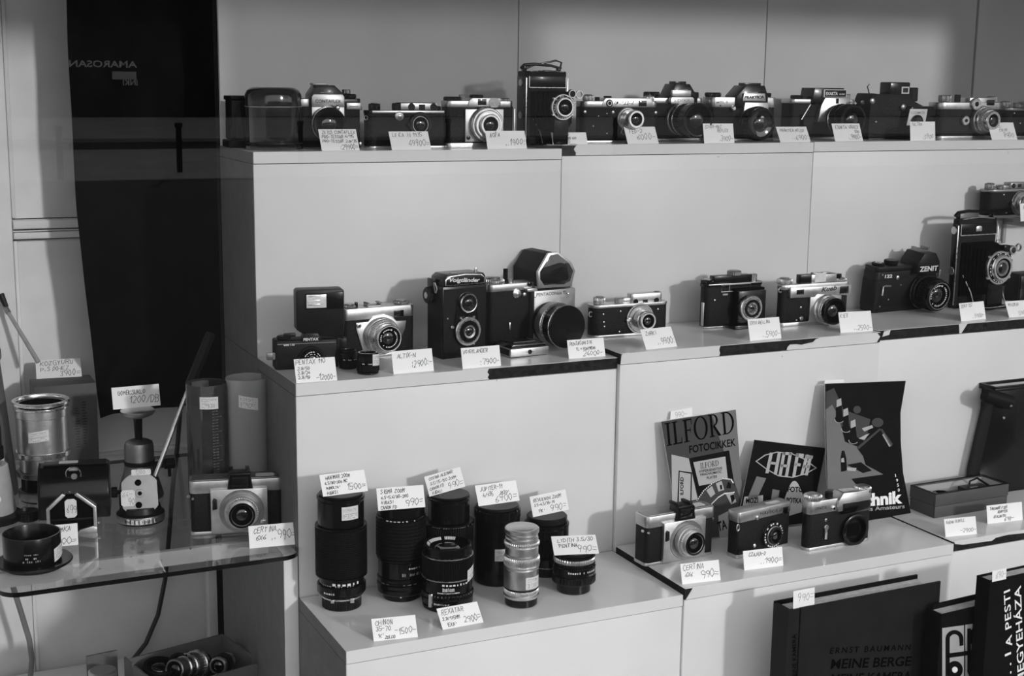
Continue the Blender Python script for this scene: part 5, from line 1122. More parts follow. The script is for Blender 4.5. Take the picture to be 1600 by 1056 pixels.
Part('hood_top', 'dull_metal', hd).box(it.X(712), it.X(728), D*.3, D*.45, zt+17.8, zt+18.6).done(); Part('hood_catch', CH, hd).box(x1-11, x1-7, D*.35, D*.45, zt+17, zt+24, .8).done()
xc, zv, zl = it.X(728), it.Z(728, 472), it.Z(728, 516)
Part('front_panel', BPT, r).prism([(xc+17*math.cos(R_(a)), zv+17*math.sin(R_(a))) for a in range(0, 181, 15)]+[(xc+23*math.cos(R_(a)), zl+23*math.sin(R_(a))) for a in range(180, 361, 15)], -3, 0, 'y', .6).done()
lens(r, xc, zv, [(15.5, 0, 4, BPT, 0, 'viewing_lens'), (15, 4, 7, CH, 0, 'viewing_rim')], (13, 1.6), -3, 'viewing_lens', 'lens_glass')
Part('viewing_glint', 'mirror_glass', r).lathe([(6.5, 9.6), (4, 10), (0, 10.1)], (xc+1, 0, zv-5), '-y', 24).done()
t_ = lens(r, xc, zl, [(22.5, 0, 3, BPT, 0, 'taking_lens'), (22.5, 3, 5.5, CH, 0, 'shutter_rim'), (19.5, 5.5, 6.5, 'dull_metal', 0, 'scale_ring'), (17, 6.5, 7.5, BPT, 0, 'shutter_face'), (13, 7.5, 10, BPT, 0, 'front_ring')], (10.5, 3), -3, 'taking_lens', 'dull_metal', marks=20)
ring_marks(t_, xc, zl, -9.6, 17.8, 40, 2, 'ink'); stud(r, 'aperture_pointer', CH, xc-26, -2, zl+8, 3, 3)
for a in (60, 118, 300): stud(r, 'lever', CH, xc+24*math.cos(R_(a)), -3, zl+24*math.sin(R_(a)), 2, 2.5)
for px, py in ((699, 498), (738, 534)): stud(r, 'screw', 'dull_metal', it.X(px), -.6, it.Z(px, py), 1.3, .6)
Part('side_knob', BPL, r).cyl(13, 0, 9, (x0, D*.72, zt-16), '-x', 36, None, 26, .05).done(); Part('knob_cap', SA, r).cyl(5, 9, 10.5, (x0, D*.72, zt-16), '-x').done()
Part('strap_bracket', SA, r).tube([(x0-2, D*.28, zt-4), (x0-4, D*.34, zt+5), (x0-4, D*.42, zt+5), (x0-2, D*.4, zt-10), (x0-3, D*.3, zt-10)], 1.1, 8, True).done()
Part('back_latch', BPT, r).box(x0-3, x0, D*.5, D*.9, zt-4, zt+10, 1).done()
card(((720, 544), (780, 539), (783, 571), (723, 576.5)), ZM, [('VOIGTLANDER', .04, .72, .16), (':7900-', .46, .14, .26)], 'white price card reading 7900 in front of the twin lens reflex', 63)
# medium format reflex with prism
it = It('slr_camera', 'large medium format reflex camera with tall prism hood and big dark capped lens', 'camera', (766, 547), (897, 533), z=ZM); r = it.r
x0, x1 = it.X(763), it.X(899); D = 30; zt = it.Z(770, 446); zb = zt-11
plain_body(it, x0, x1, D, zb+1, 10, 5); tp = top_plate(it, x0, x1, D, zb, zt, 10, 'satin')
a, b = it.X(828), it.X(895); zf = it.Z(850, 450)
fp = Part('mirror_box', 'dull_metal', r).box(a, b, -12, D*.8, 4, zf, 1.2).done()
lab(it, fp, 'PENTACONsix TL', (838, 462.5), (888, 457), 5.2, 'ink', 12, .02)
for px, py in ((836, 463), (890, 457)): stud(fp, 'screw', CH, it.X(px, 12), -12, it.Z(px, py, 12), 1.5, .8)
hexo = [(840, 450), (838.5, 424), (855, 394.5), (870, 391.5), (893, 407), (899, 420), (894, 445)]; hexi = [(843.5, 436), (843, 424), (859, 398), (871, 395.5), (890, 409), (896.5, 420.6), (892, 437), (882, 442.5), (850, 444.5)]
d_ = 13; C_ = lambda L, d: [(it.X(p, d), it.Z(p, q, d)) for p, q in L][::-1]
pd = (838-800)/it.ox
ph = Part('prism_hood', LE, r).prism(C_([(840, 448), (839.5, 424), (855.5, 396), (870, 393), (892, 408), (898, 420), (893.5, 444)], d_), -d_+2, pd-d_, 'y', 1.5).done()
Part('prism_frame', SA, ph).prism(C_(hexo, d_), -d_-2, -d_+3, 'y', .8).done(); Part('prism_window', 'lens_glass', ph).prism(C_(hexi, d_+2.2), -d_-2.6, -d_-1.8, 'y', .3).done()
Part('prism_foot', SA, ph).box(it.X(826, d_), it.X(842, d_), -d_+4, pd-d_, zf-1, zf+4, .6).done()
stud(ph, 'eyepiece_screw', BPT, it.X(826, 0), -2, zf+10, 4, 2)
mx, mz = it.X(852), it.Z(852, 500); dd = it.D(34)-12
lens(r, mx, mz, [(32, 0, dd*.2, BPT), (33.5, dd*.2, dd*.50, 'aluminium', 0, 'scale_ring'), (34, dd*.50, dd*.58, SA, 40, 'aperture_ring'), (33, dd*.58, dd*.9, BPT, 0, 'front_barrel'), (33.8, dd*.9, dd*.94, CH, 0, 'rim'), (33, dd*.94, dd, BPT, 0, 'lens_cap')], None, -12)
cm = ring_marks(r, mx, mz, -12-dd*.2, 33.1, 40, .6, 'ink')
knob(it, tp, 'shutter_dial', it.X(777), D*.5, zt, 18, 8, SA, 34, 'dull_metal'); Part('dial_hub', SA, tp).cyl(7.5, zt+8, zt+11, (it.X(777), D*.5, 0)).done(); Part('crank', BPT, tp).cyl(3.6, zt, zt+22, (it.X(795), D*.4, 0)).done(); knob(it, tp, 'shutter_button', it.X(801), D*.3, zt, 4.5, 6, CH, 0)
stud(r, 'release_button', CH, it.X(806), 0, it.Z(806, 458), 7.5, 4); stud(r, 'button_hub', SA, it.X(806), -3.6, it.Z(806, 458), 3.4, 2); stud(r, 'flash_socket', SA, it.X(819), 0, it.Z(819, 459), 3.2, 2)
sl = Part('self_timer_lever', CH, r).box(it.X(794), it.X(797), -3, 0, it.Z(795, 516), it.Z(795, 503), 1).done(); Part('side_lug', 'dull_metal', r).box(x1-1, x1+2, 6, 12, zt-28, zt-10, .6).done()
it = It('waist_level_finder', 'flat folded waist level finder with silver front lying before the medium format camera', 'viewfinder', (798, 560), (857, 554), z=ZM); r = it.r
W = it.X(857); D = 24/it.ox
Part('base_plate', SA, r).box(-1, W+1, -1, D, 1, 14, 1.4).done(); Part('foot', BPT, r).box(2, W-2, 1, D-2, 0, 2).done(); Part('side_cover', LE, r).box(-1.8, 0, 3, D-2, 3, 12.5, .5).done()
ld = Part('lid', BPT, r).prism([(1, 13.5), (W-1, 13.5), (W-6, 20), (6, 20)], 3, D-2, 'y', .8).done()
Part('lid_edge', SA, ld).box(4, W-4, 3, 4.4, 17.6, 18.6).done(); Part('lid_panel', LE, ld).box(11, W-11, D*.25, D*.82, 19.8, 21.4, .5).done(); Part('lid_line', 'dull_metal', ld).box(W-17, W-14, D*.25, D*.82, 21.2, 21.8).box(12, W-14, D*.25, D*.29, 21.2, 21.8).done()
stud(r, 'catch', BPT, W*.5, -1, 7.6, 3.6, .8); Part('catch_line', BPT, r).box(W*.5-8, W*.5+8, -1.25, -.9, 7.3, 8).done()
card(((886, 531.5), (942.5, 525.5), (946, 556), (889, 560.5)), ZM, [('PENTACON SIX', .06, .7, .15), ('TL + fenymero', .22, .42, .12), ('24000-', .4, .08, .26)], 'white price card reading 24000 at the right end of the half stripped plinth', 64)
# small rangefinder cameras
def rangefinder(it, x0, x1, D, zt, plate, knobs, housing, dial, windows, lens_at, mr, fr_, prot, plate_m='satin', screws=()):
    """barrel bodied rangefinder camera: thin top plate, raised finder housing, round knobs, collapsible lens"""
    r = it.r
    plain_body(it, x0, x1, D, zt-plate+.5, D*.46, 4, 'satin')
    tp = top_plate(it, x0, x1, D, zt-plate, zt, D*.46, plate_m, 0, .6)
    hs = Part('finder_housing', plate_m, tp).prism(rrect(housing[0], housing[1], D*.12, D*.72, 5), zt-.2, zt+housing[2], 'z', 1).done()
    for kx, kr, kh in knobs: knob(it, tp, 'knob', kx, D*.5, zt, kr, kh, plate_m, 26, 'dull_metal')
    if dial: Part('speed_dial', plate_m, tp).cyl(dial[1], zt, zt+dial[2], (dial[0], D*.45, 0), 'z', 32, None, 20, .05).done(); Part('dial_step', plate_m, tp).prism(rrect(dial[0]-2, housing[0]+2, D*.15, D*.65, 4), zt-.2, zt+housing[2]*.6, 'z', 1).done()
    for wx, wz, k, sz in windows:
        if k == 'o':
            Part('window_rim', BPT, hs).cyl(sz, -D*.12, -D*.12+1, (wx, 0, wz), '-y').done(); Part('window_glass', 'lens_glass', hs).cyl(sz*.6, -D*.12+.9, -D*.12+1.3, (wx, 0, wz), '-y').done()
        else: Part('finder_window', 'lens_glass', hs).box(wx-sz, wx+sz, D*.12-.8, D*.12+.3, wz-sz*.75, wz+sz*.75, .2).done()
    lx, lz = lens_at
    o = lens(r, lx, lz, [(mr, 0, 2.5, plate_m), (mr*.93, 2.5, 4.5, 'dull_metal', 48, 'focus_ring'), (mr*.62, 4.5, prot*.72, CH, 0, 'tube'), (fr_, prot*.72, prot, plate_m, 0, 'front_ring')], (fr_*.74, 3), 0)
    Part('focus_lever', plate_m, o).box(lx-mr*1.0, lx-mr*.7, -5, -2, lz-3, lz+3, 1).cyl(3, 2, 6, (lx-mr*.98, 0, lz), '-y').done()
    for sx_, sz_ in screws: stud(r, 'screw', CH, sx_, 0, sz_, 1.2, .6)
    return tp, hs
it = It('rangefinder_camera', 'small black and silver rangefinder camera alone beside the 9900 card, middle tier', 'camera', (927, 529), (1047, 520), z=ZMB); r = it.r
x0, x1 = it.X(926), it.X(1048); zt = it.Z(930, 478); zw = it.Z(1010, 470)
rangefinder(it, x0, x1, 28, zt, 4.5, [(it.X(942), 9.5, 11), (it.X(1034), 7, 14)], (it.X(987), it.X(1038), 14), (it.X(974), 9, 9), [(it.X(994.5), zw, 'o', 4.2), (it.X(1010), zw, 'r', 4), (it.X(1028), zw, 'o', 4.4)], (it.X(1000), it.Z(1000, 497)), 24, 14, it.D(13), 'satin',
    [(it.X(p), it.Z(p, q)) for p, q in ((942, 491), (969, 486), (944, 510), (968, 518), (1029, 482), (1039, 512), (943, 503))])
Part('strap_lug', CH, r).tube([(x0+3*math.cos(k*.6), 8, zt-14+4*math.sin(k*.6)) for k in range(10)], .8, 8).done()
card(((1000, 515), (1048, 509.5), (1058, 541), (1010, 546.5)), ZMB, [('ZORKI', .12, .68, .17), ('..9900:', .42, .2, .28)], 'white price card reading 9900 leaning at the front corner of the middle right plinth', 65)
# folding 127 camera
it = It('folding_camera', 'small black folding camera with bright lens ring and folding frame finder', 'camera', (1102, 514), (1192, 507), z=ZMB); r = it.r
x0, x1 = it.X(1101), it.X(1192); D = 12/it.ox; zt = it.Z(1102, 447)
Part('body', LE, r).prism(rrect(x0, x1, 0, D, 9), 2, zt-2, 'z', .8).done(); Part('bottom_plate', SA, r).prism(rrect(x0, x1, 0, D, 9), 0, 3, 'z', .6).done(); tp = Part('top_plate', BPT, r).prism(rrect(x0-1, x1+1, -1, D+1, 9), zt-3, zt+2, 'z', .8).done()
Part('trim_strip', SA, tp).box(x0+4, x1-4, -1.6, -.6, zt+.2, zt+1.8, .3).done()
pr = it.D(16); wx0, wx1 = it.X(1140), it.X(1190)
dr = Part('front_standard', BPT, r).box(wx0+4, wx1-3, -pr*.55, 0, 8, zt-9, 1.5).done()
Part('bellows', 'black_matte', r).box(wx0+2, wx1-1, -pr*.3, .5, 6, zt-6, 1).done()
Part('bed', BPT, r).prism([(wx0-8, 0), (wx1, 0), (wx1, 5), (wx0-8, 6)], -pr*.9, 0, 'y', .8).done()
lx, lz = it.X(1168, pr*.55), it.Z(1168, 480, pr*.55)
o = lens(r, lx, lz, [(19, 0, 3, BPT, 0, 'shutter'), (20, 3, pr*.35, CH, 0, 'shutter_rim'), (16.5, pr*.35, pr*.40, 'dull_metal', 0, 'scale_ring'), (14, pr*.4, pr*.45, BPT, 30, 'front_ring')], (10, 3), -pr*.55, 'shutter', 'dull_metal', marks=18)
ring_marks(o, lx, lz, -pr*.55-pr*.402, 15.4, 24, 1.6, 'ink')
fz0, fz1 = it.Z(1145, 454), it.Z(1145, 443.5); f0, f1 = it.X(1123), it.X(1169)
Part('frame_finder', SA, r).tube([(f0, -3, fz0), (f1, -3, fz0), (f1, -3, fz1), (f0, -3, fz1)], .8, 8, True).tube([(f0+15, -3, fz0), (f0+15, -3, fz1)], .6, 8).done()
hs = Part('finder_housing', BPT, tp).box(it.X(1115), it.X(1173), D*.15, D*.8, zt+1, it.Z(1145, 430), 1.2).done()
knob(it, tp, 'advance_knob', it.X(1107), D*.4, zt+1, 10, 7, BPT, 26, SA); knob(it, tp, 'knob', it.X(1180), D*.4, zt+1, 6, 13, CH, 0); Part('top_dial', 'dull_metal', hs).cyl(11, 0, 8, (it.X(1149), D*.4, it.Z(1149, 431)), 'z', 36, None, 24, .05).done()
stud(r, 'screw', CH, it.X(1115), -.2, it.Z(1115, 469), 1.3, .6); Part('name_bar', SA, r).box(it.X(1127), it.X(1135), -.8, 0, it.Z(1131, 461), it.Z(1131, 458.5)).done()
Part('stand_foot', CH, r).box(it.X(1158), it.X(1160), -pr, -pr+3, 0, 6, .4).done(); Part('side_strip', SA, r).box(x0-.6, x0+.4, D*.2, D*.5, 4, zt*.6, .2).done()
card(((1168, 499), (1217.5, 495), (1221, 528), (1172, 532.5)), ZMB, [('ERTO BELLINA', .06, .74, .13), ('..5900-', .4, .1, .24)], 'white price card reading 5900 in front of the small folding camera', 66, ink='pale_ink')
# rangefinder with long silver window housing
it = It('rangefinder_camera', 'silver fronted rangefinder camera with dark projecting lens and labelled box on top', 'camera', (1220, 511), (1326, 503), z=ZMB); r = it.r
x0, x1 = it.X(1219), it.X(1327); D = 10/it.ox; zt, zb = it.Z(1220, 446), it.Z(1220, 466)
plain_body(it, x0, x1, D, zb+14, 7, 6); tp = top_plate(it, x0, x1, D, zb+12, zt, 7)
w0 = Part('window_bar', SA, tp).prism([(it.X(1229), it.Z(1229, 465)), (it.X(1268), it.Z(1268, 463)), (it.X(1272), it.Z(1272, 458)), (it.X(1326), it.Z(1326, 460)), (it.X(1326), it.Z(1326, 443)), (it.X(1229), it.Z(1229, 449))], -6, 2, 'y', 1).done()
rect_on(w0, 'finder_window', 'lens_glass', it, 1242, 1253.5, 452.5, 460, 6); rect_on(w0, 'finder_window', 'lens_glass', it, 1311, 1325, 446, 457.5, 6); lab(it, w0, 'Kueb', (1281, 455.5), (1306, 452), 7, 'ink', 6, .03, shear=.3)
Part('mount_plate', SA, r).box(it.X(1262), it.X(1312), -4, 1, 5, zb+14, .8).done()
lx, lz = it.X(1287), it.Z(1287, 482); dd = it.D(15)
lens(r, lx, lz, [(23.5, 0, 5, CH), (21.5, 5, dd*.45, SA, 0, 'focus_ring'), (20.5, dd*.45, dd*.6, CH, 44, 'aperture_ring'), (21.5, dd*.6, dd*.66, CH, 0, 'rim'), (21, dd*.66, dd, BPT, 0, 'front_barrel')], (17.5, 7), -4)
bx = Part('accessory_meter', BPT, tp).box(it.X(1249), it.X(1306), D*.15, D*.85, zt, it.Z(1270, 428.5), 1).done(); Part('meter_front', SA, bx).box(it.X(1266), it.X(1306), D*.15-.8, D*.2, zt+.5, it.Z(1285, 428), .5).done()
flat_sticker(bx, (it.X(1271), D*.15-1, zt+1.5), (1, 0, 0), (0, 0, 1), 21, 14, [('......', .1, .6, .12), ('....', .1, .3, .12)], 15, cut=.02)
Part('meter_top', 'dull_metal', bx).box(it.X(1270), it.X(1282), D*.3, D*.7, it.Z(1275, 428.5)-.3, it.Z(1275, 426), .5).box(it.X(1286), it.X(1298), D*.3, D*.7, it.Z(1292, 427.5)-.3, it.Z(1292, 425), .5).done()
knob(it, tp, 'rewind_knob', it.X(1227), D*.45, zt, 12, 9, SA, 30, 'dull_metal'); knob(it, tp, 'advance_knob', it.X(1315), D*.45, zt, 10.5, 5, SA, 30, 'dull_metal'); Part('shutter_button', BPT, tp).cyl(5.5, zt+5, zt+12, (it.X(1312), D*.45, 0)).done()
stud(r, 'rewind_lever', CH, it.X(1251), 0, it.Z(1251, 497), 3.4, 3); stud(r, 'screw', CH, it.X(1250), 0, it.Z(1250, 480), 1.6, 1); stud(r, 'screw', CH, it.X(1244), 0, it.Z(1244, 500), 1.4, 1)
Part('strap_lug', CH, r).tube([(x0+3*math.cos(k*.6), 4, zt-8+3.4*math.sin(k*.6)) for k in range(11)], .9, 8).done()
card(((1310, 488), (1361.5, 485.5), (1364, 517), (1313.5, 520)), ZMB, [('KIEV', .04, .72, .17), ('..2500-', .42, .1, .22)], 'white price card reading 2500 in front of the silver fronted rangefinder camera', 67, ink='pale_ink')
# black plastic reflex turned to the right
it = It('slr_camera', 'all black reflex camera turned to the right with white lettering, middle tier', 'camera', (1362, 485), z=ZMC, y=-.056, yaw=3); r = it.r; r.rotation_euler.x = R_(5)
x0, x1 = it.X(1362), it.X(1462); D = 32; zt = it.Z(1368, 417); up = it
Part('body', BPL, r).prism(rrect(x0, x1, 0, D, 7), 0, zt-8, 'z', 1.5).done(); Part('grip_leather', LE, r).prism(rrect(x0-.6, x1+.6, -.8, D+.5, 7), 8, zt-20, 'z', .5).done(); tp = Part('top_plate', BPL, r).prism(rrect(x0+1, x1-1, 0, D, 7), zt-9, zt, 'z', 2).done()
pc = it.X(1436, 0); ph = Part('prism_housing', BPL, r).prism([(pc-24, zt-12), (pc+24, zt-12), (pc+22, zt+6), (pc+12, zt+20), (pc-12, zt+20), (pc-22, zt+6)], -11, D*.9, 'y', 1.5).done()
text(ph, 'ZENIT', 'white_mark', (pc-19, -11.3, zt-8), 11, bold=.03, width=38)
text(r, '122', 'white_mark', (x0+17, -.9, zt-17), 7, bold=.04, width=15)
s_ = Part('accessory_shoe', 'dull_metal', ph).box(pc-11, pc+11, D*.1, D*.65, zt+20, zt+22).box(pc-11, pc-8, D*.1, D*.65, zt+22, zt+26).box(pc+8, pc+11, D*.1, D*.65, zt+22, zt+26).done()
knob(it, tp, 'rewind_knob', x0+16, D*.5, zt, 10, 4, BPL, 24, None); Part('dial_ring', 'white_mark', tp).lathe([(5.2, 4.1), (5.2, 4.6), (3, 4.6), (3, 4.1)], (x0+16, D*.5, zt)).done(); knob(it, tp, 'speed_dial', x0+42, D*.5, zt, 11, 7, BPL, 24); knob(it, tp, 'advance_dial', x1-22, D*.5, zt, 13, 12, BPL, 26, 'dull_metal')
flat_sticker(ph, (pc-3, -9, zt+8), (1, 0, .02), (0, .9, .7), 19, 17, [('......', .1, .6, .1)], 16)
lx, lz = pc, it.Z(1440, 452); dd = it.D(13)
o = lens(r, lx, lz, [(27, 0, 10, BPL), (25, 10, 16, BPT, 40, 'aperture_ring'), (26, 16, 30, BR, 44, 'focus_ring'), (24, 30, 38, BPT, 0, 'front_ring')], (20, 6), -3, marks=30)
Part('rim', CH, o).lathe([(21.2, 41.05), (21.2, 41.3), (20.3, 41.3), (20.3, 41.05)], (lx, 0, lz), '-y', 48).done(); Part('mount_rim', CH, o).lathe([(27.05, 8), (27.3, 9), (27.05, 10)], (lx, 3, lz), '-y', 48).done()
Part('self_timer_lever', CH, r).tube([(x0+15, -2, zt-44), (x0+14, -3, zt-30), (x0+19, -3, zt-29), (x0+30, -2, zt-30)], 1.6, 8).done(); stud(r, 'flash_socket', SA, x0+44, 0, zt-18, 3.4, 2); Part('lug', CH, tp).box(x1-8, x1+2, -2, 2, zt-14, zt-10, 1).box(x1-1, x1+3, -2, 2, zt-22, zt-10, 1).done()
for q, w in ((x0+12, zt-12), (x0+30, zt-52), (x0+52, zt-30), (x0+14, zt-62)): stud(r, 'screw', 'dull_metal', q, -.8, w, 1.2, .6)
card(((1498.5, 474), (1537.5, 468.5), (1540.5, 498), (1502, 502)), ZMC, [('ZENIT 122', .06, .74, .14), ('..5900-', .46, .1, .2)], 'small white price card on a white chip of the dark edged plinth', 68, ink='pale_ink')
# large folding plate camera
it = It('folding_camera', 'tall black folding camera with chrome lens and rangefinder arm, middle tier right', 'camera', (1489, 463), z=ZMC, y=-.07, yaw=2); r = it.r
def tall_folder(it, x0, x1, zt, D, lx, lz, R, pr, win=None):
    r = it.r
    Part('body', LE, r).prism(rrect(x0, x1, 0, D, 6), 0, zt, 'z', 2.5, 3).done()
    for x in (x0-.4, x1+.4): Part('edge_trim', CH, r).box(x-.8, x+.8, -1, .6, 6, zt-10, .3).done()
    Part('side_panel', BPT, r).box(x0-1, x0+.5, 3, D-3, 6, zt-8, .4).done()
    for z in (zt-18, zt*.42): Part('side_button', SA, r).cyl(6, 0, 2.2, (x0-.5, D*.5, z), '-x').done()
    w = x1-x0; pz0, pz1 = zt-25, zt-8
    pf = Part('front_plate', BPT, r).box(x0+4, x1-3, -1.4, .4, pz0, pz1, .4).done()
    Part('plate_trim', CH, pf).box(x0+4, x1-3, -1.8, -1, pz0-.8, pz0+.4).box(x0+3.4, x0+4.8, -1.8, -1, pz0, pz1).box(x1-4, x1-2.6, -1.8, -1, pz0, pz1).done()
    h = Part('handle', BPT, r); h.tube([(x0-2, D*.5, zt+4), (x0+w*.05, D*.5, zt+9), (x0+w*.3, D*.5, zt+11), (x0+w*.7, D*.5, zt+9), (x0+w*.97, D*.5, zt+5)], [2.2, 2.8, 2.6, 2.2, 1.8], 10).box(x0+w*.02, x0+w*.1, D*.4, D*.6, zt-1, zt+8, .6).box(x0+w*.86, x0+w*.94, D*.4, D*.6, zt-1, zt+5, .6).done()
    Part('top_trim', CH, r).tube([(x0+w*.1, 1, zt-1), (x0+w*.5, 0, zt+1.5), (x0+w*.92, 1, zt-1)], .8, 8).done()
    bl = Part('bellows', 'black_matte', r)
    for k in range(7):
        t = k/7; e = 1-.35*t; cx = (x0+x1)/2*(1-t)+lx*t; cz = (zt*.44)*(1-t)+lz*t; hw, hh = w*.40*e, zt*.30*e
        bl.box(cx-hw, cx+hw, -pr*.9*(t+.14), -pr*.9*t, max(4, cz-hh), cz+hh, 1.6)
    bl.done()
    Part('bed', BPT, r).box(x0+w*.12, x1-w*.02, -pr*1.05, 0, 2, 6, 1).done(); Part('bed_trim', CH, r).tube([(x0+w*.2, -pr*1.05, 6.4), ((x0+x1)/2, -pr*1.08, 5), (x1-w*.08, -pr*1.05, 6.4)], .7, 8).done()
    for sx_ in (x0+w*.12, x1-w*.08): Part('strut', SA, r).tube([(sx_, -1, zt*.42), (sx_+w*.10, -pr*.45, zt*.20), (sx_+w*.06, -pr*.8, 8)], .8, 8).done()
    o = lens(r, lx, lz, [(R, 0, 3, BPT, 0, 'shutter'), (R*.97, 3, 6, SA, 0, 'shutter_rim'), (R*.86, 6, 7.5, BPT, 0, 'scale_ring'), (R*.76, 7.5, 11, CH, 0, 'lens_rim'), (R*.70, 11, 13, SA, 0, 'front_ring')], (R*.56, 3), -pr*.9, 'shutter')
    ring_marks(o, lx, lz, -pr*.9-7.6, R*.81, 26, R*.06)
    for a in (140, 215, 325, 20): stud(o, 'lever', CH, lx+R*.98*math.cos(R_(a)), -pr*.9-2, lz+R*.98*math.sin(R_(a)), R*.10, 4)
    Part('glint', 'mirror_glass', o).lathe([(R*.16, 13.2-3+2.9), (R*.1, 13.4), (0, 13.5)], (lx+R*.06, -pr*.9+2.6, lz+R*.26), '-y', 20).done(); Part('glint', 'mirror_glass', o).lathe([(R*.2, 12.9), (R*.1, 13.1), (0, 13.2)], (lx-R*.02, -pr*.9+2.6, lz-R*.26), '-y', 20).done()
    Part('standard', BPT, r).box(lx-R*.6, lx+R*.6, -pr*.9, -pr*.9+4, 5, lz, 1).done()
    return o, pf
x0, x1 = it.X(1489), it.X(1551); zt = it.Z(1489, 344); pr = it.D(26)
lx, lz = it.X(1553, pr*.9), it.Z(1553, 418, pr*.9)
o, pf = tall_folder(it, x0, x1, zt, 15, lx, lz, 27, pr)
Part('emblem', SA, pf).prism([((x0+x1)/2-6, zt-20), ((x0+x1)/2+6, zt-20), ((x0+x1)/2+6, zt-13), ((x0+x1)/2+3, zt-11.5), ((x0+x1)/2-3, zt-11.5), ((x0+x1)/2-6, zt-13)], -2, -1.2, 'y', .3).done()
ar = Part('rangefinder_arm', SA, o); ax_, az_ = it.X(1575, pr), it.Z(1575, 391, pr)
ar.box(ax_-16, ax_+6, -pr*.9-3, -pr*.9+4, az_-5, az_+6, 1.5).cyl(7, pr*.9-2, pr*.9+6, (ax_, 0, az_), '-y').tube([(ax_+6, -pr*.9, az_), (ax_+9, -pr*.9, az_+1)], 2, 8)
ar.lathe([(4, pr*.9), (6.2, pr*.9), (6.2, pr*.9+3), (4, pr*.9+3), (4, pr*.9)], (ax_+15, 0, az_+3), '-y', 28); ar = ar.done()
Part('arm_window', 'lens_glass', ar).cyl(4.6, pr*.9+5.5, pr*.9+6.4, (ax_, 0, az_), '-y').done(); Part('arm_cover', BPT, ar).box(ax_-17, ax_-5, -pr*.9-4, -pr*.9+6, az_-3, az_+8, 1.5).done(); Part('arm_post', BPT, ar).box(ax_-2, ax_+2, -pr*.9, -pr*.9+3, lz, az_, .5).done()
stud(r, 'latch_knob', SA, x1+2, 0, it.Z(1549, 378), 5, 4)
card(((1570, 471), (1612, 466), (1617, 493), (1577, 496)), ZMC, [('MOSZKVA', .08, .7, .15), ('5900-', .4, .1, .22)], 'small white price card before the tall folding camera, cut by the photo edge', 69, ink='pale_ink')
it = It('box_camera', 'black camera body cut off by the right edge, behind the small price card', 'camera', (1590, 470), z=ZMC, y=-.055, yaw=0); r = it.r
Part('body', LE, r).box(0, 44, 0, 30, 0, 44, 2).done(); Part('face', BPT, r).box(2, 42, -2, 0, 3, 41, 1).done(); lens(r, 26, 22, [(14, 0, 6, BPT), (12, 6, 10, SA, 0, 'front_ring')], (9, 2), -2)
# small glass shelf with one more camera at the right edge
zs = on(1560, 339, 1, -.035).z; xs0 = on(1539, 345, 1, -.005).x
t = thing('glass_shelf', 'small glass shelf fixed to the riser at the right edge', 'shelf', (xs0, -.001, zs-.006))
Part('pane', 'shelf_glass', t).box(0, 1.86-xs0, -.075, 0, .0002, .0058).done(0); Part('edge', 'dull_metal', t).box(0, 1.86-xs0, -.0762, -.0750, 0, .006).done(0)
b_ = Part('bracket', 'grey_plate', t)
for x in (.05, .22): b_.box(x, x+.008, -.06, 0, -.012, 0, .001).box(x, x+.008, -.004, 0, -.05, 0, .001)
b_.done()
it = It('rangefinder_camera', 'black rangefinder camera on the small glass shelf at the right edge', 'camera', (1544, 338), z=zs, y=-.05, yaw=2); r = it.r
x0 = it.X(1544); zt = it.Z(1544, 297)
rangefinder(it, x0, x0+125, 28, zt, 4, [(x0+13, 8, 9), (x0+92, 8, 9)], (x0+46, x0+84, 10), (x0+34, 6, 5), [(x0+53, zt+5, 'o', 3.6), (x0+66, zt+5, 'r', 3.6)], (x0+66, zt*.5), 20, 12, 16, 'dull_metal', [(x0+30, zt-8), (x0+38, 7)])
card(((1593.5, 318), (1636, 314), (1638, 342), (1595, 346)), zs, [('FED', .1, .65, .18), ('6900-', .4, .1, .24)], 'white price card on the small glass shelf, cut by the right edge', 70)
# ------------------------------------------------------------------ cameras of the top tier
def topit(name, label, px, y, z=0., yaw=0., cat='camera'): return It(name, label, cat, (px, 225), z=z, y=y, yaw=yaw)
def X2(it, *p): return [it.X(q) for q in p]
# dark tank and bakelite drum
it = topit('developing_tank', 'dark square tank with flat foot half hidden behind the round drum, top tier left', 362, .125, cat='tank'); r = it.r
x0, x1 = it.X(362), it.X(418); zt = it.Z(375, 152)
Part('foot', BPL, r).prism(rrect(x0-4, x1, -6, 50, 8), 0, 12, 'z', 2).done(); Part('body', BPL, r).prism([(x0+1, 12), (x1-4, 12), (x1-6, zt), (x0+2, zt)], 0, 44, 'y', 3).done(); Part('lid', BPL, r).box(x0, x1-5, -1.5, 46, zt-5, zt+2, 1.5).done()
Part('band', 'card_dark', r).prism([(x0+8, 14), (x0+20, 14), (x0+14, zt-12), (x0+8, zt-14)], -.8, 0, 'y').done()
it = topit('developing_drum', 'round glossy dark drum with domed lid and wide base, left end of the top tier', 428, .072, cat='drum'); r = it.r
zt = it.Z(428, 137); zl = it.Z(428, 166); R0 = 43
Part('base', 'bakelite', r).lathe([(0, 0), (46, 0), (49, 2), (49, 6), (46, 10), (0, 10)], n=72).done(); Part('drum', 'bakelite', r).lathe([(0, 9), (R0-1, 9), (R0, 11), (R0, zl), (0, zl)], n=72).done()
Part('base_trim', 'dull_metal', r).lathe([(46.3, 9.4), (44, 10.6), (43, 10.8)], n=72).done()
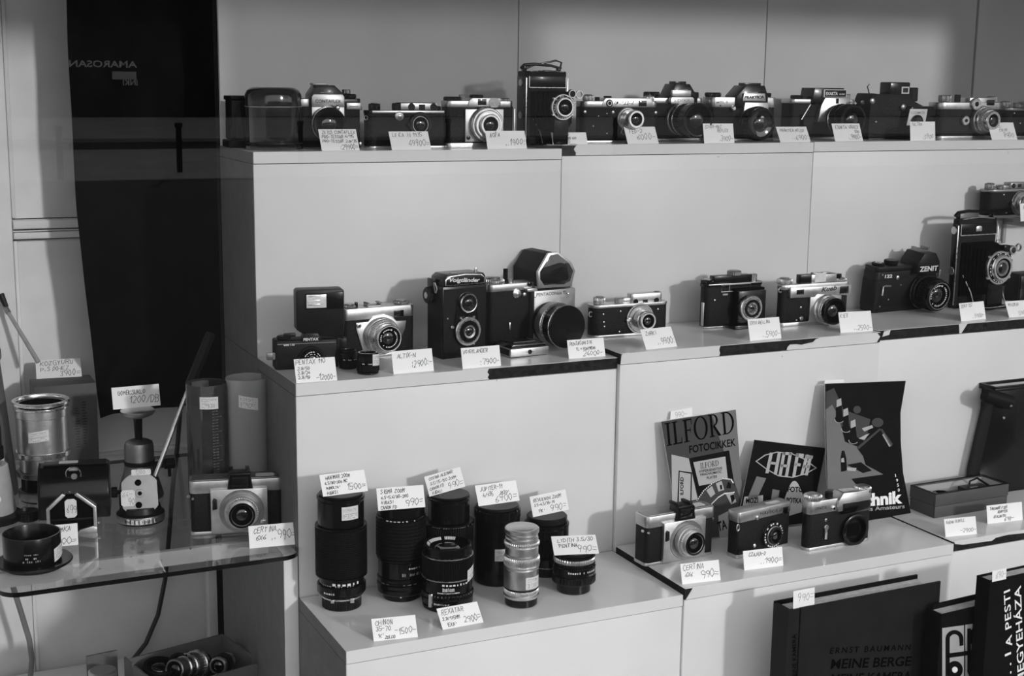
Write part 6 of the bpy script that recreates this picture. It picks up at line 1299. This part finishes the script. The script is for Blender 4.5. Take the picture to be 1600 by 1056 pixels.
Part('lid', 'bakelite', r).lathe([(0, zl), (R0+1, zl), (R0+1.2, zl+3), (R0+1, zt-12), (R0-2, zt-5), (R0-8, zt-1), (R0-12, zt), (R0-18, zt-1), (0, zt-1.5)], n=72).done(); Part('lid_seam', 'satin', r).lathe([(R0+1.1, zl-1.2), (R0+1.5, zl-.4), (R0+1.1, zl+.4)], n=72).done()
# reflex with silver nameplate
it = topit('slr_camera', 'reflex camera with broad silver nameplate beside the round drum, top tier', 472, .068); r = it.r
x0, x1 = it.X(470), it.X(567); D = 32; zt = it.Z(472, 154); zb = it.Z(472, 167)
plain_body(it, x0, x1, D, zb+1, 8, 4, BPT); tp = top_plate(it, x0, x1, D, zb, zt, 8, BPT)
Part('front_trim', SA, tp).box(*X2(it, 472, 483), -1.6, 0, zb, zt-1, .4).done(); Part('meter_plate', SA, tp).box(*X2(it, 543, 565), -1.8, 0, it.Z(554, 170), it.Z(554, 160), .4).done(); Part('meter_line', 'ink', tp).box(*X2(it, 547, 561), -2, -1.7, it.Z(554, 166), it.Z(554, 165)).done()
a, b = X2(it, 486, 537); z1, z0 = it.Z(511, 147), it.Z(511, 167)
np_ = Part('nameplate', SA, r).prism([(a, z0), (b, z0), (b, z1-4), (b-3, z1), (a+3, z1), (a, z1-4)], -9, 2, 'y', .6).done(); text(np_, 'CONTAFLEX', 'ink', (a+5, -9.5, z0+7), 6.8, bold=.01, width=b-a-11)
ph = Part('prism_housing', BPT, r).prism([(a-1, z0), (b+1, z0), (b, z1), (it.X(522), it.Z(511, 133)), (it.X(496), it.Z(511, 133)), (a, z1)], -7, D*.85, 'y', 1).done(); Part('accessory_shoe', 'dull_metal', ph).box(*X2(it, 491, 516), 4, D*.6, it.Z(503, 133)-.5, it.Z(503, 130), .6).done()
flat_sticker(ph, (it.X(499), -7.6, z1+2), (1, 0, 0), (0, .75, .66), 22, 12, [('290', .2, .3, .4)], 17)
Part('mount_plate', SA, r).box(a, b, -8, 2, it.Z(511, 200), z0+1, .5).done()
lx, lz = it.X(509), it.Z(509, 193); dd = it.D(5)
lens(r, lx, lz, [(27, 0, dd*.5, BPT), (27.6, dd*.5, dd*.6, CH, 0, 'rim'), (26.5, dd*.6, dd, BPT, 0, 'front_ring')], (22, 6), -8); kb = Part('lens_catch', BPT, r).cyl(4, dd*.2+8, dd+8, (it.X(521), 0, it.Z(521, 167.5)), '-y').done(); stud(kb, 'cap', SA, it.X(521), -dd-8, it.Z(521, 167.5), 3, 1.5)
knob(it, tp, 'dial', it.X(550), D*.5, zt, 14, 7, BPT, 30); Part('rewind_crank', 'dull_metal', tp).cyl(7, zt+7, zt+14, (it.X(548), D*.5, 0), 'z', 28, None, 10, .1).done()
Part('strap_lug', CH, r).tube([(x1+2.5*math.cos(k*.6), 6, zb-2+3*math.sin(k*.6)) for k in range(11)], .8, 8).done(); stud(r, 'rewind_stud', SA, x1-3, -1, 8, 3, 2)
tcard(((497, 202), (556, 201.5), (562, 234.5), (503, 236)), 0, [('ZEISS CONTAFLEX', .08, .78, .13), ('PRO-TESSAR 4/115', .06, .57, .12), ('PRO-TESSAR 2.8/35', .06, .38, .12), (':29900=', .5, .06, .22)], 'white price card reading 29900 with three handwritten lines, top tier left', 81)
# barnack style rangefinder without lens
it = topit('rangefinder_camera', 'black rangefinder body with capped mount behind the 49900 card, top tier', 575, .055); r = it.r
x0, x1 = it.X(574), it.X(704); zt = it.Z(575, 172.5); zw = it.Z(660, 166.5)
tp, hs = rangefinder(it, x0, x1, 28, zt, 5, [(it.X(590), 9.5, 10), (it.X(691), 6, 6)], (it.X(624), it.X(687), 12), (it.X(627), 10, 11), [(it.X(645), zw, 'o', 6), (it.X(661.5), zw, 'r', 5), (it.X(680.5), zw, 'o', 6)], (it.X(657), it.Z(657, 194)), 20, 19, 6, BPT)
stud(r, 'slow_speed_dial', SA, it.X(624), 0, it.Z(624, 181), 7.5, 4); stud(r, 'dial_hub', CH, it.X(624), -3.6, it.Z(624, 181), 3.6, 2); Part('top_trim', SA, tp).box(x0+8, x1-8, -1.8, -.9, zt-4.5, zt-.6, .4).done(); Part('housing_front', SA, hs).box(it.X(628), it.X(686), 2.6, 3.6, zt+1, zt+11, .4).done()
Part('window_row', BPT, hs).cyl(5.6, -2.5, -1.6, (it.X(645), 0, zw), '-y').cyl(5.6, -2.5, -1.6, (it.X(680.5), 0, zw), '-y').box(it.X(657), it.X(666.5), 1.8, 2.7, zw-4, zw+4).done()
for x in (x0, x1): Part('strap_lug', CH, r).tube([(x+3*math.cos(k*.6), 6, zt-12+3.4*math.sin(k*.6)) for k in range(11)], .8, 8).done()
tcard(((607, 205.5), (669, 205), (674, 233), (612.5, 234)), 0, [('LEICA III 1935', .08, .7, .17), ('49900=', .44, .2, .3)], 'white price card reading 49900, top tier', 82, ink='pale_ink')
# silver viewfinder camera with square plate
it = topit('viewfinder_camera', 'silver camera with square plate and chrome lens behind the 1900 card, top tier', 698, .050); r = it.r
x0, x1 = it.X(698), it.X(806); D = 30; zt = it.Z(700, 157.5); zb = it.Z(700, 168)
plain_body(it, x0, x1, D, zb+1, 8, 8); tp = top_plate(it, x0, x1-2, D, zb, zt, 8)
h0, h1 = X2(it, 729, 782); hh = it.Z(755, 152.5)
hs = Part('finder_housing', SA, tp).prism([(h0, zb+1), (h1, zb+1), (h1, hh), (h0+9, hh), (h0+4, zt+1)], -3, D*.8, 'y', .8).done(); rect_on(hs, 'finder_window', 'lens_glass', it, 746.5, 760, 154.5, 164, 3, .6)
flat_sticker(hs, (it.X(763), -3.5, zb), (1, 0, 0), (0, 0, 1), 18, 15, [('35.50', .1, .2, .3)], 18, cut=.3)
fp = Part('face_plate', SA, r).box(*X2(it, 725, 786), -5, 1, it.Z(755, 221), it.Z(755, 170), .8).done(); stud(fp, 'flash_socket', BPT, it.X(730), -5, it.Z(730, 215), 3.4, 1)
lx, lz = it.X(757), it.Z(757, 194); dd = it.D(8)
lens(fp, lx, lz, [(28, 0, 4, 'dull_metal'), (27, 4, dd*.5, CH, 0, 'shutter_rim'), (23, dd*.5, dd*.7, SA, 0, 'aperture_ring'), (17, dd*.7, dd, CH, 0, 'front_ring')], (12.5, 3), -5)
for kx, kr, kh, m in ((it.X(712), 14, 7, BPT), (it.X(727), 5, 10, 'dull_metal'), (it.X(750), 11, 6, BPT), (it.X(793), 11, 5, 'dull_metal')): knob(it, tp, 'knob', kx, D*.5, zt-1 if kx < it.X(740) or kx > it.X(785) else hh-1, kr, kh, m, 24)
Part('side_trim', SA, r).box(x1-1.4, x1+.4, -1, 1, 6, zb-2, .3).done()
tcard(((758, 204.5), (819, 204), (823.5, 231.5), (762, 233)), 0, [('AGFA', .1, .66, .2), ('..1900:', .46, .2, .3)], 'white price card reading 1900 in front of the silver square plate camera, top tier', 83)
# tall folding camera
it = topit('folding_camera', 'tall black folding camera with strap handle and chrome lens, top tier', 822, .052); r = it.r
x0, x1 = it.X(821.5), it.X(885.5); zt = it.Z(822, 112); pr = it.D(18)
lx, lz = it.X(876, pr*.9), it.Z(876, 168, pr*.9)
o, pf = tall_folder(it, x0, x1, zt, 36, lx, lz, 21, pr)
Part('handle_strut', BPT, r).tube([(x1-6, 18, zt-1), (x1-2, 18, zt+14), (x1-12, 18, zt+17), (x0+20, 18, zt+9), (x0, 18, zt+1)], 1.6, 8).done()
ax_, az_ = it.X(890.5, pr*.9), it.Z(890.5, 147.5, pr*.9)
ar = Part('rangefinder_arm', BPT, o).cyl(7, pr*.9-1, pr*.9+4, (ax_, 0, az_), '-y').box(ax_-5, ax_+3, -pr*.9-2, -pr*.9+3, lz+10, az_, 1).done(); Part('arm_rim', CH, ar).lathe([(5, pr*.9+4), (6.4, pr*.9+4), (6.4, pr*.9+5), (5, pr*.9+5), (5, pr*.9+4)], (ax_, 0, az_), '-y', 28).lathe([(4.6, pr*.9), (6.6, pr*.9), (6.6, pr*.9+3), (4.6, pr*.9+3), (4.6, pr*.9)], (ax_+13.5, 0, az_-1), '-y', 28).done()
tcard(((861, 207), (916, 206), (918.5, 225.5), (864, 227)), ZT, [('ZEISS IKON', .1, .7, .17), ('TROMBE 6X9', .3, .42, .16), ('29900', .18, .08, .26)], 'white price card reading 29900 below the tall folding camera on the chipped corner', 84, ink='pale_ink')
# silver topped rangefinder with cyrillic name
it = topit('rangefinder_camera', 'black rangefinder camera with silver engraved top behind the 6000 card', 909, .050, ZT); r = it.r
x0, x1 = it.X(908), it.X(1031); D = 28; zt = it.Z(910, 158); zb = it.Z(910, 168)
plain_body(it, x0, x1, D, zb+1, 10, 4); tp = top_plate(it, x0+1, x1-1, D, zb, zt, 10)
h0, h1 = X2(it, 942, 1016); hh = it.Z(980, 152.5)
hs = Part('finder_housing', SA, tp).prism([(h0-4, zb+1), (h1+6, zb+1), (h1+4, zt+2), (h1, hh), (h0+3, hh), (h0-2, zt)], -2, D*.8, 'y', .8).done(); rect_on(hs, 'finder_window', 'lens_glass', it, 998, 1010.5, 156.5, 165, 2, .6)
for nm, m, rr, d in (('window_rim', BPT, 6, 1), ('window_ring', SA, 4.4, 1.5), ('window_glass', 'lens_glass', 3, 1.9)): Part(nm, m, hs).cyl(rr, 2, 2+d, (it.X(950), 0, it.Z(950, 161)), '-y').done()
lab(it, hs, 'ФЭД-2', (959, 163.5), (990, 162), 5.6, 'ink', 2, .01, shear=.2)
knob(it, tp, 'rewind_knob', it.X(924), D*.5, zt, 9, 9, SA, 26, 'dull_metal'); knob(it, tp, 'shutter_button', it.X(937), D*.4, zt, 4, 6, BPT, 0); knob(it, hs, 'speed_dial', it.X(954), D*.45, hh-1, 6.5, 4, BPT, 18); knob(it, tp, 'advance_knob', it.X(1021), D*.5, zt, 9, 8, SA, 26, 'dull_metal')
lx, lz = it.X(979), it.Z(979, 185); dd = it.D(15)
lens(r, lx, lz, [(18, 0, 4, SA), (16, 4, 7, CH, 40, 'focus_ring'), (10.5, 7, dd*.7, CH, 0, 'tube'), (14.5, dd*.7, dd, SA, 0, 'front_ring')], (10, 3), 0)
for px, py in ((913, 175), (957, 175), (1026, 175), (947, 177), (934, 181), (926, 197), (948, 208)): stud(r, 'screw', SA if py < 176 else CH, it.X(px), 0, it.Z(px, py), 2.6 if py < 176 else 1.2, 1.4)
Part('focus_lever', CH, r).tube([(lx-9, -4, lz-14), (lx-13, -6, lz-22), (lx-8, -6, lz-25)], 1.2, 8).done()
tcard(((974.5, 198), (1025, 197), (1029.5, 224), (981, 225)), ZT, [('FED-2', .14, .62, .2), ('6000-', .34, .22, .3)], 'white price card reading 6000, top tier', 85)
# reflex with long dark lens
def top_slr(label, px, y, x0p, x1p, ztop, zbot, prism, plate, shoe=True, tpm=SA):
    it = topit('slr_camera', label, px, y, ZT); x0, x1 = it.X(x0p), it.X(x1p); zt, zb = it.Z(px, ztop), it.Z(px, zbot); it.D_ = 32
    plain_body(it, x0, x1, 32, zb+1, 8, 5); tp = top_plate(it, x0, x1, 32, zb, zt, 8, tpm)
    a, b, c, d, ytop = prism; m = (c+d)/2; zp = it.Z(m, ytop)
    ph = Part('prism_housing', BPT, it.r).prism([(it.X(a), zb), (it.X(b), zb), (it.X(b), zt+2), (it.X(d), zp), (it.X(c), zp), (it.X(a), zt+2)], -5, 29, 'y', 1).done()
    if shoe: Part('accessory_shoe', BPT, ph).box(it.X(c)+2, it.X(d)-2, 3, 20, zp-.5, zp+4, .7).done()
    return it, x0, x1, zt, zb, tp, ph
it, x0, x1, zt, zb, tp, ph = top_slr('reflex camera with long dark lens pointing past the small price card, top tier', 1022, .088, 1014, 1098, 153, 162, (1042, 1086, 1051, 1073, 131), None); r = it.r
np_ = Part('nameplate', SA, ph).box(it.X(1048, 9), it.X(1078, 9), -9, -4, it.Z(1063, 150.5), it.Z(1063, 140.5), 1).done(); n2 = Part('name_badge', SA, ph).prism(rrect(it.X(1046, 11), it.X(1083, 11), it.Z(1064, 162.5), it.Z(1064, 151.5), 4), -11, -4, 'y', .6).done()
lab(it, n2, 'EDIXA', (1052, 159.5), (1077, 158.5), 4, 'grey_mark', 11, .01)
flat_sticker(ph, (it.X(1054), -5.6, it.Z(1060, 140)), (1, 0, 0), (0, .7, .7), 19, 10)
lx, lz = it.X(1058), it.Z(1058, 186); dd = min(it.D(46), (.088-.024)/it.s)
lens(r, lx, lz, [(25, 0, dd*.12, SA), (24, dd*.12, dd*.3, BPT, 0, 'aperture_ring'), (25, dd*.3, dd*.33, CH, 0, 'trim_ring'), (25, dd*.33, dd*.66, BR, 40, 'focus_ring'), (26.5, dd*.66, dd, BPT, 0, 'front_barrel')], (22, 6), -4)
knob(it, tp, 'advance_dial', it.X(1024), 16, zt, 13, 9, BPT, 26); knob(it, tp, 'rewind_knob', it.X(1090), 16, zt, 9, 9, BPT, 22)
tcard(((1098, 193), (1144.5, 192), (1147.5, 223), (1100.5, 224)), ZT, [('EDIXA-MAT', .06, .76, .15), ('REFLEX', .46, .56, .14), ('.3900-', .5, .08, .24)], 'white price card reading 3900 before the long dark lens, top tier', 86, ink='pale_ink')
it, x0, x1, zt, zb, tp, ph = top_slr('reflex camera with silver plate under its prism and large glossy lens, top tier', 1112, .072, 1110, 1213, 152, 168, (1146, 1196, 1160, 1190, 133), None); r = it.r
np_ = Part('nameplate', SA, ph).prism([(it.X(1158, 9), it.Z(1176, 157.5)), (it.X(1195, 9), it.Z(1176, 157.5)), (it.X(1193.5, 9), it.Z(1176, 145)), (it.X(1160, 9), it.Z(1176, 145))], -9, -4, 'y', .6).done(); lab(it, np_, 'PRAKTICA', (1161, 154), (1192, 153), 4.2, 'ink', 9.4, .04)
Part('mount_plate', SA, ph).prism([(it.X(1154), it.Z(1176, 190)), (it.X(1197), it.Z(1176, 190)), (it.X(1195), it.Z(1176, 159.5)), (it.X(1158), it.Z(1176, 159.5))], -8, 2, 'y', .6).done()
lab(it, tp, 'MTL 5', (1117, 162), (1135, 161), 3.6, 'grey_mark', 1); stud(tp, 'screw', 'ink', it.X(1123), -1, it.Z(1123, 165), 1.2, .6)
flat_sticker(ph, (it.X(1164), -5.6, it.Z(1176, 144)), (1, 0, 0), (0, .7, .7), 19, 13)
lx, lz = it.X(1172), it.Z(1172, 192); dd = it.D(13)
o = lens(r, lx, lz, [(26, 0, dd*.3, BPT), (27, dd*.3, dd*.7, BR, 44, 'focus_ring'), (25.5, dd*.7, dd, BPT, 0, 'front_ring')], (21, 4), -8, inner='lens_glass')
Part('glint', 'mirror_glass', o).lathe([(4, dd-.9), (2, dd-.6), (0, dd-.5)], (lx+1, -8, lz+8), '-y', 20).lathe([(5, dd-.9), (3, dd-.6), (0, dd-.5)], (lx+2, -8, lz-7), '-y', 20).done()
stud(r, 'shutter_button', CH, it.X(1142), -3, it.Z(1142, 169), 4, 4); knob(it, tp, 'advance_dial', it.X(1120), 16, zt, 13, 7, BPT, 26); knob(it, tp, 'rewind_knob', it.X(1205), 16, zt, 8, 7, BPT, 22)
tcard(((1212, 198), (1262, 195.5), (1267, 221), (1219.5, 222)), ZT, [('PRAKTICA MTL50', .1, .68, .16), ('..6900:', .42, .18, .28)], 'white price card reading 6900, top tier', 87, ink='pale_ink')
it, x0, x1, zt, zb, tp, ph = top_slr('reflex camera with black nameplate box and long ribbed lens, top tier', 1236, .094, 1234, 1336, 155, 162, (1264, 1318, 1266, 1313, 137), None, False); r = it.r
Part('front_plate', SA, r).prism([(it.X(1272), it.Z(1300, 190)), (it.X(1330), it.Z(1300, 190)), (it.X(1321), it.Z(1300, 152)), (it.X(1282), it.Z(1300, 152)), (it.X(1276), it.Z(1300, 165))], -8, 2, 'y', .8).done()
sg = Part('name_frame', 'white_mark', ph).box(it.X(1284, 9), it.X(1320.5, 9), -9, -4, it.Z(1302, 151.5), it.Z(1302, 139), .4).done(); Part('name_panel', BPT, sg).box(it.X(1285.5, 9), it.X(1319, 9), -9.3, -8.8, it.Z(1302, 150.3), it.Z(1302, 140.2)).done()
lab(it, sg, 'EXAKTA', (1287, 148.6), (1306, 148.2), 5, 'white_mark', 9.35, .05); lab(it, sg, 'VX1000', (1308, 148), (1317, 147.8), 2.4, 'white_mark', 9.35, .03)
Part('eye_slot', BPT, r).box(*X2(it, 1299, 1303), -8.6, -7, it.Z(1300, 161), it.Z(1300, 153)).done(); Part('waist_strip', SA, r).tube([(it.X(1250), -1, it.Z(1250, 187)), (it.X(1263), -1, it.Z(1263, 163))], 1, 6).done()
lx, lz = it.X(1302), it.Z(1302, 186); dd = min(it.D(44), (.094-.044)/it.s)
lens(r, lx, lz, [(23, 0, dd*.15, BPT), (24.5, dd*.15, dd*.2, CH, 0, 'rim'), (25, dd*.2, dd*.42, BR, 24, 'aperture_ring'), (24, dd*.42, dd*.6, BPT, 0, 'scale_ring'), (25, dd*.6, dd*.9, BR, 36, 'focus_ring'), (24, dd*.9, dd, BPT, 0, 'front_ring')], (20, 5), -8)
for px, py in ((1319, 161), (1326, 160), (1340, 158.5)): stud(r, 'release_button', CH, it.X(px), -10, it.Z(px, py), 3, 5)
knob(it, tp, 'advance_dial', it.X(1250), 14, zt, 10, 6, BPT, 22); knob(it, tp, 'speed_dial', it.X(1328), 14, zt, 8, 8, 'dull_metal', 22)
tcard(((1299, 193), (1344, 192), (1349, 220), (1305.5, 221)), ZT, [('EXAKTA VAREX', .1, .72, .16), ('500', .76, .48, .13), ('..9900-', .5, .14, .25)], 'white price card reading 9900 below the black nameplate box camera, top tier', 88)
# black plate-like camera turned right
it = topit('box_camera', 'odd shaped black camera with pale lens plate at its right side, top tier', 1356, .065, ZT); r = it.r
x0, x1 = it.X(1356), it.X(1446); zt = it.Z(1400, 147)
Part('body', LE, r).prism([(x0, 3), (x1-4, 3), (x1-2, it.Z(1440, 166)), (it.X(1428), it.Z(1428, 158)), (it.X(1416), zt), (it.X(1372), zt), (it.X(1360), it.Z(1360, 146)), (x0+1, it.Z(1356, 156))], 0, 40, 'y', 2).done(); Part('foot', BPL, r).box(x0+2, x1-4, 1, 38, 0, 3.4, 1).done()
fp = Part('front_board', BPT, r).prism(rrect(it.X(1412), it.X(1450), 2, it.Z(1430, 165), 5), -14, 2, 'y', 1).done(); lp = Part('lens_plate', 'pale_plate', fp).prism([(it.X(1415, 14), it.Z(1415, 196, 14)), (it.X(1444, 14), it.Z(1444, 196, 14)), (it.X(1447, 14), it.Z(1447, 170, 14)), (it.X(1419, 14), it.Z(1419, 170, 14))], -15, -13.5, 'y', .3).done()
Part('lens_tube', BPT, lp).cyl(11, 14, 20, (it.X(1430, 14), 0, it.Z(1430, 190, 14)), '-y').done(); Part('front_element', 'lens_glass', lp).cyl(7, 20, 20.6, (it.X(1430, 14), 0, it.Z(1430, 190, 14)), '-y').done()
lab(it, lp, 'COSMOS', (1421, 178), (1443, 177.5), 4, 'grey_mark', 15, .01)
fh = Part('finder', BPT, r).box(*X2(it, 1389, 1421), 4, 30, zt-1, it.Z(1405, 128), 2).done(); Part('finder_frame', 'white_mark', fh).box(*X2(it, 1407, 1419), 3.4, 4.4, it.Z(1413, 146), it.Z(1413, 135)).done(); Part('finder_glass', 'lens_glass', fh).box(*X2(it, 1409, 1417), 3, 3.8, it.Z(1413, 144), it.Z(1413, 137)).done()
knob(it, r, 'advance_knob', it.X(1431), 18, it.Z(1431, 158), 12, 22, BPL, 22); stud(r, 'side_button', SA, x0+3, -1, it.Z(1359, 158), 4.5, 3); stud(r, 'shutter_stud', 'dull_metal', it.X(1407), -2, it.Z(1407, 167), 5, 3); stud(r, 'lever', CH, it.X(1365), -1, it.Z(1365, 190), 2, 3); Part('peep_wire', BPT, r).tube([(x0+2, 6, it.Z(1358, 146)), (x0-2, 6, it.Z(1355, 136)), (x0+2, 6, it.Z(1358, 132))], 1, 6).done()
tcard(((1422, 190), (1461.5, 189), (1461.5, 218), (1422.5, 219)), ZT+.001, [('TALTAN', .06, .78, .15), ('.5900', .5, .1, .2)], 'upright white price card reading 5900 before the odd black camera, top tier', 89, ink='pale_ink')
# chrome rangefinder with round dials
it = topit('rangefinder_camera', 'silver topped camera with round front dial and stepped chrome lens, top tier right', 1466, .055, ZT+.001); r = it.r
x0, x1 = it.X(1465), it.X(1567); D = 32; zt = it.Z(1468, 160); zb = it.Z(1468, 171)
plain_body(it, x0, x1, D, zb+1, 12, 5); tp = top_plate(it, x0, x1, D, zb, zt, 12)
hs = Part('finder_housing', SA, tp).box(*X2(it, 1512, 1552), 0, D*.7, zb+2, it.Z(1530, 152), 1.2).done(); rect_on(hs, 'finder_window', 'lens_glass', it, 1538, 1551, 155, 164, 0, 1)
for par, px, py, rr in ((tp, 1519, 162, 9.5), (r, 1504, 188, 7.5)):
    q = Part('round_dial', SA, par).cyl(rr, 0, 6, (it.X(px), 0, it.Z(px, py)), '-y').done(); Part('dial_hub', BPT, q).cyl(rr*.4, 6, 6.8, (it.X(px), 0, it.Z(px, py)), '-y').done(); ring_marks(q, it.X(px), it.Z(px, py), -6.2, rr*.72, 12, rr*.16, 'grey_mark')
lx, lz = it.X(1531), it.Z(1531, 187); dd = it.D(20)
lens(r, lx, lz, [(22, 0, dd*.3, SA), (20, dd*.3, dd*.5, CH, 0, 'aperture_ring'), (18, dd*.5, dd*.75, SA, 36, 'focus_ring'), (15, dd*.75, dd, CH, 0, 'front_ring')], (10, 3))
knob(it, tp, 'rewind_knob', it.X(1483), D*.5, zt, 10, 11, 'dull_metal', 26); knob(it, tp, 'advance_knob', it.X(1559), D*.5, zt, 8, 10, 'dull_metal', 24); Part('shutter_button', BPT, tp).cyl(5, zt, zt+12, (it.X(1503), D*.5, 0)).done()
tcard(((1543, 191.5), (1585, 190), (1590, 216.5), (1550, 217)), ZT+.001, [('ARGUS', .12, .7, .16), ('COLOR', .38, .48, .15), ('8900', .5, .14, .24)], 'white price card reading 8900 at the right end of the top tier', 90, ink='pale_ink')
it = topit('rangefinder_camera', 'black camera cut off by the right edge of the photo, top tier', 1572, .060, ZT+.001); r = it.r
x0 = it.X(1570); zt = it.Z(1572, 169)
rangefinder(it, x0, x0+118, 28, zt, 4, [(x0+9, 8, 10), (x0+100, 8, 9)], (x0+40, x0+84, 10), (x0+32, 6, 8), [(x0+53, zt+5, 'o', 3.6), (x0+66, zt+5, 'r', 3.6)], (x0+62, zt*.5), 20, 12, 14, 'dull_metal', [(x0+30, zt*.5), (x0+16, zt-8)])
# ------------------------------------------------------------------ the street behind the viewer, seen only as reflections in the pane
ZG = -1.45
def vy(v): return 2*YG-v                    # a street strip at mirrored depth v
fin(struct('ground', 'asphalt').box(-60, 120, vy(75), YG-.3, ZG-.1, ZG))
fin(struct('pavement', 'pavement').box(-60, 120, vy(27.5), vy(19), ZG, ZG+.02))
fin(struct('pavement', 'pavement').box(-60, 120, vy(47), vy(31), ZG, ZG+.08))
fin(struct('facade', 'facade_dark').box(-40, 13, vy(60), vy(50), ZG, 5.4))
f = fin(struct('facade', 'facade_mid').box(13.2, 110, vy(60), vy(51), ZG, 5.2))
def seen(px, py, v): p = on(px, py, 1, v); return Vector((p.x, vy(v), p.z))     # where the pane mirrors a street thing at depth v
for i, (px, py) in enumerate(((95, 282), (281, 271), (470, 262), (700, 252), (960, 243), (1250, 232))):
    v = on(px, py, 2, ZG).y; p = seen(px, py, v)
    t = thing('street_bollard', 'dark post at the kerb of the street, seen only as a reflection', 'bollard', (p.x, p.y, ZG), 0, 'posts along the street')
    Part('post', 'facade_dark', t).cyl(.045, 0, .72).done(); Part('cap', 'facade_dark', t).cyl(.06, .72, .80).done()
a, b = seen(60, 205, 44), seen(238, 190, 44)
t = thing('low_wall', 'pale low wall across the street, seen as a reflection on the black cloth', 'wall', (a.x, a.y, ZG)); Part('wall', 'facade_pale', t).box(0, b.x-a.x, -.4, 0, 0, b.z-ZG).done()
a, b = seen(176, 124, 49.5), seen(212, 112, 49.5)
t = thing('awning_sign', 'pale sign board on the house across the street, seen as a reflection', 'sign', a); Part('board', 'facade_pale', t).box(0, b.x-a.x, -.1, .1, 0, b.z-a.z).done()
a, b = seen(108, 104, 49.4), seen(214, 103, 49.4)
t = thing('shop_sign', 'dim shop lettering on the dark house across the street, seen mirrored', 'sign', (b.x, a.y, a.z))
text(t, 'AMAROSAN', 'white_mark', (0, 0, 0), .32, (-1, 0, 0), (0, 0, 1), bold=.02, width=b.x-a.x)
text(t, 'INKI', 'white_mark', (0, 0, -.62), .28, (-1, 0, 0), (0, 0, 1), bold=.02, name='lettering')
